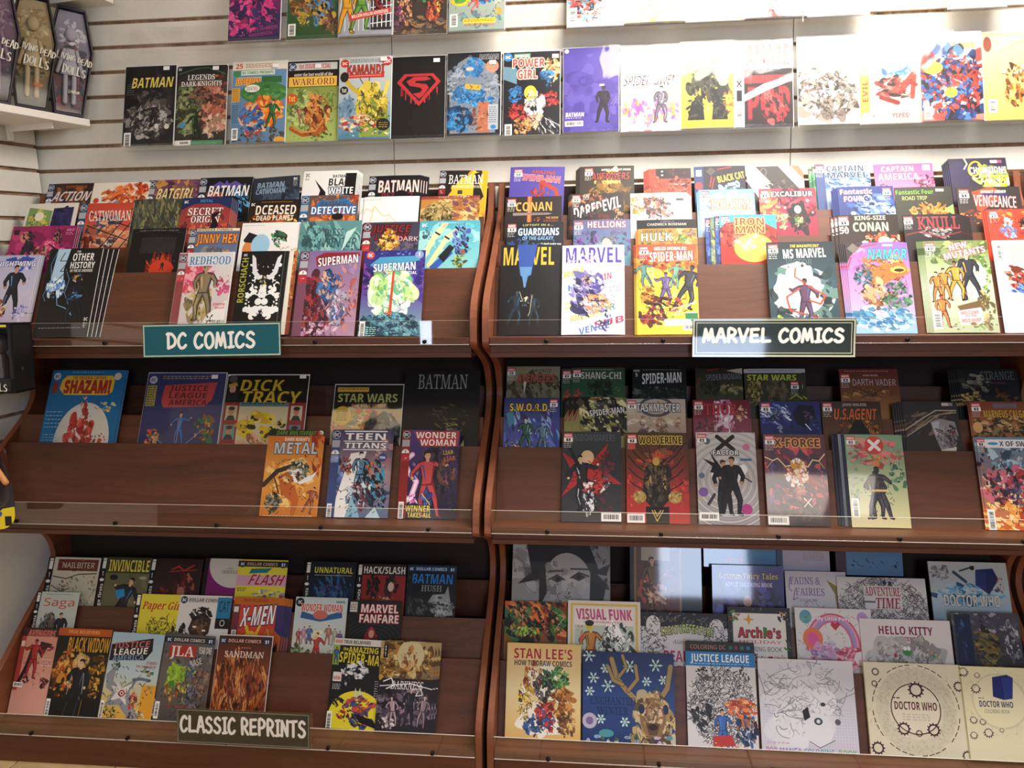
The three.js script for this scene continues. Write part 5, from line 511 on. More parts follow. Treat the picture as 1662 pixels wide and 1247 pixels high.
comic('c1', 541, 637, 698, { d: 1, stack: [1, 0.004, 0, 0], s: 'comic with a team in blue white and black' }, 'comic with a team in pale blue, white and black over a light beam', (c) => c.bg('#3a3a5c', '#a88a8c', '#5a6a8c').b(20, 100, 24, 50, 50, '#5a70a8 #3a4a7a #8aa0c8 #2a2c4a', 80).p('#f0ece8', 34, 40, 60, 36, 34, 155, 12, 155, 16, 110).b(84, 44, 16, 30, 24, '#a86a70 #c89a94 #8a7a98').g(52, 110, 72, '#1c1c28 #5a8aa8 #e8eef0', '#e8e4e4', 0, 0.2).b(28, 62, 10, 16, 30, '#8a2c28 #c89878 #5a1c1c', 80).b(74, 76, 16, 26, 50, '#3a9ac0 #d8703a #1c2c40 #16161c', 70).b(56, 108, 20, 22, 60, '#2a2028 #5a8aa8 #c8dce4 #7a2c34', 60).b(82, 110, 16, 24, 40, '#12131a #2a3048 #4a8ab0', 70).p('#8ab8cc', 30, 155, 40, 110, 52, 130, 60, 155).p('#b8d4dc', 56, 155, 80, 126, 96, 155).ink(54, 100, 40, 48, 60, '#12121a', 0.9).dc('#3a4a7a', '#8a9ac8').r(20, 2, 72, 2, '#f0eeee').t('TEEN', 22, 6, 70, 11, '#f4f2f2').r(20, 19, 72, 1.5, '#f0eeee').t('TITANS', 22, 22, 70, 9, '#f4f2f2').r(20, 33, 72, 1.5, '#f0eeee').e(87, 46, 7, 7, '#3a4a8a').t('FINAL', 82, 44, 10, 4, '#fff').bar(2, 122, 8, 28, 1));
comic('c1', 654, 747, 698, { d: 1 }, 'purple comic with red title, a woman in red and a lasso of pink light', (c) => c.bg('#4a3a80', '#3a2c58', '#1c1a2a').b(70, 60, 34, 50, 60, '#2a2434 #3a3048 #18161f #4a3a5c', 80).l('#e8a8e0', 9, 20, 44, 6, 56, 16, 74, 30, 90, 22, 118, 6, 122).l('#fbeef8', 4.5, 20, 44, 6, 56, 16, 74, 30, 90, 22, 118, 6, 122).b(20, 118, 16, 10, 26, '#f4d0f0 #d860b8 #fff4fa').b(24, 70, 8, 16, 24, '#5a4a9a #2a2450 #8a7ac0', 80).g(52, 150, 112, '#7a2434 #c04a4a #3a4a98', '#d8a07c', -3, 0.8).b(50, 116, 12, 12, 24, '#3a52a0 #2a3a78 #5a78c0', 70).b(80, 76, 14, 24, 40, '#4a3a38 #2a2228 #8a5a4c #6a4438', 70).b(84, 116, 12, 20, 20, '#26222c #3a3440', 70).l('#e8c860', 1.4, 40, 110, 54, 126, 56, 144, 48, 150).dc('#8a2428', '#b83038').p('#c03a3c', 20, 4, 98, 2, 96, 28, 36, 30).t('WONDER', 24, 4, 70, 11, '#f4ece8', { o: '#a8282c', w: 12 }).t('WOMAN', 32, 17, 62, 11, '#f4ece8', { o: '#a8282c', w: 12 }).t('LIAR', 72, 36, 18, 7, '#c8a84a', { r: -6 }).t('LIAR', 74, 46, 20, 8, '#c8703a', { r: -8 }).t('WINNER', 14, 130, 42, 10, '#f0dc5a', { o: '#2a2434' }).t('TAKES-ALL', 18, 142, 40, 8, '#f0dc5a', { o: '#2a2434' }).bar(2, 124, 9, 30, 1));
// right rack
comic('d3', 823, 909, 595, {}, 'dusky comic with olive rocks and faded red title', (c) => c.bg('#8c8a74', '#5c5840').b(50, 40, 54, 26, 60, '#6a6644 #4a4630 #8a8460 #3a3828', 80).b(46, 44, 10, 24, 20, '#2a2820 #4a4434', 85).p('#d8d4c4', 32, 30, 38, 30, 34, 56).t('AVENGERS', 20, 15, 70, 16, '#b0584c', { o: '#6a3a34', w: 4, k: -0.1 }).t('SAVAGE', 46, 5, 38, 7, '#2c2824', { n: 1, k: -0.2 }).mv(2, 3, '40', 0.95));
comic('d3', 928, 1014, 597, { stack: [1, -0.03, 0, 0.002], s: 'dim green comic with pale block title' }, 'dim green comic with pale block title and dark dragon marks', (c) => c.bg('#2c4a34', '#3a6444', '#2c4a30').b(52, 40, 24, 18, 40, '#1c2c20 #2c3a28 #14201a', 60).b(12, 52, 10, 10, 16, '#a83a2c #c85a3c').b(84, 46, 8, 8, 14, '#a89a3c #3a6a44').mv(3, 4, '3').t('SHANG-CHI', 18, 9, 76, 14, '#c8ccc0', { o: '#2a4030', w: 5 }).tiny(20, 4, 60, 1, '#b8c0b0'));
comic('d3', 1026, 1113, 597, { d: 1 }, 'black comic with jagged white title over green mist', (c) => c.bg('#131416', '#1c2420', '#3a4a38').b(50, 52, 46, 14, 40, '#3a4c3a #5a6c54 #2a3428', 0).b(30, 56, 10, 14, 20, '#1a1c1a #2c2c28', 85).b(64, 52, 10, 14, 20, '#1a1c1a #4a2c28', 85).b(86, 56, 8, 14, 16, '#1a1c1a #3a4a3c', 85).t('MARVEL', 3, 4, 12, 4, '#ddd').t('5', 6, 11, 5, 7, '#ddd').tiny(20, 4, 70, 1, '#999').t('SPIDER-MAN', 18, 10, 74, 21, '#dfe4e2', { r: -3, k: -0.05 }));
comic('d3', 1128, 1204, 598, { d: 0 }, 'dim olive comic with grey spiked title and a dark crag', (c) => c.bg('#24221c', '#5a5a38', '#7a7444').b(70, 46, 34, 14, 24, '#6a683c #8a8450 #a09a60', 0, 0.6).b(32, 42, 18, 20, 50, '#2a2c22 #3a3c2c #1a1b16', 80).p('#b8b4a0', 66, 6, 100, 0, 100, 14).r(6, 5, 12, 12, '#2a2826', 45).l('#8a2c28', 2, 2, 44, 10, 22).l('#8a2c28', 2, 26, 6, 50, 2).t('SPIDER-WOMAN', 22, 13, 76, 14, '#6a7078', { r: -3, o: '#1c1e22', w: 5 }));
comic('d3', 1207, 1300, 599, { h: 0.257, stack: [1, 0.012, 0, -0.002], s: 'dim comic with lime green title' }, 'dim comic with lime green title under a white header strip', (c) => c.bg('#3a3a28', '#4a4a34').b(16, 44, 14, 22, 40, '#8a7a3c #b8a85c #4a4424', 80).b(60, 44, 22, 24, 40, '#5a563c #3a3826 #7a6a48', 80).l('#a8a83c', 2.5, 78, 56, 88, 48, 98, 56).r(0, 0, 118, 8, '#b8bac8').tiny(8, 3, 80, 1, '#5a5c7c').t('STAR WARS', 5, 11, 86, 11, '#b8cc50', { k: -0.1 }).mv(80, 24, '1', 0.9));
comic('d3', 1361, 1456, 599, {}, 'brownish comic with a spider legged craft against an orange sky', (c) => c.bg('#5c2c24', '#9a6a3c', '#a87c4a').r(0, 0, 100, 9, '#6a3028').tiny(10, 4, 76, 1, '#c8a090').b(50, 48, 46, 12, 30, '#a8743c #c89a5c #8a5a30', 0).mv(3, 10, '8').t('STAR WARS', 40, 11, 26, 3, '#c8b0a0').t('DARTH VADER', 21, 19, 74, 12, '#c8b8b8', { n: 1, o: '#5c2c24', w: 2 }).b(52, 44, 14, 7, 24, '#4a3a2c #2c241c #6a5640').l('#4a3a2c', 1.4, 44, 44, 26, 34, 18, 50).l('#4a3a2c', 1.4, 60, 44, 78, 32, 86, 50).l('#4a3a2c', 1.2, 46, 48, 34, 54).l('#4a3a2c', 1.2, 58, 48, 70, 54));
comic('d3', 1552, 1650, 599, { stack: [4, -0.005, 0, 0], s: 'black comic with ghostly grey title' }, 'black comic with ghostly grey title and golden smoke', (c) => c.bg('#1d1d20', '#1a1a1a').b(30, 26, 26, 16, 30, '#6a6a5c #8a8a74 #3a3a34', 20).b(20, 56, 22, 14, 30, '#a8904a #c8ac5c #6a5a30', 10).b(70, 50, 24, 14, 20, '#4a3420 #6a4c2c #2a2018').t('STRANGE', 38, 5, 56, 15, '#6a706c', { n: 1, f: 'e' }).t('ACADEMY', 56, 24, 22, 4, '#7a3a4c'));
comic('d2', 819, 909, 646, {}, 'blue violet comic with yellow outlined initials and masked figures', (c) => c.bg('#2a3468', '#4a5aa0', '#2c3a5c').b(50, 60, 50, 44, 60, '#3a4a98 #6a7ac8 #2a2c5c #8ab0d8 #4a3a8a', 70, 0.2).g(70, 104, 60, '#2c3a50 #5a7890 #8ab0c8', '#7aa0b8', 0, 0.3).g(40, 100, 62, '#1a2c2c #2c5a4a #8aa8a0', '#b8c8d0', 0, 0.3).p('#3a7a98', 4, 30, 16, 24, 20, 46, 10, 56).b(16, 88, 14, 10, 20, '#c88a5c #e8d0b8 #2a2430').b(66, 94, 30, 6, 14, '#b8d4e0 #7aa0c0', -8).t('S.W.O.R.D.', 10, 11, 72, 14, '#e0c03a', { o: '#3a2c3c', w: 10 }).e(48, 17, 10, 10, '#3a2c3c', 0, 2).mv(82, 3, '2', 0.9));
comic('d2', 930, 1016, 645, { rot: -0.5, d: 2.2, stack: [2, -0.012, 0.4, 0], s: 'yellow and black comic with ink monsters' }, 'yellow and black comic with ink monsters and slanted grey title', (c) => c.bg('#5c5c3c', '#a8a45c', '#6a6a44').b(60, 40, 44, 40, 120, '#1c1c1a #d8d89c #8a8a54 #2a2a26 #c8c488 #141414', 40).ink(55, 40, 44, 34, 90, '#101010', 0.9).b(54, 42, 14, 12, 30, '#141416 #1c1c20 #2a2a30', 60).p('#1c1614', 0, 0, 34, 0, 8, 24, 0, 40).r(6, 4, 13, 13, '#4a443c', 45).l('#9a2c28', 2, 30, 5, 56, 2).l('#9a2c28', 2, 2, 46, 10, 24).t('SYMBIOTE', 38, 8, 40, 9, '#5c605c', { r: -7 }).t('SPIDER-MAN', 30, 22, 66, 12, '#d8dcd8', { r: -8, o: '#2c302c', w: 5 }));
comic('d2', 1017, 1112, 648, { d: 0 }, 'sandy comic with metal lettering over a ring and desert figures', (c) => c.bg('#b8b0a0', '#a89078', '#c0b8a8').b(50, 44, 50, 14, 40, '#a88a6c #c8b498 #8a6a50 #d8ccb8', 0).e(50, 14, 26, 16, '#4a5058', 0, 5).b(52, 12, 18, 8, 16, '#b87a44 #8a5a38').b(30, 52, 8, 10, 20, '#3a4048 #6a7078', 80).b(58, 46, 9, 12, 24, '#8a5a40 #5a4034 #a87a5c', 80).b(50, 76, 40, 20, 30, '#5a4a40 #8a7460').mv(2, 3, '2', 0.95).t('TASKMASTER', 17, 8, 74, 15, '#d8d8d4', { o: '#3a3c40', w: 8 }));
comic('d2', 1124, 1217, 649, { gloss: 1 }, 'crimson comic with a red title half lost in white light', (c) => c.bg('#6a1c2c', '#8a3450', '#5a1c28').b(54, 40, 18, 44, 60, '#d8b8c8 #f4ecf0 #b87890 #e8d8e0', 88, 0.5).b(84, 26, 10, 14, 20, '#c8a078 #e0c8a8 #8a5a4c', 50).b(20, 50, 16, 14, 20, '#7a2434 #3a141c').b(50, 70, 46, 20, 40, '#8a2440 #5a1a2c #b04a6c').mv(3, 3, '10').t('THOR', 20, 8, 56, 20, '#b83a44', { o: '#6a1420', w: 4, f: 'e' }));
comic('d2', 1232, 1330, 652, { d: 1 }, 'night blue comic with white rays and a large dark profile', (c) => c.bg('#28306a', '#1c2250').b(24, 22, 30, 20, 50, '#c8d8f0 #6a8ac8 #f0f6fc #3a4a90', 30, 0.2).b(26, 26, 10, 12, 24, '#2a3040 #5a6880 #14161f').p('#14142a', 54, 22, 64, 6, 88, 8, 92, 30, 82, 34, 76, 48, 60, 40).b(78, 26, 8, 10, 16, '#6a4a6c #4a3450').p('#20265a', 50, 40, 90, 50, 98, 100, 44, 100).l('#d8dcf0', 2, 74, 40, 82, 50).b(90, 46, 6, 12, 14, '#4a5a8a #1a2040').b(36, 52, 8, 10, 16, '#8a9ab0 #2a3040').mv(3, 3, '2'));
comic('d2', 1332, 1428, 652, { d: -1 }, 'smoky brown comic with orange slanted title and a hooded back', (c) => c.bg('#3a2c24', '#6a4424', '#8a5a2c').b(60, 50, 40, 16, 50, '#a86a2c #c88a44 #6a3c1c #3a2418').p('#1c1a18', 40, 60, 54, 34, 62, 30, 70, 42, 80, 62, 78, 90, 40, 90).mv(3, 3, '3').t('JOHN WALKER', 36, 4, 40, 5, '#b8b0a8').t('U.S.AGENT', 20, 13, 72, 20, '#c86a34', { o: '#4a1c14', w: 5, k: -0.12 }));
comic('d2', 1463, 1552, 652, { d: 1, stack: [4, -0.0055, 0, 0.0005], s: 'grey comic with a snarling pale face' }, 'grey comic with a snarling pale face and long streaming hair', (c) => c.bg('#2e2c2c', '#3a3634').b(34, 40, 40, 24, 50, '#5a4038 #6a4c44 #3a2e2c #7a6a5c', -30, 0.2).l('#a89c84', 2.5, 96, 18, 60, 18, 34, 34, 2, 56).l('#a89c84', 2, 96, 22, 64, 26, 40, 44, 4, 68).l('#8a7e6a', 2, 90, 20, 50, 30, 20, 56).p('#8a8688', 48, 40, 66, 34, 92, 40, 96, 70, 86, 92, 62, 96, 54, 70).p('#b0b0b8', 50, 42, 64, 38, 64, 66, 54, 66).b(74, 70, 18, 20, 40, '#5a5456 #7a7678 #3a3436 #98949a', 60).l('#7a2420', 2, 58, 58, 66, 62).l('#7a2420', 2, 80, 62, 90, 58).l('#221c1c', 2, 56, 54, 68, 58).l('#221c1c', 2, 78, 58, 92, 52).p('#d8d0b8', 62, 94, 90, 88, 88, 98, 64, 100).r(72, 3, 14, 6, '#d0b8b4').r(84, 3, 8, 6, '#888'));
comic('d2', 1572, 1668, 652, { stack: [1, -0.003, 0, 0], s: 'rust brown battle comic' }, 'rust brown battle comic with yellow lettering', (c) => c.bg('#7a3c28', '#b0743c', '#8a6a48').b(50, 42, 50, 14, 80, '#a88a5c #5a4a34 #c8a878 #3a3024', 0).r(40, 4, 40, 8, '#6a6470').t('MARNEUS CALGAR', 22, 16, 76, 14, '#c8a83c', { o: '#4a2418', w: 5 }).mv(4, 3, '3').b(50, 70, 44, 20, 60, '#5a4a34 #8a7a54 #3a3024').e(10, 48, 8, 10, '#d8a868'));
comic('d1', 913, 1008, 701, {}, 'dark comic with a blond acrobat in black against a red star shape', (c) => c.bg('#3a4044', '#2a2c30', '#38383c').p('#a82c2c', 0, 36, 40, 64, 78, 20, 66, 62, 100, 90, 62, 90, 40, 80, 0, 112, 20, 76).b(72, 54, 14, 20, 40, '#5a2428 #7a3034 #3a2c30', 80).e(43, 45, 11, 12, '#d8bc84').e(41, 50, 6, 7, '#e0b8a0').g(40, 134, 92, '#16171b #24262c #c8ccd0', '#d8b890', -6, 0.9).b(54, 96, 20, 14, 30, '#c83a34 #e8e4e0 #7a2024').b(74, 92, 10, 16, 20, '#4a4a54 #c8a890 #2a2a30').l('#16171b', 5, 30, 66, 14, 30).b(46, 124, 14, 16, 24, '#b8bcc0 #26282e #e8e8ea', 80).b(70, 130, 14, 14, 20, '#5a3036 #3a2c34').ink(46, 90, 36, 40, 40, '#0e0e12', 0.9).mv(3, 3, '1').t('WIDOWMAKERS', 18, 4, 72, 13, '#5c6468', { o: '#1c1e22', w: 5 }).bar(66, 138, 33, 14));
comic('d1', 1016, 1112, 703, { stack: [1, 0.006, 0, 0], s: 'red comic with the spread clawed shape' }, 'red and brown comic with a spread clawed shape and gold outlined title', (c) => { c.bg('#4a3828', '#8a3428', '#b8302c'); for (let i = 0; i < 15; i++) c.l('#2c2018', 1.4, 50, 64, rr(10, 90), rr(18, 26)); c.b(50, 50, 30, 20, 40, '#7a5a34 #a8402c #3a2a1c #c85a34').b(14, 100, 14, 30, 20, '#b8302c #d0443c', 60).b(88, 96, 14, 30, 20, '#b8302c #d0443c', 60).p('#221c18', 32, 60, 50, 46, 68, 60, 74, 110, 60, 126, 40, 126, 26, 110).b(50, 86, 22, 34, 90, '#2a231c #4a3c2c #6a5a3c #1a1512', 85).e(50, 50, 6, 7, '#c8a84c').b(38, 84, 6, 12, 16, '#c8a05c #8a6a3c', 85).b(63, 84, 6, 12, 16, '#c8a05c #8a6a3c', 85).e(22, 110, 11, 10, '#a88a4c').e(80, 110, 11, 10, '#a88a4c').b(22, 110, 10, 9, 14, '#c8ac6c #7a6234').b(80, 110, 10, 9, 14, '#c8ac6c #7a6234'); for (const s of [-1, 1]) for (let i = 0; i < 4; i++) c.l('#2a2018', 2, 50 + s * 18, 100 - i * 16, 50 + s * 34, 92 - i * 18, 50 + s * (44 + i), 84 - i * 22); c.p('#1a1412', 32, 126, 70, 126, 70, 155, 32, 155).l('#c8a84c', 1.6, 42, 132, 50, 150, 60, 132).l('#c8a84c', 1.6, 46, 132, 50, 142, 56, 132).mv(3, 3, '7').t('WOLVERINE', 22, 6, 72, 13, '#1c1612', { o: '#d0b04c', w: 12 }).e(10, 24, 6, 6, '#c8503c').bar(1, 138, 29, 15); });
comic('d1', 1129, 1225, 702, {}, 'pale grey comic of concentric rings with two black clad figures and a large black X', (c) => { c.bg('#c8c4c0', '#bcb6b2', '#8a8688'); for (let i = 3; i < 22; i++) c.e(50, 84, i * 5, i * 5, i % 2 ? '#a09a98' : '#d4d0cc', 0, 1.3); c.b(50, 70, 22, 30, 20, '#e8e6e4 #f4f2f0', null, 0.8); c.e(18, 16, 6, 6, '#4a6a78').e(84, 26, 6, 6, '#c87898').e(10, 104, 8, 8, '#7a5a98').e(80, 132, 9, 9, '#a83c78').e(8, 76, 5, 5, '#5a7a98').l('#4a6aa0', 4, 74, 48, 90, 48).l('#3a2c34', 2, 74, 76, 90, 86).l('#3a3440', 5, 18, 124, 28, 108).p('#17161a', 10, 46, 30, 54, 22, 34, 40, 60, 40, 74, 22, 70, 26, 60).g(44, 142, 92, '#141317 #1c1b20 #2c2a30', '#c8946c', 0, 0.2).g(58, 142, 98, '#141317 #1c1b20 #2c2a30', '#c8946c', 0, 0.3).l('#222', 7, 36, 8, 62, 30).l('#222', 7, 62, 8, 36, 30).t('FACTOR', 27, 32, 44, 8, '#f0eeec', { o: '#1c1b20', w: 12 }).mv(3, 3, '4').bar(2, 138, 32, 14); });
comic('d1', 1238, 1337, 705, { gloss: 1, d: 1 }, 'red black comic crackling with pale lightning and orange outlined title', (c) => c.bg('#4a2c34', '#7a2a38', '#2c2028').b(50, 76, 46, 56, 110, '#a83448 #6a2434 #3a2430 #d85a5c #2c2a4a #4a2c4c', 60).b(14, 90, 12, 50, 30, '#3a3a70 #5a4a90 #24244a', 85).b(52, 68, 18, 22, 50, '#f8e8c8 #f0a860 #e87848 #ffffff', 60).l('#f8e0a8', 1.8, 2, 40, 14, 46, 22, 42, 34, 56, 48, 52).l('#f8e0a8', 1.8, 98, 34, 88, 46, 78, 44, 70, 56, 54, 52).l('#f0c878', 1, 88, 46, 96, 58).l('#f0c878', 1, 14, 46, 4, 58).p('#d89a3c', 40, 42, 48, 52, 50, 40, 54, 52, 62, 42, 58, 60, 44, 60).b(50, 100, 12, 14, 30, '#8a5a4c #2a2024 #c88a70').b(50, 134, 40, 20, 50, '#221c24 #3a2c34 #5a3038 #18151b').l('#fff4e8', 1.4, 60, 108, 72, 122).l('#fff4e8', 1.4, 72, 108, 60, 122).t('X-FORCE', 18, 8, 74, 14, '#2a1c1c', { o: '#e0944c', w: 12 }).mv(3, 3, '16').bar(1, 138, 33, 14).ink(50, 90, 46, 56, 60, '#160e14', 0.8));
comic('d1', 1370, 1463, 706, { gloss: 1, stack: [4, -0.0078, 0, 0], s: 'green and red comic with the white X disc', sc: [(c) => c.bg('#2a3048', '#20242c'), (c) => c.bg('#8a9098', '#5a6068'), (c) => c.bg('#1c1c22', '#2c3040')] }, 'green and red comic with a bulky armoured figure under a white X', (c) => c.bg('#7aa07c', '#a0ac84', '#d8cc98').b(50, 34, 50, 24, 70, '#c84a4c #e8787c #a83438 #7aa07c #d89078', 10).b(84, 76, 14, 30, 30, '#4a7a5c #2c5a44 #a8b890').b(12, 90, 12, 30, 24, '#5a8a64 #8aa880').e(50, 20, 16, 17, '#c83c30').l('#f4ece8', 6, 42, 12, 58, 28).l('#f4ece8', 6, 58, 12, 42, 28).b(50, 42, 12, 8, 24, '#c8803c #e0a858 #6a8a4c', 0).e(50, 54, 6, 7, '#d87a4c').g(50, 152, 92, '#2a2630 #4a424c #7a6a78', '#221e26', 0, 0.5).g(46, 152, 84, '#221f28 #3a343e #6a5a68', '#221e26', 0, 0.4).r(34, 100, 32, 4, '#d8b87c').ink(50, 110, 26, 40, 40, '#121016', 0.8).mv(3, 3, '18').bar(3, 116, 12, 34, 1));
comic('d1', 1583, 1688, 710, { stack: [1, -0.004, 0, 0], s: 'blue and orange battle comic' }, 'blue and orange battle comic with a white title plate', (c) => c.bg('#6a90a8', '#8a6a6a', '#d8783c').b(60, 40, 44, 24, 50, '#8ab0c8 #4a7090 #b8d0dc #3a4a60').b(50, 84, 46, 30, 100, '#a83c44 #3a3440 #c86a7c #5a4a68 #e8c8a8 #2a2430').b(50, 128, 50, 26, 80, '#e8903c #f4c06c #c85a24 #a83c20 #f8dca0', 40).b(12, 60, 12, 40, 24, '#2a2024 #3a2c2c #c86a2c', 80).l('#f0e8ec', 1, 60, 50, 96, 68).r(14, 4, 90, 14, '#f0eeec').t('X OF SWORDS', 36, 7, 66, 8, '#2a2a40').e(26, 11, 8, 2.5, '#5a98c8').mv(2, 3, '1', 0.8).bar(3, 118, 11, 34, 1).ink(50, 100, 46, 48, 60, '#1a1218', 0.8));

// ------------------------------------------------------------ bottom tier, left rack
comic('e3', 80, 165, 905, {}, 'cream comic with a brown stained title strip and branching lines', (c) => c.bg('#cfc7b0', '#b8b09a').r(20, 4, 76, 20, '#6a2f2c').b(58, 14, 38, 10, 30, '#6a2f2c #8a4640 #5a2422', 0).t('NAILBITER', 28, 9, 62, 10, '#d8cdb8', { n: 1 }).l('#2c2620', 1.6, 14, 34, 40, 38, 62, 30, 96, 28).l('#2c2620', 1.3, 14, 50, 34, 60, 50, 54).b(38, 50, 12, 7, 14, '#8a8070 #5a5448 #a83c34', 20).b(56, 80, 4, 8, 6, '#a83c34 #7a2420', 80).b(78, 72, 4, 8, 6, '#a83c34 #7a2420', 80).ink(60, 70, 40, 40, 40, '#3a3228', 0.8).b(90, 60, 10, 40, 24, '#a09a88 #7a7464 #c8c2ae', 85).im());
comic('e3', 167, 247, 905, { d: 1 }, 'khaki comic with tall yellow title and a running figure in navy and blue', (c) => c.bg('#6c6748', '#5c5840').r(12, 0, 88, 30, '#3a3828').t('INVINCIBLE', 16, 5, 82, 22, '#e0cf4a').b(76, 70, 22, 40, 20, '#7a7450 #5c583e', 60, 0.6).g(42, 132, 96, '#16181c #22262e #2a7ab0', '#d8b088', 16, 0.8).e(30, 38, 8, 5, '#14161a').p('#2a86c0', 36, 62, 54, 58, 58, 72, 44, 78).e(88, 38, 8, 2.5, '#a8a48c').l('#e0cf4a', 4, 60, 96, 72, 104).im());
comic('e3', 246, 330, 907, { stack: [1, -0.006, 0, 0], s: 'dark red comic with two shadowed faces' }, 'dark red comic with two shadowed faces and script title', (c) => c.bg('#2a1816', '#3a1c1a', '#54201e').b(70, 56, 18, 24, 50, '#7a3028 #a8604c #2c1412 #5a1c1a', 80).e(66, 60, 7, 10, '#a8705c').b(34, 72, 14, 18, 30, '#8a2c28 #6a201e #3a1614').l('#a8302c', 3, 44, 20, 56, 14, 66, 22, 84, 12).l('#a8302c', 1.6, 40, 24, 90, 20).im());
comic('e3', 334, 392, 907, { d: 2 }, 'magenta and white comic with a large pale disc', (c) => c.bg('#8a1f74', '#6a1458').r(0, 0, 12, 155, '#14101a').e(82, 14, 68, 62, '#d0cabe').tiny(58, 26, 22, 1, '#8a8478').t('CRIMINALS', 50, 30, 44, 9, '#4a4440', { n: 1, f: 'e' }).t('SEX', 66, 23, 14, 5, '#8a847c', { n: 1 }).b(86, 98, 16, 8, 20, '#4a0f3c #2c0a24'));
comic('e3', 388, 468, 909, { d: 3 }, 'bright yellow comic with slanted red and blue title', (c) => c.bg('#e4d43a').usd('#2a2418', '#d8b0a0').r(0, 30, 100, 20, '#d8a0b8').p('#2a7a88', 28, 18, 70, 16, 60, 25, 24, 27).t('FLASH', 26, 28, 70, 20, '#a82838', { k: -0.4, o: '#e8c8d0', w: 3 }).b(66, 66, 30, 10, 40, '#c8342a #8aa0b8 #5a6a80 #e8e0c8', -14).tiny(4, 54, 18, 3, '#222').b(50, 82, 40, 12, 16, '#c8342a #e4d43a', 0).r(0, 78, 100, 6, '#c8342a'));
comic('e3', 497, 579, 912, {}, 'midnight blue comic with yellow capitals and a dark animal head', (c) => c.bg('#141a24', '#16243c', '#122030').b(56, 56, 40, 30, 80, '#1c3a6a #2c5a8a #0e1420 #14284c #3a7090', 70, 0.2).b(52, 54, 18, 14, 30, '#3a4a8a #1a2454 #5a5a7a').t('UNNATURAL', 18, 11, 76, 11, '#e0d44a').l('#d8d4c0', 0.8, 20, 26, 92, 26).im());
comic('e3', 581, 660, 916, { d: 1 }, 'red comic with white slashed title and two ghostly heads', (c) => c.bg('#241a1a').r(12, 0, 88, 155, '#8e2824').r(12, 0, 88, 22, '#2a1a1a').t('HACK/SLASH', 13, 5, 86, 14, '#e8e2da').b(34, 44, 14, 20, 40, '#1a1414 #2a2020 #120e0e', 80).b(70, 42, 14, 20, 40, '#241a1a #3a2c28 #120e0e', 80).e(71, 44, 6, 9, '#d0c0ac').b(54, 66, 26, 8, 20, '#d8c8b4 #a88a78 #2a1c1c', -10).im());
comic('e3', 662, 742, 917, { d: 0 }, 'black comic with jagged blue title and grey horned shape', (c) => c.bg('#14181c', '#1a2022').usd('#1a3a5c', '#d8e0e8').t('BATMAN', 10, 18, 84, 19, '#2c7cc8', { k: -0.05 }).t('HUSH', 30, 40, 42, 12, '#8a8e90', { f: 'e' }).p('#8a9294', 44, 74, 54, 58, 78, 56, 84, 40, 88, 62, 96, 96, 60, 100, 62, 76).b(72, 80, 24, 18, 40, '#5a6466 #8a9294 #2a3234 #a8b0b0', 20).b(24, 84, 20, 18, 30, '#2c3436 #1a2022 #4a5456', 70).b(8, 60, 8, 40, 14, '#2a3a36 #3a4a44', 85));
comic('e2', 49, 130, 961, {}, 'pale grey comic with red lower case title and a couple in dark clothes', (c) => c.bg('#c4cabf', '#b0b8ae').t('Saga', 20, 8, 74, 22, '#c8503c', { n: 1, lc: 1 }).tiny(24, 5, 60, 1, '#888').b(38, 62, 16, 18, 40, '#5a7a74 #8a7a68 #3a4a4c #2c3a3a').g(42, 116, 70, '#3a2c2c #6a5a50 #4a6a70', '#a87858', 4, 0.1).g(72, 118, 74, '#16171c #24262e #3a3c44', '#c89878', -4, 0.1).b(50, 96, 40, 20, 30, '#3a4a50 #1c2026').im());
comic('e2', 222, 300, 965, {}, 'yellow comic with red brush script and pen drawn faces, second row of the bottom tier', (c) => c.bg('#d8cc3a').t('Paper Girls', 18, 10, 92, 19, '#b02430', { f: 'e', k: -0.25, lc: 1 }).ink(60, 62, 30, 22, 90, '#2a2614', 1).e(44, 60, 9, 11, '#2a2614', 0, 1).e(64, 56, 9, 11, '#2a2614', 0, 1).b(84, 72, 10, 10, 24, '#1c1a12 #2c2818 #d8cc3a').p('#8a8430', 30, 78, 60, 70, 70, 100, 30, 100).im());
comic('e2', 293, 377, 967, { d: 2 }, 'white comic with a close cropped dark haired head and a blue name tag', (c) => c.bg('#d8d6d2').usd('#c8c6c2', '#3a3a3c').p('#3a2a24', 24, 60, 30, 40, 50, 30, 66, 42, 64, 66, 48, 82, 34, 80).b(46, 58, 14, 18, 40, '#5a4236 #6a4e40 #3a2a24 #7a5c4c', 60).b(46, 34, 20, 13, 50, '#141216 #221e24 #0c0b0e', 20).e(36, 56, 4, 1.8, '#e8d8b8').e(54, 62, 4, 1.8, '#e8d8b8').b(12, 70, 12, 16, 30, '#141216 #26222a #3a343c', 80).p('#141216', 0, 82, 30, 76, 60, 90, 60, 120, 0, 120).r(74, 3, 26, 44, '#2474a0').t('CAT', 77, 10, 20, 18, '#141216', { n: 1 }).r(74, 40, 26, 18, '#141216').e(87, 48, 4, 5, '#e8e4de', 0, 1.2));
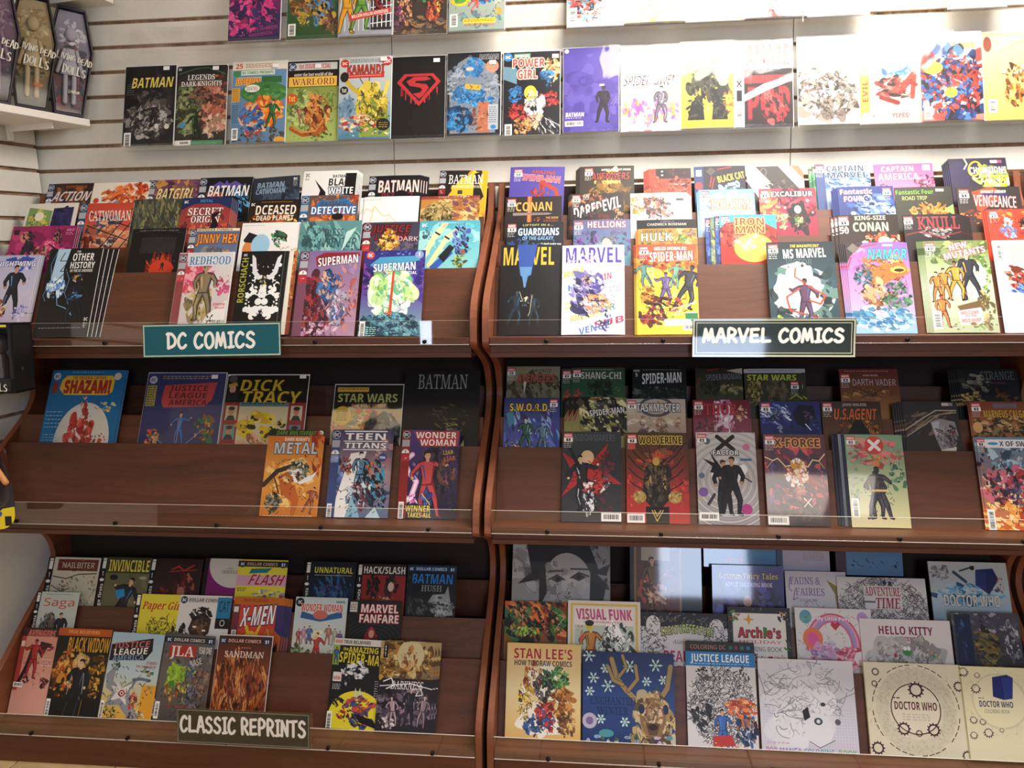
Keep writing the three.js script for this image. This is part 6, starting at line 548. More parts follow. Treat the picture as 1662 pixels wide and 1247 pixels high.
comic('e2', 381, 464, 970, { bow: 0.001, stack: [3, 0.0065, 0, 0.001], s: 'orange and purple comic with slanted white title' }, 'orange and purple comic with slanted white title and yellow claw marks', (c) => c.bg('#3a3268', '#30285a').r(0, 0, 100, 14, '#b8641c').t('TRUE BELIEVERS', 18, 3, 50, 6, '#7a3a10').r(0, 14, 14, 60, '#6a3040').r(2, 18, 9, 10, '#d8d4d0').bar(2, 60, 9, 14, 1).r(14, 14, 70, 110, '#c8422c').p('#b0581e', 40, 155, 50, 80, 80, 56, 98, 70, 96, 155).t('X-MEN', 18, 16, 66, 34, '#f0ece8', { r: -6, k: -0.2, o: '#24305c', w: 6 }).l('#e0b82c', 7, 22, 76, 40, 64, 56, 72).l('#e0b82c', 6, 30, 54, 40, 78, 30, 96).l('#e0b82c', 5, 56, 52, 46, 76).b(74, 84, 14, 26, 30, '#c0682a #8a3e14 #d8843c', 80).p('#1c1822', 84, 155, 84, 90, 92, 80, 96, 155));
comic('e2', 481, 565, 970, { d: 1 }, 'pale blue comic with red arched title and a row of small figures', (c) => c.bg('#b8c8cc', '#c8d0cc', '#8a9a80').e(9, 10, 8, 8, '#1c1a1a').t('DC', 5, 7, 8, 6, '#eee').p('#2c5a90', 14, 26, 50, 36, 90, 24, 92, 36, 50, 44, 12, 38).t('WONDER WOMAN', 12, 12, 80, 14, '#b83a34', { o: '#e8dcd0', w: 5 }).e(50, 32, 14, 8, '#c06a5c').g(48, 118, 54, '#8a2c2c #c04038 #3a4a80', '#d8a07c', 0, 1).b(48, 66, 9, 12, 16, '#e8d890 #f4ecc0').g(12, 86, 28, '#7a2c34 #b05058 #d89088', '#d8a07c', 0, 0.1).g(22, 84, 30, '#a86a8a #c890a8 #e8c8d0', '#d8a07c', 0, 0.1).g(32, 84, 32, '#2c4a7a #4a78b0 #8ab0d0', '#d8a07c', 0, 0.1).g(68, 84, 34, '#7a4a3c #c0806a #e0b0a0', '#d8a07c', 0, 0.1).g(80, 86, 30, '#8a8a7a #b8b4a0 #d8d4c0', '#d8a07c', 0, 0.1).g(90, 88, 28, '#4a3a5a #7a6090 #a890b8', '#d8a07c', 0, 0.1).b(20, 100, 20, 14, 30, '#5a7048 #3a4a30 #8a9a70').b(80, 104, 20, 14, 30, '#d8d8d0 #a8b0a8 #5a7048').t('FANTASTIC', 78, 6, 18, 4, '#222'));
comic('e2', 568, 653, 975, { d: 0 }, 'black comic with red edged white title and a hooded red figure', (c) => { c.bg('#16161a'); for (let i = 1; i < 9; i++) c.e(46, 80, i * 8, i * 6, '#34383e', -10, 0.9); c.b(46, 66, 12, 16, 40, '#7a1e20 #a82c2c #4a1214', 80).e(46, 60, 5, 7, '#c89878').b(34, 78, 8, 5, 10, '#d8c83a #b0a020').b(50, 96, 26, 18, 30, '#5a1a1c #7a2022 #2a2024').r(2, 4, 14, 18, '#c8c4be').tiny(3, 8, 12, 4, '#444', 3).t('MARVEL', 22, 7, 72, 15, '#e0dcd8', { o: '#a82c34', w: 7 }).t('FANFARE', 20, 25, 76, 15, '#e0dcd8', { o: '#a82c34', w: 7 }); });
comic('e1', 18, 96, 1020, { h: 0.25, rot: -0.4 }, 'salmon comic with a caped red figure and small tumbling figures', (c) => c.bg('#c88a78', '#d8a08c').r(0, 0, 14, 155, '#a84038').r(0, 0, 100, 22, '#3a201e').p('#2c1a1c', 34, 40, 24, 96, 8, 138, 22, 130, 40, 80).p('#2c1a1c', 56, 34, 90, 40, 76, 50, 66, 76, 54, 60).g(44, 126, 96, '#6a1c1c #a83028 #c84a3c', '#b8382c', 0, 0.8).b(76, 50, 18, 12, 16, '#4a2024 #7a2c2c', -10).b(18, 136, 12, 10, 24, '#4a1c20 #2a1416', 60).b(84, 134, 12, 14, 30, '#4a1c20 #6a2428 #2a1416', 60).b(34, 130, 8, 10, 14, '#3a181c', 60).t('AVENGERS', 16, 6, 76, 17, '#b8342c', { k: -0.1, o: '#e8c8b8', w: 3 }).r(68, 78, 28, 16, '#e0bcac').t('VISION!', 68, 80, 28, 12, '#a83430').r(2, 34, 10, 14, '#d8c8bc').bar(1, 136, 26, 12).ink(50, 90, 40, 50, 40, '#2a1214', 0.9));
comic('e1', 95, 181, 1026, { h: 0.252, rot: -0.3, d: 1 }, 'black and gold comic with a blond figure in glossy black', (c) => c.bg('#17140f', '#2a2010', '#121110').r(0, 0, 100, 13, '#b0541c').t('TRUE BELIEVERS', 18, 3, 60, 6, '#e8a05c').r(22, 15, 78, 26, '#17140f').t('BLACK WIDOW', 22, 15, 78, 24, '#c8962c', { o: '#6a4a14', w: 3 }).b(28, 80, 24, 36, 70, '#c88a2c #8a4a1c #e0b050 #5a2c14 #b04a24').b(84, 80, 16, 36, 50, '#a8761f #d8a83c #5a3c14 #2a1c10').b(52, 58, 16, 16, 50, '#c8a050 #e0c078 #8a6a2c', 70).e(52, 54, 6, 8, '#d8b088').g(50, 152, 100, '#121216 #1c1c24 #5a5a6a', '#d8b088', 3, 0.2).l('#8a8a9a', 1.4, 40, 78, 36, 110).l('#9a9aaa', 1.4, 62, 76, 64, 108).r(4, 118, 96, 37, '#141311').l('#4a4a54', 1, 40, 122, 34, 150).l('#4a4a54', 1, 58, 122, 54, 150).l('#a8762f', 1, 66, 118, 64, 150).bar(1, 118, 8, 36, 1));
comic('e1', 181, 265, 1028, { rot: -1.4, d: 2 }, 'light blue comic with a grey and white starfish and a black bordered title block', (c) => c.bg('#a0bccc', '#b8c8c8', '#d8a83c').p('#221c20', 2, 22, 80, 8, 82, 30, 70, 46, 2, 50).t('JUSTICE', 8, 15, 68, 11, '#c06a64', { r: -5, k: -0.1 }).t('LEAGUE', 8, 27, 66, 11, '#e8e4da', { r: -5, k: -0.1 }).t('AMERICA', 8, 39, 60, 9, '#7a9ab8', { r: -5, k: -0.1 }).t('STARRO', 74, 48, 20, 5, '#a83440').t('THE CONQUEROR!', 56, 55, 38, 4, '#a83440').p('#8a8c92', 2, 74, 20, 56, 18, 84, 34, 96, 70, 70, 52, 100, 60, 124, 84, 146, 60, 148, 36, 124, 8, 126, 20, 104, 6, 96).p('#d8d4d0', 24, 84, 36, 96, 56, 86, 46, 104, 50, 124, 36, 112, 18, 118, 26, 104, 16, 92, 28, 94).e(38, 104, 6, 6, '#b83440').e(38, 104, 3.5, 3.5, '#e8e0dc').e(38, 104, 1.6, 2, '#2a1418').b(18, 58, 8, 8, 20, '#2c5a44 #1c3a30 #5a8a70').b(80, 64, 12, 8, 24, '#4a7a54 #c8803c #2c5040', 10).p('#d89a2c', 74, 88, 100, 88, 100, 155, 74, 155).b(62, 118, 9, 16, 30, '#a8302c #c8483c #6a1c1c', 80).b(22, 138, 14, 12, 30, '#5a8a34 #c89a44 #2a3420').b(70, 138, 14, 10, 20, '#d8c89c #8a8a90 #3a3a40').b(88, 96, 6, 10, 12, '#3a6a98 #d8b08c').l('#5a6a80', 5, 56, 80, 70, 78, 86, 80).bar(1, 118, 7, 34, 1).ink(46, 104, 44, 44, 60, '#1c1a1e', 0.9));
comic('e1', 267, 348, 1032, { rot: -1.2, d: 0, stack: [1, -0.012, -2, 0], s: 'grey comic crowded with green and brown figures' }, 'grey comic crowded with green and brown figures and red boxed initials', (c) => c.bg('#5a5654', '#6a625c', '#4a4440').usd('#2a2a2c', '#d8d4d0').b(50, 40, 50, 18, 40, '#6a6664 #8a8480 #3a3836', 60).r(12, 18, 54, 22, '#a83430').t('JLA', 16, 20, 46, 18, '#e8e0d8', { f: 'e' }).t('YEAR ONE', 70, 20, 26, 12, '#d8d4d0').t('BASE', 56, 42, 24, 12, '#c8c4c0', { r: -20 }).p('#8ab02c', 12, 92, 30, 52, 52, 58, 50, 84, 26, 88).b(34, 70, 18, 16, 30, '#9ac03a #7a9c24 #a8cc58', 60, 0.6).b(60, 64, 10, 12, 30, '#2c5aa0 #d8c03a #3a6a34').b(82, 84, 16, 26, 50, '#7a5a48 #5a4034 #9a7860').b(30, 100, 14, 18, 30, '#a83a2c #c8903c #4a7a34', 80).b(52, 100, 12, 20, 30, '#d8c04a #3a4a34 #8a8a3c', 80).b(72, 112, 18, 20, 40, '#5a5a64 #3a3a44 #7a7a88').b(44, 132, 40, 8, 30, '#a82c28 #c8443c #7a1c1c', 0).b(50, 148, 44, 8, 30, '#4a4a48 #2a2a2c').bar(1, 120, 9, 30, 1).ink(50, 100, 46, 46, 60, '#161416', 0.9));
comic('e1', 356, 442, 1033, { d: 1, rot: -0.3, bag: 0.002 }, 'rust and orange streaked comic with thin white title', (c) => c.bg('#4a2418', '#8a4220', '#7a2c18').usd('#3a1a14', '#e8b8a8').b(50, 90, 50, 60, 200, '#a85a28 #6a2c18 #c87838 #3a1a12 #8a3a1c #5a2416 #d89858', 87, 0.14).b(50, 110, 16, 30, 40, '#b8744a #8a5038 #d8a070 #5a3024', 85, 0.2).t('SANDMAN', 14, 26, 74, 11, '#f0ece4', { n: 1, f: 'e' }).tiny(44, 20, 20, 1, '#c8a898').b(12, 136, 10, 20, 16, '#e07838 #c84a20', 85));
comic('e1', 541, 628, 1038, { rot: -1.2, d: -0.8 }, 'black and yellow comic with a leaping red and blue figure on a yellow disc', (c) => c.bg('#1a1b1c').r(0, 0, 100, 12, '#d8d4cc').r(2, 3, 14, 6, '#c8948c').t('TRUE BELIEVERS', 18, 3, 50, 6, '#222').r(0, 12, 12, 34, '#8ab04a').g(6, 44, 28, '#24406a #3a68a0 #8a3430', '#a83a34', 0, 0.1).t('the', 18, 15, 10, 6, '#e0d040').t('AMAZING', 28, 14, 56, 10, '#e0cf2c').t('SPIDER-MAN', 12, 25, 86, 18, '#e0cf2c', { r: 3 }).b(50, 54, 20, 14, 50, '#e8e8ea #1a1a1e #b8bcc4 #f8f8f8', 20).b(28, 66, 10, 16, 24, '#22262c #3a4a58 #e8e8ea', 80).e(52, 132, 50, 44, '#e0cf2c').r(0, 12, 100, 0, '#000').b(16, 106, 12, 10, 20, '#141414 #2a2a24', 30).p('#c8d0a0', 48, 82, 52, 96, 56, 82, 60, 96, 66, 86, 60, 104, 44, 104).b(56, 112, 24, 14, 50, '#a83430 #2c4a84 #c84a40 #1c3060', -20).b(62, 134, 20, 16, 40, '#2c4a84 #a83430 #1c3060 #141418', 40).b(30, 128, 10, 12, 20, '#a83430 #141414').p('#141414', 50, 126, 84, 134, 96, 150, 60, 140).r(4, 58, 16, 16, '#e0d8d0').t('NEW', 5, 65, 13, 6, '#b83430').tiny(5, 78, 15, 4, '#ddd').bar(0, 124, 10, 32, 1).tiny(82, 70, 16, 8, '#ddd', 4));
comic('e1', 618, 706, 1043, { rot: -0.6, d: 3, stack: [2, 0.007, -0.3, 0], s: 'gold over violet comic with the long white script' }, 'gold over violet comic with long white script across the middle', (c) => c.bg('#b09c68', '#6a5a40', '#2a2230').r(0, 62, 100, 93, '#262028').b(50, 30, 50, 28, 110, '#c8a860 #8a6a30 #e0cc94 #5a3c1c #a87c3c #d8bc80').e(56, 22, 24, 26, '#d0c496').b(56, 30, 14, 20, 40, '#b07c3c #d8b07c #7a4a20', 80).b(14, 46, 14, 14, 30, '#8a5a28 #c8983c #4a2c14').b(90, 40, 10, 24, 26, '#a8783c #5a3a1c', 80).b(50, 110, 48, 30, 100, '#2c2430 #4a3e4c #1a161e #6a5a68 #8a7684').g(58, 140, 64, '#1c181f #2c2630 #5a4a58', '#b89a98', 4, 0.3).g(34, 142, 50, '#4a3e4a #a89098 #d8c0c4', '#c8a8a8', -8, 0.4).g(80, 142, 54, '#3a323c #8a7680 #c8b0b4', '#c8a8a8', 8, 0.3).b(20, 136, 14, 12, 20, '#c8b0b8 #8a7680 #e0d0d4').l('#f2eef0', 2, 10, 68, 24, 62, 30, 74, 16, 80).l('#f2eef0', 1.6, 4, 76, 60, 70, 98, 78).t('DARKNESS', 24, 66, 58, 14, '#f2eef0', { n: 1, f: 'e', k: -0.15 }).l('#f2eef0', 1.4, 76, 72, 82, 88, 70, 90, 74, 82).r(6, 6, 8, 22, '#141216').t('I', 8, 8, 3, 8, '#eee').t('1', 8, 18, 3, 7, '#eee'));

// ------------------------------------------------------------ bottom tier, right rack: colouring books and art books
const K = (h, o = {}) => ({ h, t: 0.006, bow: 0.0003, curl: 0, name: 'colouring_book', cat: 'book', ...o });
comic('f3', 834, 990, 850, K(0.29, { name: 'art_book', gloss: 1, t: 0.004, px: 420 }), 'large grey art book with a painted face under a wide dark hat', (c) => c.bg('#6c6c6c', '#8a8a88', '#a8a8a4').b(20, 30, 30, 30, 40, '#8a8a88 #5a5a5a #b0b0ac', 40).b(90, 50, 16, 50, 40, '#3a3a3c #5a5a5a #8a8a88', 80).p('#1e1e20', 20, 50, 14, 20, 40, 6, 76, 14, 88, 46, 100, 40, 96, 52, 60, 46, 34, 56, 6, 62).e(58, 64, 25, 34, '#a8a6a4', -8).b(46, 66, 12, 26, 26, '#8a8886 #7a7876 #989694', 85, 0.6).b(64, 70, 14, 20, 30, '#b4b2b0 #bebcba #a8a6a4', 75, 0.6).p('#242426', 28, 50, 34, 44, 36, 70, 28, 86).p('#2a2a2c', 80, 44, 96, 60, 88, 100, 79, 82).p('#4a4846', 40, 57, 46, 53, 53, 57, 46, 60).p('#3a3836', 61, 55, 68, 50, 76, 54, 68, 58).e(47, 56.6, 2.3, 2.3, '#1a1a1c').e(68.5, 54, 2.4, 2.4, '#1a1a1c').l('#1e1e20', 1.2, 38, 57, 46, 52.6, 54, 57).l('#1e1e20', 1.4, 60, 55, 68, 49.6, 78, 53).l('#2a2828', 1.5, 38, 49, 52, 48).l('#2a2828', 1.6, 60, 46, 78, 46).b(56, 68, 3, 9, 8, '#8a8886 #7e7c7a', 80, 0.5).l('#5a5856', 1, 54, 73, 57, 75, 60, 73).p('#4a4846', 50, 81, 55, 79, 58, 80, 62, 78.5, 67, 80, 58, 84).p('#c0bebc', 18, 90, 40, 84, 56, 96, 40, 104, 16, 104).p('#262628', 60, 92, 90, 84, 96, 110, 56, 110));
comic('f4', 1022, 1137, 852, K(0.29, { name: 'art_book', gloss: 1, t: 0.004, d: 1, px: 360 }), 'glossy black art book with a gold framed painting of a crouching couple', (c) => c.bg('#15151a').r(6, 24, 66, 112, '#8a7038').r(9, 27, 60, 106, '#5a3424').r(16, 27, 40, 24, '#a8a08c').e(40, 84, 28, 34, '#6a2c20').b(40, 84, 26, 32, 50, '#7a3424 #4a2018 #a85a34 #3a241c').g(38, 120, 74, '#3a2a1c #6a4c30 #8a6a44', '#c89a78', -6, 0.4).b(36, 96, 14, 16, 40, '#c89a78 #8a6048 #e0bc98 #5a3c2c', 60).b(36, 122, 16, 10, 26, '#6a5a48 #4a3a2c #8a7a64').r(14, 6, 30, 5, '#8a2c34'));
comic('f4', 1155, 1271, 918, K(0.27, { gloss: 1, d: 2, px: 360 }), 'violet colouring book with gold blackletter title and a dark haired woman', (c) => c.bg('#4a4a88', '#3a3468', '#4a3c50').b(50, 60, 50, 40, 50, '#4a4890 #5a5aa8 #3a305c #6a5a90', 70, 0.5).t('Grimm Fairy Tales', 10, 8, 82, 11, '#d8c068', { f: 'e', o: '#2c2850', lc: 1 }).t('ADULT COLORING BOOK', 18, 24, 66, 6, '#d8d4e4', { f: 'e' }).b(50, 52, 14, 20, 50, '#2c2024 #4a3430 #1c1418', 70).b(76, 44, 20, 10, 30, '#2c2024 #4a3838', -10, 0.2).e(49, 50, 6, 8, '#c8987c').b(48, 74, 24, 12, 40, '#b8846c #d8a890 #7a4c3c', 10).b(88, 74, 10, 14, 24, '#8a6a6c #b89a98 #5a4048', 70));
comic('f3', 1273, 1371, 928, K(0.25, { d: 0, px: 320 }), 'pale lilac colouring book with violet curly title and a gold crescent', (c) => c.bg('#ccc8cc', '#d4d0d0').p('#8a7a3c', 68, 14, 84, 24, 90, 50, 84, 78, 72, 92, 82, 60, 80, 36).t('FAUNS &', 8, 10, 50, 12, '#6a4a9c', { n: 1, f: 'e' }).t('FAIRIES', 16, 28, 48, 12, '#6a4a9c', { n: 1, f: 'e' }).l('#6a4a9c', 1.2, 8, 12, 6, 28, 10, 34).l('#6a4a9c', 1.2, 16, 30, 12, 48, 20, 44).tiny(22, 46, 30, 2, '#9a8ab0').b(34, 70, 26, 8, 30, '#6a665c #4a463c #8a8678', 20, 0.2).ink(46, 60, 20, 14, 16, '#7a766c', 0.8));
comic('f3', 1357, 1500, 938, K(0.25, { d: 3, px: 400 }), 'white colouring book of dense line drawing with a red sword title', (c) => c.bg('#d2d0d0').ink(50, 40, 52, 40, 1500, '#5a5858', 0.5).ink(50, 40, 52, 40, 60, '#3a3838', 0.8).r(30, 10, 42, 26, '#d2d0d0').t('ADVENTURE', 31, 11, 40, 10, '#9a2430', { f: 'e' }).t('TIME', 42, 23, 28, 12, '#9a2430', { f: 'e', k: -0.1 }).r(28, 27, 14, 2, '#5a6a64').e(54, 6, 2, 2.6, '#2a2a2a').e(60, 7, 2, 2.6, '#2a2a2a').p('#c8862c', 56, 62, 66, 48, 88, 46, 98, 60, 96, 80, 56, 80).p('#e0d8c8', 62, 62, 70, 54, 84, 54, 90, 66, 66, 74));
comic('f3', 1505, 1650, 913, K(0.25, { d: 0, px: 400 }), 'white and teal book with a tilted dark blue box shape and block title', (c) => c.bg('#c4c4c0', '#a8bcc4', '#1c4a6c').b(46, 44, 46, 14, 70, '#2c6a90 #5a9ab8 #1c4868 #a8c8d4 #7ab0c8', 0).b(14, 14, 12, 10, 30, '#8a8a8c #b0aeac #6a6668').l('#2a2c30', 2, 40, 12, 52, 8, 58, 6).e(56, 8, 3, 3, '#2a2420').p('#242c5c', 60, 10, 82, 8, 88, 22, 74, 42, 58, 30).p('#2f3a70', 60, 10, 74, 14, 70, 38, 58, 30).l('#3a4a5c', 4, 32, 14, 46, 26).b(90, 30, 5, 10, 14, '#b87a4c #8a5030', 80).t('DOCTOR WHO', 15, 43, 72, 15, '#d8d4c4', { o: '#3a4048', w: 3 }).tiny(14, 38, 10, 1, '#ddd'));
comic('f2', 820, 920, 977, K(0.258, { t: 0.003, cat: 'comic book', name: 'comic_book' }), 'orange and green comic book of tangled dark figures', (c) => c.bg('#b8582c', '#3a4a2c').b(50, 30, 54, 34, 140, '#d8703a #1c1a18 #4a7a34 #2a2420 #e89a50 #3a6a3c #8a3418 #12110f', 50).b(20, 30, 10, 24, 30, '#3a8a44 #2c5a30 #c89070', 80).b(34, 48, 14, 10, 26, '#8ab83a #5a8a2c #c0d860').l('#e8c890', 0.8, 70, 10, 96, 24, 80, 44).ink(50, 36, 46, 30, 60, '#0e0c0a', 0.9));
comic('f2', 922, 1039, 976, K(0.28, { d: 2.6, t: 0.005, px: 360 }), 'white bordered colouring book with pink and yellow warped title and a coloured group', (c) => c.bg('#ded8d0').r(4, 4, 92, 130, '#d8b858').r(7, 7, 86, 124, '#ded8d0').r(10, 9, 80, 104, '#b8c8bc').r(10, 9, 80, 24, '#e8e0dc').t('VISUAL FUNK', 12, 11, 76, 14, '#b8489c', { o: '#e0a03c', w: 3, k: 0.1 }).tiny(22, 28, 56, 1, '#a85a98').g(32, 98, 66, '#8a4a2c #c8843c #3a6a44', '#e0c4a8', 0, 0.5).e(30, 34, 5, 6, '#d8b83c').e(30, 30, 6, 4, '#2a2824').b(18, 42, 6, 12, 12, '#c83a44 #d85a4c', 80).b(68, 56, 22, 26, 60, '#e0e4e0 #2a2c2c #a8b8b0 #ffffff', 60).ink(64, 60, 24, 30, 70, '#1c1c1c', 0.8));
comic('f2', 1037, 1182, 995, K(0.28, { d: 0, t: 0.005, px: 420 }), 'black and white colouring book with pale green arched title and pink lettering', (c) => c.bg('#d0ced2').r(0, 0, 100, 16, '#26242a').ink(50, 8, 50, 8, 60, '#8a888c', 0.6).ink(14, 26, 14, 24, 130, '#2a2a2e', 0.6).ink(86, 26, 14, 24, 130, '#2a2a2e', 0.6).e(16, 14, 8, 10, '#d8d6d8').e(86, 16, 8, 10, '#d0ced2').ink(16, 14, 8, 10, 26, '#333', 0.6).ink(86, 16, 8, 10, 26, '#333', 0.6).t('CREATURE', 24, 14, 32, 9, '#b8c878', { o: '#2a2c26', w: 8, r: -8 }).t('FEATURE', 55, 14, 28, 9, '#b8c878', { o: '#2a2c26', w: 8, r: 8 }).t('Alan Robert', 38, 28, 34, 6, '#6a686c', { n: 1, k: -0.2, lc: 1 }).t('BEAUTY OF', 26, 41, 62, 12, '#a82c5c').t('HORROR', 28, 57, 60, 13, '#b83448').r(0, 70, 100, 30, '#2a282c').ink(50, 80, 48, 10, 100, '#c8c6c8', 0.6));
comic('f2', 1180, 1281, 986, K(0.28, { d: 2.6, t: 0.005, px: 340 }), 'colouring book with red and green festive title inside a black holly border', (c) => c.bg('#2a2a2c').ink(50, 40, 50, 50, 60, '#8a8a8a', 0.6).r(8, 10, 84, 130, '#d8d6d4').b(10, 14, 12, 8, 24, '#4a8a3c #2c5a28 #b83430').b(88, 14, 8, 10, 20, '#d8a83c #2c3a6a #1c1c1c', 80).b(94, 60, 6, 8, 12, '#4a8a3c #2c5a28').p('#c8983c', 34, 10, 36, 18, 43, 20, 36, 22, 34, 30, 31, 22, 24, 20, 31, 18).t("Archie's", 16, 28, 68, 20, '#b82c30', { o: '#1c1c1c', w: 5, lc: 1 }).p('#3a7a34', 56, 32, 62, 32, 62, 46, 56, 46).t('HOLIDAY', 16, 52, 68, 5, '#b8405c', { n: 1 }).t('COLORING BOOK', 16, 62, 68, 7, '#4a4a4c', { n: 1 }).b(36, 80, 18, 8, 26, '#d8b08c #b83430 #e8e4dc #2a2020').b(74, 80, 14, 8, 20, '#b83430 #2a2020 #d8b08c').ink(50, 84, 36, 8, 26, '#222', 0.7));
comic('f2', 1289, 1412, 988, K(0.28, { d: 0, t: 0.005, px: 360 }), 'white colouring book with a rainbow arch, round badges and pink and violet manes', (c) => { c.bg('#d6d4d6').ink(50, 50, 50, 46, 110, '#8a888c', 0.6); ['#c85a78', '#d8a0b0', '#b888c0', '#8a98c8', '#c86a8a'].forEach((k, i) => c.e(48, 48, 34 - i * 2.4, 40 - i * 2.4, k, 0, 2.6)); c.r(10, 56, 80, 40, '#d2d0d4').t('My Little Pony', 28, 10, 44, 6, '#f0eef2', { o: '#a85a90', w: 8, lc: 1 }).e(14, 12, 8, 9, '#5a98b0').b(14, 12, 6, 7, 10, '#7ab868 #4a88a0').e(22, 40, 13, 14, '#d87850').e(22, 40, 7, 8, '#d858a0').e(88, 12, 7, 8, '#b890c8').p('#b83448', 52, 20, 56, 17, 59, 21, 52, 29, 46, 22, 48, 17).b(40, 60, 22, 14, 60, '#a890b8 #c0a8cc #8a6a9c #d89ab8', 20, 0.6).b(70, 64, 20, 14, 60, '#c8506c #d87c90 #a83458 #e8b0bc', -20, 0.6).b(40, 76, 20, 14, 20, '#b8a0c4 #a088b0').e(82, 64, 8, 9, '#e0d8e0'); });
comic('f2', 1394, 1540, 1006, K(0.25, { d: 2.6, t: 0.005, px: 400 }), 'white colouring book with bold maroon title and a grey crowd with one green mask', (c) => c.bg('#d8d2d2', '#d4ccca').t('HELLO KITTY', 20, 8, 60, 9, '#7a1c28').t('& FRIENDS', 38, 19, 26, 5, '#7a1c28').b(50, 44, 36, 20, 90, '#a8a4a6 #c4c0c2 #8a8688 #b8b4b4', null, 0.8).ink(50, 44, 36, 20, 90, '#6a6668', 0.5).e(50, 36, 5, 4, '#3a8a4c').e(48, 32, 2, 2.4, '#e8e8e4').e(52, 32, 2, 2.4, '#e8e8e4').e(37, 40, 2, 2, '#b8283c').b(80, 38, 4, 6, 12, '#d8a83c #4a8a3c').b(50, 50, 8, 4, 8, '#2a2020'));
comic('f2', 1542, 1690, 995, K(0.25, { d: 0, px: 400, gloss: 1 }), 'dark book with a blue box shape, bronze and silver shapes', (c) => c.bg('#4a4a54', '#22242a').b(50, 14, 50, 14, 40, '#6a6a78 #3a3c48 #a0a0ac #50506a', 30).r(4, 4, 24, 100, '#1c2444').b(15, 50, 10, 44, 20, '#1c2444 #2a3460 #3a5a94', 88).b(50, 56, 18, 38, 70, '#6a5a34 #7a6a40 #4a3e24 #94824c #221d12', 20).b(86, 40, 12, 30, 50, '#8a8c94 #b8bac0 #5a5c64 #3a3c42', 80));
comic('f1', 824, 943, 1045, K(0.27, { lift: 0, h: undefined, t: 0.008, px: 380 }), 'amber edged book with dark red title over a ring of colourful figures', (c) => c.bg('#e0bc78', '#e8d8a8', '#e0b468').b(50, 74, 30, 40, 30, '#f0ecd8 #f4f0e4', null, 1).t("STAN LEE'S", 9, 7, 80, 13, '#a8282c', { o: '#e8d0a0', w: 3 }).t('HOW TO DRAW COMICS', 10, 22, 78, 7, '#22243c').b(66, 44, 18, 14, 50, '#4a8a44 #2c6a34 #7ab060 #1c4a28').b(36, 44, 12, 18, 30, '#8a2c2c #a84a3c #5a1c20 #c8a050', 80).b(50, 56, 12, 16, 40, '#4a4448 #2c282c #6a6468', 80).b(26, 72, 10, 24, 40, '#e0b83c #c89a2c #2a2824 #f0d470', 80).b(76, 72, 14, 20, 50, '#b0702c #d8984c #7a4a1c').b(54, 92, 14, 18, 50, '#b83430 #c84a44 #7a2020 #3a5a98').b(38, 104, 14, 12, 30, '#3a5a98 #24406c #6a8ab8').b(82, 100, 12, 16, 30, '#8a5a2c #5a3c20 #b88048').ink(52, 76, 36, 36, 110, '#2a1c14', 0.6).tiny(18, 120, 66, 3, '#6a4a24', 3));
comic('f1', 946, 1093, 1059, K(0.25, { h: undefined, t: 0.009, d: 1, px: 440 }), 'deep blue square book with foil snowflakes and an ornate antlered deer', (c) => { c.bg('#20305c', '#2c4684', '#22386c'); for (const [x, y, s] of [[7, 5, 7], [52, 15, 7], [80, 13, 7], [25, 18, 5], [12, 28, 6], [28, 36, 7], [88, 28, 5], [8, 42, 5], [46, 72, 5], [70, 30, 5], [20, 70, 5]]) for (let a = 0; a < 6; a++) { const q = a * Math.PI / 3; c.l(a % 2 ? '#8ac8c4' : '#d8dcd0', 1.1, x, y, x + Math.cos(q) * s, y + Math.sin(q) * s).e(x + Math.cos(q) * s * 0.7, y + Math.sin(q) * s * 0.7, 1.2, 1.2, '#c8e0dc'); } const br = (w, ...q) => c.l('#4a3a28', w + 1.2, ...q).l('#a08a5c', w, ...q); br(5, 62, 52, 48, 40, 38, 28, 32, 8); br(3.5, 44, 34, 34, 30, 28, 16); br(3.5, 50, 40, 60, 28, 58, 14); br(3, 40, 26, 48, 16, 44, 4); br(5, 84, 48, 92, 36, 96, 14); c.b(78, 76, 22, 34, 110, '#8a6c44 #c8b484 #5a442c #e0d4b0 #a88a58', 70).e(76, 66, 14, 20, '#8a6a44').b(76, 62, 12, 14, 40, '#a88a5c #6a4e30 #d8c49c #e0b8a8').e(64, 58, 3.4, 5, '#24304c').e(90, 58, 3, 5, '#24304c').p('#5a4430', 68, 72, 84, 72, 80, 84, 72, 84).e(76, 76, 5, 3, '#2a2018').t('ENCHANTED', 8, 47, 50, 8, '#1c2444', { n: 1, f: 'e' }).t('WINTER', 16, 57, 34, 8, '#1c2444', { n: 1, f: 'e' }); for (let i = 0; i < 26; i++) c.e(rr(2, 98), rr(86, 104), rr(1.5, 4), rr(1.5, 4), ['#8aa8c8', '#d8d4cc', '#7a6a98', '#5a90a0', '#c8b0c4', '#4a6a3c'][i % 6]); c.e(8, 72, 8, 8, '#b8b4c4').e(8, 72, 4, 4, '#7a6a98').e(26, 84, 8, 4, '#4a98a0').ink(50, 96, 48, 10, 60, '#1c2444', 0.6); });
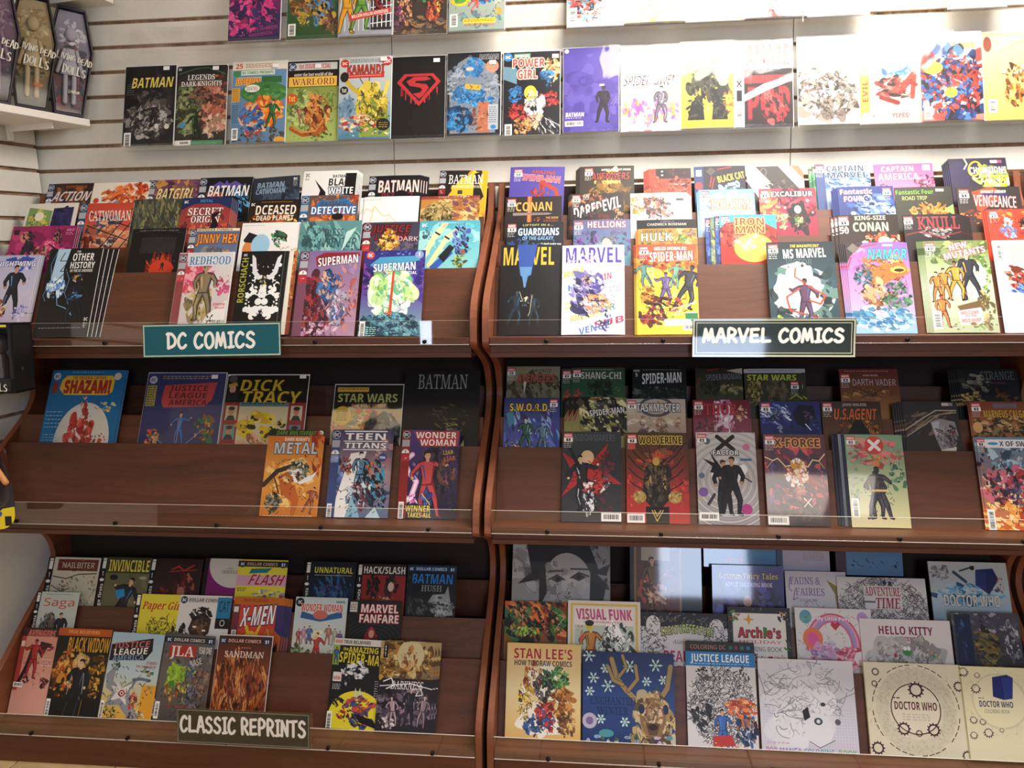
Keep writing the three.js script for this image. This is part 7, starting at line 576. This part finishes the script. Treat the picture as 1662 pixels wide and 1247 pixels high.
comic('f1', 1112, 1223, 1042, K(0.27, { h: undefined, px: 380 }), 'white colouring book of inked figures with a blue title band and one coloured corner', (c) => c.bg('#d6d4d6').r(0, 0, 100, 15, '#202024').t('COLORING DC', 7, 5, 52, 6, '#c8846c', { n: 1 }).e(66, 8, 3, 3, '#2c5a3c').e(74, 8, 3, 3, '#7a2c2c').e(82, 8, 3, 3, '#3a6a4c').e(91, 8, 3, 3, '#2c6aa0').r(0, 15, 100, 20, '#1f78b8').t('JUSTICE LEAGUE', 8, 18, 84, 11, '#f0f0f2').tiny(8, 31, 84, 1, '#a8d0e8').e(52, 56, 16, 16, '#e4e2e4').ink(50, 90, 48, 54, 1500, '#1e1e22', 0.55).b(24, 46, 12, 10, 26, '#222226 #d6d4d6 #4a4a4e', 40).b(22, 106, 14, 16, 30, '#1c1c20 #3a3a3e #d6d4d6', 60).b(84, 44, 8, 10, 16, '#2a2a2e #d6d4d6', 80).b(78, 92, 20, 14, 60, '#d0603c #e8904c #a83c28 #f0b878', 20).g(50, 150, 56, '#2c4a88 #3a68b0 #5a88c8', '#d8a488', 0, 0.3).p('#b83a34', 36, 130, 62, 128, 68, 142, 36, 144).b(84, 120, 14, 22, 50, '#2a3a5c #3a5a90 #c8703c #1c2438', 80).b(52, 146, 46, 8, 30, '#a83430 #3a5a90 #d0804c #e8d0b8', 0));
comic('f1', 1229, 1382, 1071, K(0.25, { h: undefined, t: 0.008, px: 440 }), 'pale lavender square book with a pencil drawing of swirling hair and animal faces', (c) => { c.bg('#d4d2da', '#cfccd8'); for (let y = 50; y < 92; y += 3) for (let x = 4; x < 98; x += 3) c.e(x, y, 0.5, 0.5, '#b0b4d0'); c.b(46, 48, 34, 34, 26, '#dddbe2 #e4e2e8', null, 1); for (let i = 0; i < 60; i++) { const a = rr(0, 6.28), x = 50 + Math.cos(a) * rr(12, 44), y = 34 + Math.sin(a) * rr(10, 30); c.c.beginPath(); c.c.moveTo(x, y); c.c.bezierCurveTo(x + rr(-16, 16), y + rr(-12, 12), x + rr(-16, 16), y + rr(-12, 12), x + rr(-20, 20), y + rr(-16, 16)); c.c.strokeStyle = '#8a8894'; c.c.lineWidth = rr(0.3, 1); c.c.stroke(); } c.ink(46, 40, 44, 38, 160, '#9a98a4', 0.4).e(66, 42, 14, 14, '#e6e4ea').e(60, 70, 15, 17, '#e2e0e6').ink(66, 42, 15, 15, 30, '#8a8894', 0.4).e(66, 45, 2.6, 2, '#3a3a44').e(60, 62, 4.4, 3.6, '#4a4a54').e(60, 62, 2, 2, '#e0dee4').e(80, 62, 3, 3, '#5a5a64').p('#22222a', 44, 52, 50, 48, 52, 58, 46, 62).l('#6a6874', 0.8, 50, 82, 60, 88, 76, 80).tiny(6, 84, 24, 1, '#c8a0b8'); ['#b878a0', '#9a80b8', '#7a98c8', '#6aa8b0', '#88b078'].forEach((k, i) => c.t(['POP', 'MANGA', 'COLO', 'RING', 'BOOK'][i], 4 + [0, 14, 39, 56, 74][i], 89, [12, 23, 16.5, 15, 19][i], 6, k)); c.tiny(14, 97, 70, 1, '#a8a4b8'); });
comic('f1', 1400, 1556, 1077, K(0.25, { h: undefined, t: 0.01, px: 440 }), 'cream square book with dark red gears and a ringed title in the middle', (c) => { c.bg('#dcd6bc', '#d8d2b8'); for (let i = 0; i < 26; i++) { const a = i / 26 * 6.283; c.e(50 + Math.cos(a) * 34, 48 + Math.sin(a) * 36, 7, 8, '#d0cab2').ink(50 + Math.cos(a) * 34, 48 + Math.sin(a) * 36, 6, 7, 14, '#b0aa94', 0.4); } c.ink(50, 48, 48, 46, 140, '#bcb69e', 0.4); for (let i = 0; i < 40; i++) { const a = i / 40 * 6.283; if (i % 5) c.l('#3a1c24', 0.8, 50 + Math.cos(a) * 44, 47 + Math.sin(a) * 45, 50 + Math.cos(a + 0.1) * 44, 47 + Math.sin(a + 0.1) * 45); } c.e(50, 46, 25, 25, '#ded8c0').e(50, 46, 25, 25, '#3a1620', 0, 1); const gear = (x, y, r) => { c.e(x, y, r, r, '#3a1620', 0, r * 0.28); for (let a = 0; a < 6.28; a += 0.52) c.l('#3a1620', r * 0.22, x + Math.cos(a) * r, y + Math.sin(a) * r, x + Math.cos(a) * r * 1.3, y + Math.sin(a) * r * 1.3); }; gear(52, 27, 6); gear(66, 66, 5); gear(36, 66, 5); gear(51, 70, 2.6); gear(8, 86, 5); gear(96, 22, 4); gear(97, 90, 4); gear(10, 22, 2.4); gear(12, 10, 3); c.r(28, 38, 46, 12, '#ded8c0').t('DOCTOR WHO', 28, 39, 44, 8, '#5a1622').tiny(28, 35, 8, 1, '#5a1622').tiny(36, 51, 28, 3, '#c0b8a8'); });
comic('f1', 1557, 1722, 1084, K(0.25, { h: undefined, t: 0.01, d: 4.6, px: 440 }), 'cream square book with a dark blue box shape and gear fragments', (c) => { c.bg('#e0dab0', '#dcd6b4').ink(50, 48, 48, 46, 120, '#c0baa0', 0.4).e(48, 46, 34, 34, '#e2dcb6').e(48, 46, 36, 36, '#ccc6a8', 0, 2); c.p('#1f2a6c', 42, 14, 62, 10, 70, 14, 66, 42, 54, 44, 40, 40); c.p('#2a3880', 54, 14, 70, 14, 66, 42, 54, 44); c.l('#141c4c', 0.8, 54, 12, 54, 43).t('DOCTOR WHO', 20, 46, 46, 8, '#20285c').t('COLORING BOOK', 26, 57, 34, 5, '#7a7668', { n: 1 }).tiny(20, 42, 8, 1, '#5a5668'); for (const [x, y, r] of [[4, 8, 5], [18, 30, 5], [22, 12, 3], [10, 72, 4], [22, 74, 3.4], [28, 88, 5], [46, 84, 2.4], [8, 92, 4]]) { c.e(x, y, r, r, '#5a4a58', 0, r * 0.24); for (let a = 0; a < 3.5; a += 0.52) c.l('#3a2c3c', r * 0.24, x + Math.cos(a) * r, y + Math.sin(a) * r, x + Math.cos(a) * r * 1.35, y + Math.sin(a) * r * 1.35); } });

// box sets standing at the very back of the bottom tier, right rack
ROWS.v9 = { y: 0.40, z: 0.13, tilt: 15.5 * R }; { const r = ROWS.v9; r.p = V(0, r.y, r.z); r.n = nrm(r.tilt); r.up = up(r.tilt); } GROUPS.v9 = 'glossy boxed sets at the very back of the bottom tier, right rack';
const boxed = (xl, xr, bot, h, label, draw) => { const r = ROWS.v9, f = onPlane((xl + xr) / 2, bot, r.n, r.p), q = f.clone().addScaledVector(r.up, h).project(camera); comic('v9', xl, xr, (1 - q.y) * H / 2, { h, t: 0.02, bow: 0, curl: 0, gloss: 1, name: 'boxed_set', cat: 'boxed set' }, label, draw); };
boxed(1140, 1256, 921, 0.145, 'glossy bright blue boxed set with black number and grey title, behind the violet colouring book', (c) => c.bg('#2c6a94', '#3a84ac', '#2a709c').b(66, 30, 20, 12, 26, '#c8482c #2c4a7a #e0b03c').t('MARVEL', 30, 54, 26, 8, '#c8503c').t('AVENGERS', 22, 66, 50, 14, '#b8bcc4', { k: -0.1, o: '#2c4a6a', w: 5 }).t('144', 58, 82, 28, 13, '#1c2430').tiny(60, 99, 30, 2, '#1c2430').r(0, 108, 100, 40, '#2f7cae'));
boxed(1257, 1342, 930, 0.15, 'glossy pale boxed set with a maroon curled shape, behind the pale lilac colouring book', (c) => c.bg('#a8a0b0', '#b8b0bc').tiny(50, 60, 40, 4, '#9a6a70', 4).r(0, 0, 12, 190, '#2a3a5c').b(66, 118, 30, 20, 50, '#7a1c24 #9a2c30 #5a1418').e(58, 124, 4, 4, '#c8c4cc').e(84, 118, 6, 8, '#c89a3c'));
boxed(1352, 1459, 934, 0.15, 'glossy blue boxed set with gold block title, behind the dense line drawing book', (c) => c.bg('#3a6a98', '#4a7aa4', '#5a88a8').r(0, 0, 16, 190, '#3a1c24').b(60, 60, 40, 8, 16, '#1c2c4c #3a5a84', 30).t('SUPERMAN', 24, 84, 72, 18, '#c8a848', { o: '#24406a', w: 6, r: -3 }).tiny(52, 106, 44, 3, '#c8d4e0', 4).e(76, 132, 20, 8, '#a8b088'));

// ------------------------------------------------------------ hand lettered signs
const GLYPH = {
  D: [[0.15, 0, 0.12, 1], [0.02, 0.05, 0.55, 0.05, 0.95, 0.4, 0.8, 0.8, 0.12, 1]], C: [[0.9, 0.14, 0.6, 0, 0.2, 0.25, 0.06, 0.65, 0.3, 0.98, 0.65, 0.98, 0.92, 0.82]],
  O: [[0.5, 0, 0.15, 0.2, 0.04, 0.6, 0.25, 0.97, 0.6, 1, 0.92, 0.72, 0.92, 0.3, 0.7, 0.04, 0.5, 0]], M: [[0.02, 1, 0.2, 0.02, 0.5, 0.85, 0.78, 0.02, 0.98, 1]],
  I: [[0.15, 0.03, 0.85, 0], [0.5, 0.02, 0.48, 0.98], [0.1, 1, 0.9, 0.96]], S: [[0.85, 0.14, 0.55, 0, 0.2, 0.14, 0.2, 0.36, 0.7, 0.56, 0.88, 0.76, 0.66, 0.97, 0.3, 1, 0.05, 0.88]],
  A: [[0.02, 1, 0.45, 0, 0.6, 0, 0.98, 1], [0.2, 0.64, 0.84, 0.6]], R: [[0.14, 1, 0.14, 0.03, 0.6, 0.02, 0.86, 0.22, 0.7, 0.46, 0.16, 0.56], [0.4, 0.55, 0.95, 1]],
  V: [[0.02, 0, 0.46, 1, 0.98, 0]], E: [[0.88, 0.02, 0.14, 0.04, 0.12, 0.98, 0.92, 0.95], [0.14, 0.5, 0.76, 0.48]], L: [[0.14, 0, 0.1, 0.98, 0.9, 0.95]],
  P: [[0.14, 1, 0.16, 0.02, 0.7, 0.04, 0.9, 0.26, 0.7, 0.5, 0.18, 0.56]], N: [[0.08, 1, 0.12, 0.03, 0.86, 0.97, 0.9, 0]], T: [[0.02, 0.05, 0.98, 0], [0.5, 0.02, 0.48, 1]],
};
function lettering(c, txt, x, y, w, h, lw) {
  const adv = [...txt].map((k) => (k === ' ' ? 0.5 : k === 'I' ? 0.62 : k === 'M' ? 1.05 : 0.92)), tot = adv.reduce((a, b) => a + b), u = w / tot; let p = x;
  [...txt].forEach((k, i) => {
    for (const s of GLYPH[k] ?? []) {
      const q = []; for (let j = 0; j < s.length; j += 2) q.push(new THREE.Vector2(p + s[j] * u * adv[i] * 0.8, y + s[j + 1] * h));
      const sharp = !'DCOSRP'.includes(k), pts = sharp || q.length < 4 ? q : new THREE.SplineCurve(q).getPoints(30);
      c.l('#f4f1ea', lw, ...pts.flatMap((v) => [v.x, v.y]));
    }
    p += adv[i] * u;
  });
}
function sign(xl, yl, xr, yr, hpx, z, label, bg, edge, txt, o = {}) {
  const a = atZ(xl, yl, z), b = atZ(xr, yr, z), w = a.distanceTo(b), bot = atZ(xl, yl + hpx, z), h = a.distanceTo(bot);
  const g = group('sign', [(a.x + b.x) / 2, (a.y + b.y) / 2 - h / 2, z], label, 'sign', undefined);
  g.rotation.set(o.gloss ? 0.005 : -0.06, 0, Math.atan2(b.y - a.y, b.x - a.x));
  const pr = print(w, h, (c) => {
    const hh = c.h; c.bg(bg).ink(50, hh / 2, 50, hh / 2, 40, o.grain ?? bg, 0.5);
    c.c.strokeStyle = edge; c.c.lineWidth = o.lw ?? 1.0; c.c.strokeRect(1, 1, 98, hh - 2); if (o.inner) { c.c.lineWidth = 0.5; c.c.strokeRect(2.8, 2.8, 94.4, hh - 5.6); }
    lettering(c, txt, ...(o.at ?? [18, hh * 0.26, 66, hh * 0.42]), 2.1);
  }, 640);
  const p = new THREE.PlaneGeometry(w, h, 1, 12), u = p.attributes.uv; for (let i = 0; i < u.count; i++) u.setXY(i, pr.uv[0] + (pr.uv[2] - pr.uv[0]) * u.getX(i), pr.uv[1] + (pr.uv[3] - pr.uv[1]) * u.getY(i));
  if (o.gloss) { for (let i = 0; i < u.count; i++) p.attributes.position.setZ(i, 0.9 * Math.max(0, 0.012 - p.attributes.position.getY(i)) ** 2); p.computeVertexNormals(); }
  p.translate(0, 0, 0.0016); mesh('printed_face', p, o.gloss ? pr.s.gloss : pr.s.matte, g);
  mesh('board', box(w, h, 0.003, 0.0006), M.darkpaper, g);
  if (o.sleeve) mesh('clear_sleeve', box(w + 0.01, h + 0.008, 0.0016, 0.0004).translate(0.004, 0.001, 0.0034), M.acrylic, g);
  return g;
}
sign(231, 527.5, 455, 523, 53, 0.4485, 'teal sign with white hand lettering and a pale border, hung on the top tier', '#175a66', '#b8c8b0', 'DC COMICS', { at: [18, 6.5, 65, 10], lw: 0.9 });
sign(1124, 517.5, 1390, 517, 62, 0.4485, 'dark green sign with white hand lettering and thin gold border, hung on the top tier', '#1f2a22', '#c8c8a8', 'MARVEL COMICS', { at: [7, 6.6, 87, 7.8], lw: 1, inner: 1, gloss: 1 });
sign(286, 1150.5, 502, 1160.5, 53, 0.4485, 'black sign with white hand lettering, hung crooked on the bottom tier', '#161a16', '#8a8a78', 'CLASSIC REPRINTS', { at: [3, 5.6, 95, 11], lw: 0.6, sleeve: 1 });

// ------------------------------------------------------------ clear ledges that hold the comics on the wall
const HOLD = (w) => ({
  back: box(w, 0.135, 0.002, 0.0004).translate(0, 0.0675, 0), tray: box(w, 0.002, 0.042, 0.0004).translate(0, 0, 0.020), lip: box(w, 0.011, 0.002, 0.0004).translate(0, 0.0055, 0.041), hook: box(0.04, 0.016, 0.006, 0.001).translate(0, 0.003, -0.004),
});
function holder(row, xl, xr, yb, label) {
  const r = ROWS[row], a = atZ(xl, yb, 0.05), b = atZ(xr, yb, 0.05), w = b.x - a.x, h = HOLD(w);
  const g = group('display_ledge', [(a.x + b.x) / 2, r.y - 0.0025, r.z - 0.022], label, 'display ledge');
  mesh('tray', h.tray, M.acrylic, g); mesh('lip', h.lip, M.acrylic, g);
  const bk = mesh('back_plate', h.back, M.acrylic, g); bk.rotation.x = -r.tilt; bk.position.set(0, 0, 0);
  for (const s of [-0.32, 0.32]) { const k = mesh('hook', h.hook, M.acrylic, g); k.position.set(s * w, GY + PITCH * (row === 'u1' ? 2 : 6) - r.y + 0.002, -(r.z - 0.022) + 0.006); }
}
[[203, 378], [378, 636], [637, 912], [913, 1190], [1191, 1393], [1394, 1690]].forEach(([a, b], i) => holder('u1', a, b, 226 - i * 5, ['under the two dark comics at the left of', 'under the green globe comic of', 'under the red shield emblem comic in', 'under the purple and pink city comics of', 'under the dripping red lettered comic of', 'under the last three comics of'][i].replace(/^/, 'clear acrylic ledge ') + ' the lower wall row'));
[[368, 640], [641, 822], [919, 1210], [1211, 1412], [1537, 1690]].forEach(([a, b], i) => holder('u2', a, b, 66 - i * 10, ['under the hot pink comic of', 'under the dancing figures comic of', 'under the red, teal and white ink comic of', 'under the white comic with the red dome in', 'at the right picture edge under'][i].replace(/^/, 'clear acrylic ledge ') + ' the upper wall row'));
{ // the two empty holders
  const empty = (xl, xr, yt, yb, label) => {
    const a = atZ(xl, yb, 0.02), b = atZ(xr, yt, 0.02), w = b.x - a.x, h = b.y - a.y, g = group('empty_holder', [(a.x + b.x) / 2, a.y, 0.012], label, 'display holder', undefined);
    mesh('back_plate', box(w, h, 0.002, 0.0004).translate(0, h / 2, 0), M.acrylic, g); mesh('tray', box(w, 0.002, 0.03, 0.0004).translate(0, 0, 0.014), M.acrylic, g); mesh('lip', box(w, 0.012, 0.002, 0.0004).translate(0, 0.006, 0.028), M.acrylic, g);
    mesh('hook', box(0.042, 0.014, 0.008, 0.001).translate(0, h - 0.008, -0.003), M.acrylic, g);
  };
  empty(211, 366, 37, 84, 'empty clear holder hooked on the wall above the leftmost black comics'); empty(828, 917, 8, 54, 'empty clear holder in the gap of the upper wall row');
}

// ------------------------------------------------------------ the shelf of coffin boxes on the left
const shelfGeo = (w, d) => box(d, 0.022, w, 0.002);
function shelf(xe, ye, z, label) {                                    // the front corner at the far end, in the photograph
  const p = atZ(xe, ye, z), a = -10 * R, g = group('wall_shelf', [p.x, p.y - 0.011, p.z], label, 'shelf');
  g.rotation.order = 'YXZ'; g.rotation.y = a; g.rotation.x = 4.4 * R;
  mesh('shelf_board', shelfGeo(0.9, 0.2).translate(-0.1, 0, 0.45), M.white, g);
  for (const z of [0.12, 0.62]) mesh('bracket', mergeGeometries([box(0.17, 0.018, 0.004).translate(-0.115, -0.02, z), box(0.006, 0.05, 0.02).translate(-0.196, -0.03, z)]), M.white, g);
  return g;
}
const sh = shelf(146, 194, 0.045, 'white wall shelf holding the coffin shaped boxes'); shelf(184, -6, 0.03, 'end of a white wall shelf at the top edge above the coffin shaped boxes');
function coffinShape(w, h, k = 1) { const s = new THREE.Shape(), a = w / 2 * k; s.moveTo(-a * 0.62, 0); s.lineTo(a * 0.62, 0); s.lineTo(a, h * 0.62); s.lineTo(a * 0.6, h); s.lineTo(-a * 0.6, h); s.lineTo(-a, h * 0.62); s.closePath(); return s; }
function coffin(xb, zb, turn, tint, label, draw, w = 0.126, h = 0.325) {
  sh.updateMatrixWorld(true); const p = V(xb, 0.0192, zb).applyMatrix4(sh.matrixWorld), g = group('coffin_box', p.toArray(), label, 'toy box', 'coffin shaped doll boxes on the white shelf');
  g.rotation.order = 'YXZ'; g.rotation.y = turn * R; g.rotation.x = 1 * R; g.rotation.z = -4.2 * R;
  const d = 0.06, outer = coffinShape(w, h), hole = coffinShape(w - 0.016, h - 0.016); hole.getPoints();
  const sh2 = coffinShape(w, h); sh2.holes.push(new THREE.Path(coffinShape(w - 0.007, h - 0.010).getPoints().map((q) => new THREE.Vector2(q.x, q.y + 0.005)).reverse()));
  const frame = new THREE.ExtrudeGeometry(sh2, { depth: d, bevelEnabled: true, bevelSize: 0.001, bevelThickness: 0.001, bevelSegments: 1 }).translate(0, 0.001, -d);
  mesh('carton', frame, std({ color: tint[0], roughness: 0.35 }), g);
  mesh('carton_back', new THREE.ExtrudeGeometry(outer, { depth: 0.002, bevelEnabled: false }).translate(0, 0.001, -d - 0.003), std({ color: tint[0], roughness: 0.6 }), g);
  const pr = print(w, h, draw, 300), pg = new THREE.ShapeGeometry(coffinShape(w - 0.016, h - 0.02)), pp = pg.attributes.position, u = pg.attributes.uv;
  for (let i = 0; i < pp.count; i++) u.setXY(i, pr.uv[0] + (pr.uv[2] - pr.uv[0]) * (pp.getX(i) / w + 0.5), pr.uv[1] + (pr.uv[3] - pr.uv[1]) * (pp.getY(i) + 0.01) / h);
  mesh('insert_card', pg.clone().translate(0, 0.011, -0.012), pr.s.matte, g);
  // the little doll seen dimly inside
  const doll = [new THREE.SphereGeometry(0.019, 20, 16).scale(0.85, 1.1, 0.5).translate(0, h * 0.76, -0.007), new THREE.CylinderGeometry(0.012, 0.026, 0.08, 16).scale(1, 1, 0.4).translate(0, h * 0.5, -0.008)];
  for (const s of [-1, 1]) { doll.push(new THREE.CapsuleGeometry(0.006, 0.07, 4, 10).rotateZ(s * 0.25).translate(s * 0.026, h * 0.5, -0.007)); doll.push(new THREE.CapsuleGeometry(0.007, 0.09, 4, 10).translate(s * 0.012, h * 0.26, -0.007)); }
  mesh('doll', mergeGeometries(doll.map((q) => q.toNonIndexed())), std({ color: tint[1], roughness: 0.7 }), g);
  const win = new THREE.PlaneGeometry(w, h, 10, 20), wp = win.attributes.position; const sg = new THREE.ShapeGeometry(coffinShape(w - 0.012, h - 0.014));
  mesh('clear_window', sg.translate(0, 0.008, 0.0012), M.bag, g);
  // lettering printed on the window: a thin raised print
  const letters = (txt, y, s, rot, m) => { const L = mesh('printed_lettering', lettersGeo(txt, s), m, g); L.position.set(0.012, y, 0.003); L.rotation.z = rot; };
  letters('LIVING DEAD', h * 0.53, 0.098, -0.15, M.print); letters('DOLLS', h * 0.42, 0.066, -0.13, M.print);
  if (tint[2]) letters('LONDON', h * 0.22, 0.03, -0.05, tint[2] === 1 ? M.print : M.orange);
}
M.print = std({ color: 0xe8e4d0, roughness: 0.6 }); M.orange = std({ color: 0xd0742c, roughness: 0.6 });
Object.assign(GLYPH, { G: [[0.9, 0.14, 0.5, 0, 0.1, 0.4, 0.2, 0.9, 0.6, 1, 0.9, 0.8, 0.9, 0.5, 0.55, 0.52]] });
function lettersGeo(txt, width) {                                   // ribbons of print, tall and spidery
  const adv = [...txt].map((k) => (k === ' ' ? 0.45 : k === 'I' ? 0.45 : 0.9)), tot = adv.reduce((a, b) => a + b), u = width / tot, out = []; let p = -width / 2;
  [...txt].forEach((k, i) => {
    const hh = u * (i % 3 === 0 ? 1.9 : i % 2 ? 1.45 : 1.65), yo = (i % 2 ? 0.1 : -0.08) * u;
    for (const s of GLYPH[k] ?? []) for (let j = 0; j + 3 < s.length; j += 2) {
      const x1 = p + s[j] * u * adv[i] * 0.85, y1 = yo + (0.5 - s[j + 1]) * hh, x2 = p + s[j + 2] * u * adv[i] * 0.85, y2 = yo + (0.5 - s[j + 3]) * hh, l = Math.hypot(x2 - x1, y2 - y1);
      out.push(new THREE.BoxGeometry(l + u * 0.1, u * (Math.abs(x2 - x1) < l * 0.5 ? 0.24 : 0.13), 0.0003).rotateZ(Math.atan2(y2 - y1, x2 - x1)).translate((x1 + x2) / 2, (y1 + y2) / 2, 0));
    }
    p += adv[i] * u;
  });
  return mergeGeometries(out);
}
coffin(-0.03, 0.05, 40, [0x3a3240, 0xa8a0a8, 1], 'coffin shaped doll box with violet grey window and a small round seal, nearest the corner', (c) => c.bg('#9a909e', '#6e6874', '#6a5458').b(50, 60, 30, 30, 40, '#b8b2bc #8a8490 #cfcbd2').b(50, 150, 40, 60, 60, '#3a3c40 #6a3c40 #2c2a30 #5a5058').b(50, 220, 40, 20, 20, '#7a3430 #3a2a34'));
coffin(-0.035, 0.185, 38, [0x2a2420, 0xa8946c, 2], 'coffin shaped doll box with golden brown window and orange print, middle of the three', (c) => c.bg('#a8946c', '#8a7648', '#4a4238').b(50, 60, 34, 34, 40, '#a8946c #8a7448 #c8b488').b(50, 150, 40, 50, 60, '#4a4a34 #6a5a34 #2c2a22 #8a7440').b(50, 210, 40, 24, 20, '#3a3830 #5a543c'));
coffin(-0.04, 0.31, 38, [0x3a2c38, 0x7a6474, 0], 'coffin shaped doll box with dull purple window, cut by the left picture edge', (c) => c.bg('#7a5a70', '#5a4a58', '#4a3438').b(50, 80, 34, 40, 40, '#6a4a60 #4a3848 #8a7480').b(50, 160, 40, 50, 60, '#3a343c #5a4450 #2c242c'));

// ------------------------------------------------------------ the two toys hung at the left edge
{
  const p = atZ(-12, 640, 0.575), g = group('boxed_figure', [p.x - 0.02, p.y, p.z], 'black window box with a dark figure inside, cut by the left picture edge', 'toy box');
  g.rotation.y = 14 * R;
  const w = 0.15, h = 0.185, d = 0.11;
  const t = 0.006, parts = [box(w, t, d).translate(0, t / 2, -d / 2), box(w, t, d).translate(0, h - t / 2, -d / 2), box(w, h, t).translate(0, h / 2, -d)];
  for (const s of [-1, 1]) parts.push(box(t, h, d).translate(s * (w / 2 - t / 2), h / 2, -d / 2));
  parts.push(box(w, 0.04, 0.002).translate(0, 0.02, -0.001)); parts.push(box(w, 0.016, 0.002).translate(0, h - 0.008, -0.001)); for (const s of [-1, 1]) parts.push(box(0.012, h, 0.002).translate(s * (w / 2 - 0.006), h / 2, -0.001));
  mesh('carton', mergeGeometries(parts), M.black, g);
  mesh('clear_window', new THREE.PlaneGeometry(w - 0.02, h - 0.05).translate(0, h / 2 + 0.012, 0.0005), M.bag, g);
  mesh('yellow_sticker', box(0.02, 0.006, 0.0005).translate(w / 2 - 0.024, h - 0.008, 0.0005), std({ color: 0xd8c830, roughness: 0.5 }), g);
  mesh('white_print', lettersGeo('DOLLS', 0.05).translate(0.03, 0.016, 0.0006), M.print, g);
  const f = [new THREE.SphereGeometry(0.03, 20, 14).scale(1, 1.1, 1).translate(0.02, 0.125, -0.05), new THREE.CylinderGeometry(0.02, 0.034, 0.07, 18).translate(0.02, 0.075, -0.05)];
  for (const s of [-1, 1]) f.push(new THREE.CapsuleGeometry(0.009, 0.05, 4, 10).rotateZ(s * 0.5).translate(0.02 + s * 0.036, 0.085, -0.045));
  mesh('figure', mergeGeometries(f.map((q) => q.toNonIndexed())), std({ color: 0x3a3436, roughness: 0.25 }), g);
}
{
  const p = atZ(-14, 868, 0.56), g = group('carded_toy', [p.x - 0.02, p.y, p.z], 'carded toy with yellow foot and an orange figure in a clear blister', 'toy');
  g.rotation.y = 16 * R;
  const s = new THREE.Shape(); s.moveTo(-0.08, 0.0); s.lineTo(0.05, 0.012); s.quadraticCurveTo(0.078, 0.02, 0.08, 0.05); s.lineTo(0.08, 0.1); s.quadraticCurveTo(0.06, 0.25, 0.0, 0.262); s.lineTo(-0.08, 0.262); s.closePath();
  mesh('card', new THREE.ExtrudeGeometry(s, { depth: 0.0015, bevelEnabled: false }), std({ color: 0x2c2428, roughness: 0.5 }), g);
  const y = new THREE.Shape(); y.moveTo(-0.079, 0.001); y.lineTo(0.05, 0.013); y.quadraticCurveTo(0.077, 0.021, 0.079, 0.05); y.lineTo(0.079, 0.072); y.lineTo(0.05, 0.068); y.lineTo(0.03, 0.05); y.lineTo(-0.079, 0.03); y.closePath();
  mesh('yellow_foot', new THREE.ExtrudeGeometry(y, { depth: 0.0006, bevelEnabled: false }).translate(0, 0, 0.0016), std({ color: 0xe0c820, roughness: 0.4 }), g);
  mesh('blue_oval', new THREE.CylinderGeometry(0.016, 0.016, 0.0008, 28).rotateX(Math.PI / 2).scale(1.2, 0.6, 1).rotateZ(0.4).translate(0.03, 0.05, 0.0028), std({ color: 0x2a5aa0, roughness: 0.4 }), g);
  mesh('black_panel', box(0.016, 0.026, 0.0006, 0.0002).translate(0.062, 0.034, 0.0027), M.black, g);
  const f = [new THREE.SphereGeometry(0.024, 20, 14).translate(0.03, 0.2, 0.018), new THREE.CylinderGeometry(0.014, 0.022, 0.05, 16).translate(0.03, 0.155, 0.016), new THREE.CapsuleGeometry(0.008, 0.04, 4, 10).rotateZ(0.5).translate(0.058, 0.16, 0.016), new THREE.CapsuleGeometry(0.008, 0.04, 4, 10).translate(0.022, 0.11, 0.016), new THREE.CapsuleGeometry(0.008, 0.04, 4, 10).translate(0.04, 0.11, 0.016)];
  mesh('figure', mergeGeometries(f.map((q) => q.toNonIndexed())), std({ color: 0xd08a4a, roughness: 0.4 }), g);
  mesh('blister', new RoundedBoxGeometry(0.13, 0.16, 0.05, 4, 0.02).translate(0.01, 0.16, 0.0265), M.bag, g);
}
for (const s of SHEETS) s.t.needsUpdate = true;
renderer.render(scene, camera);
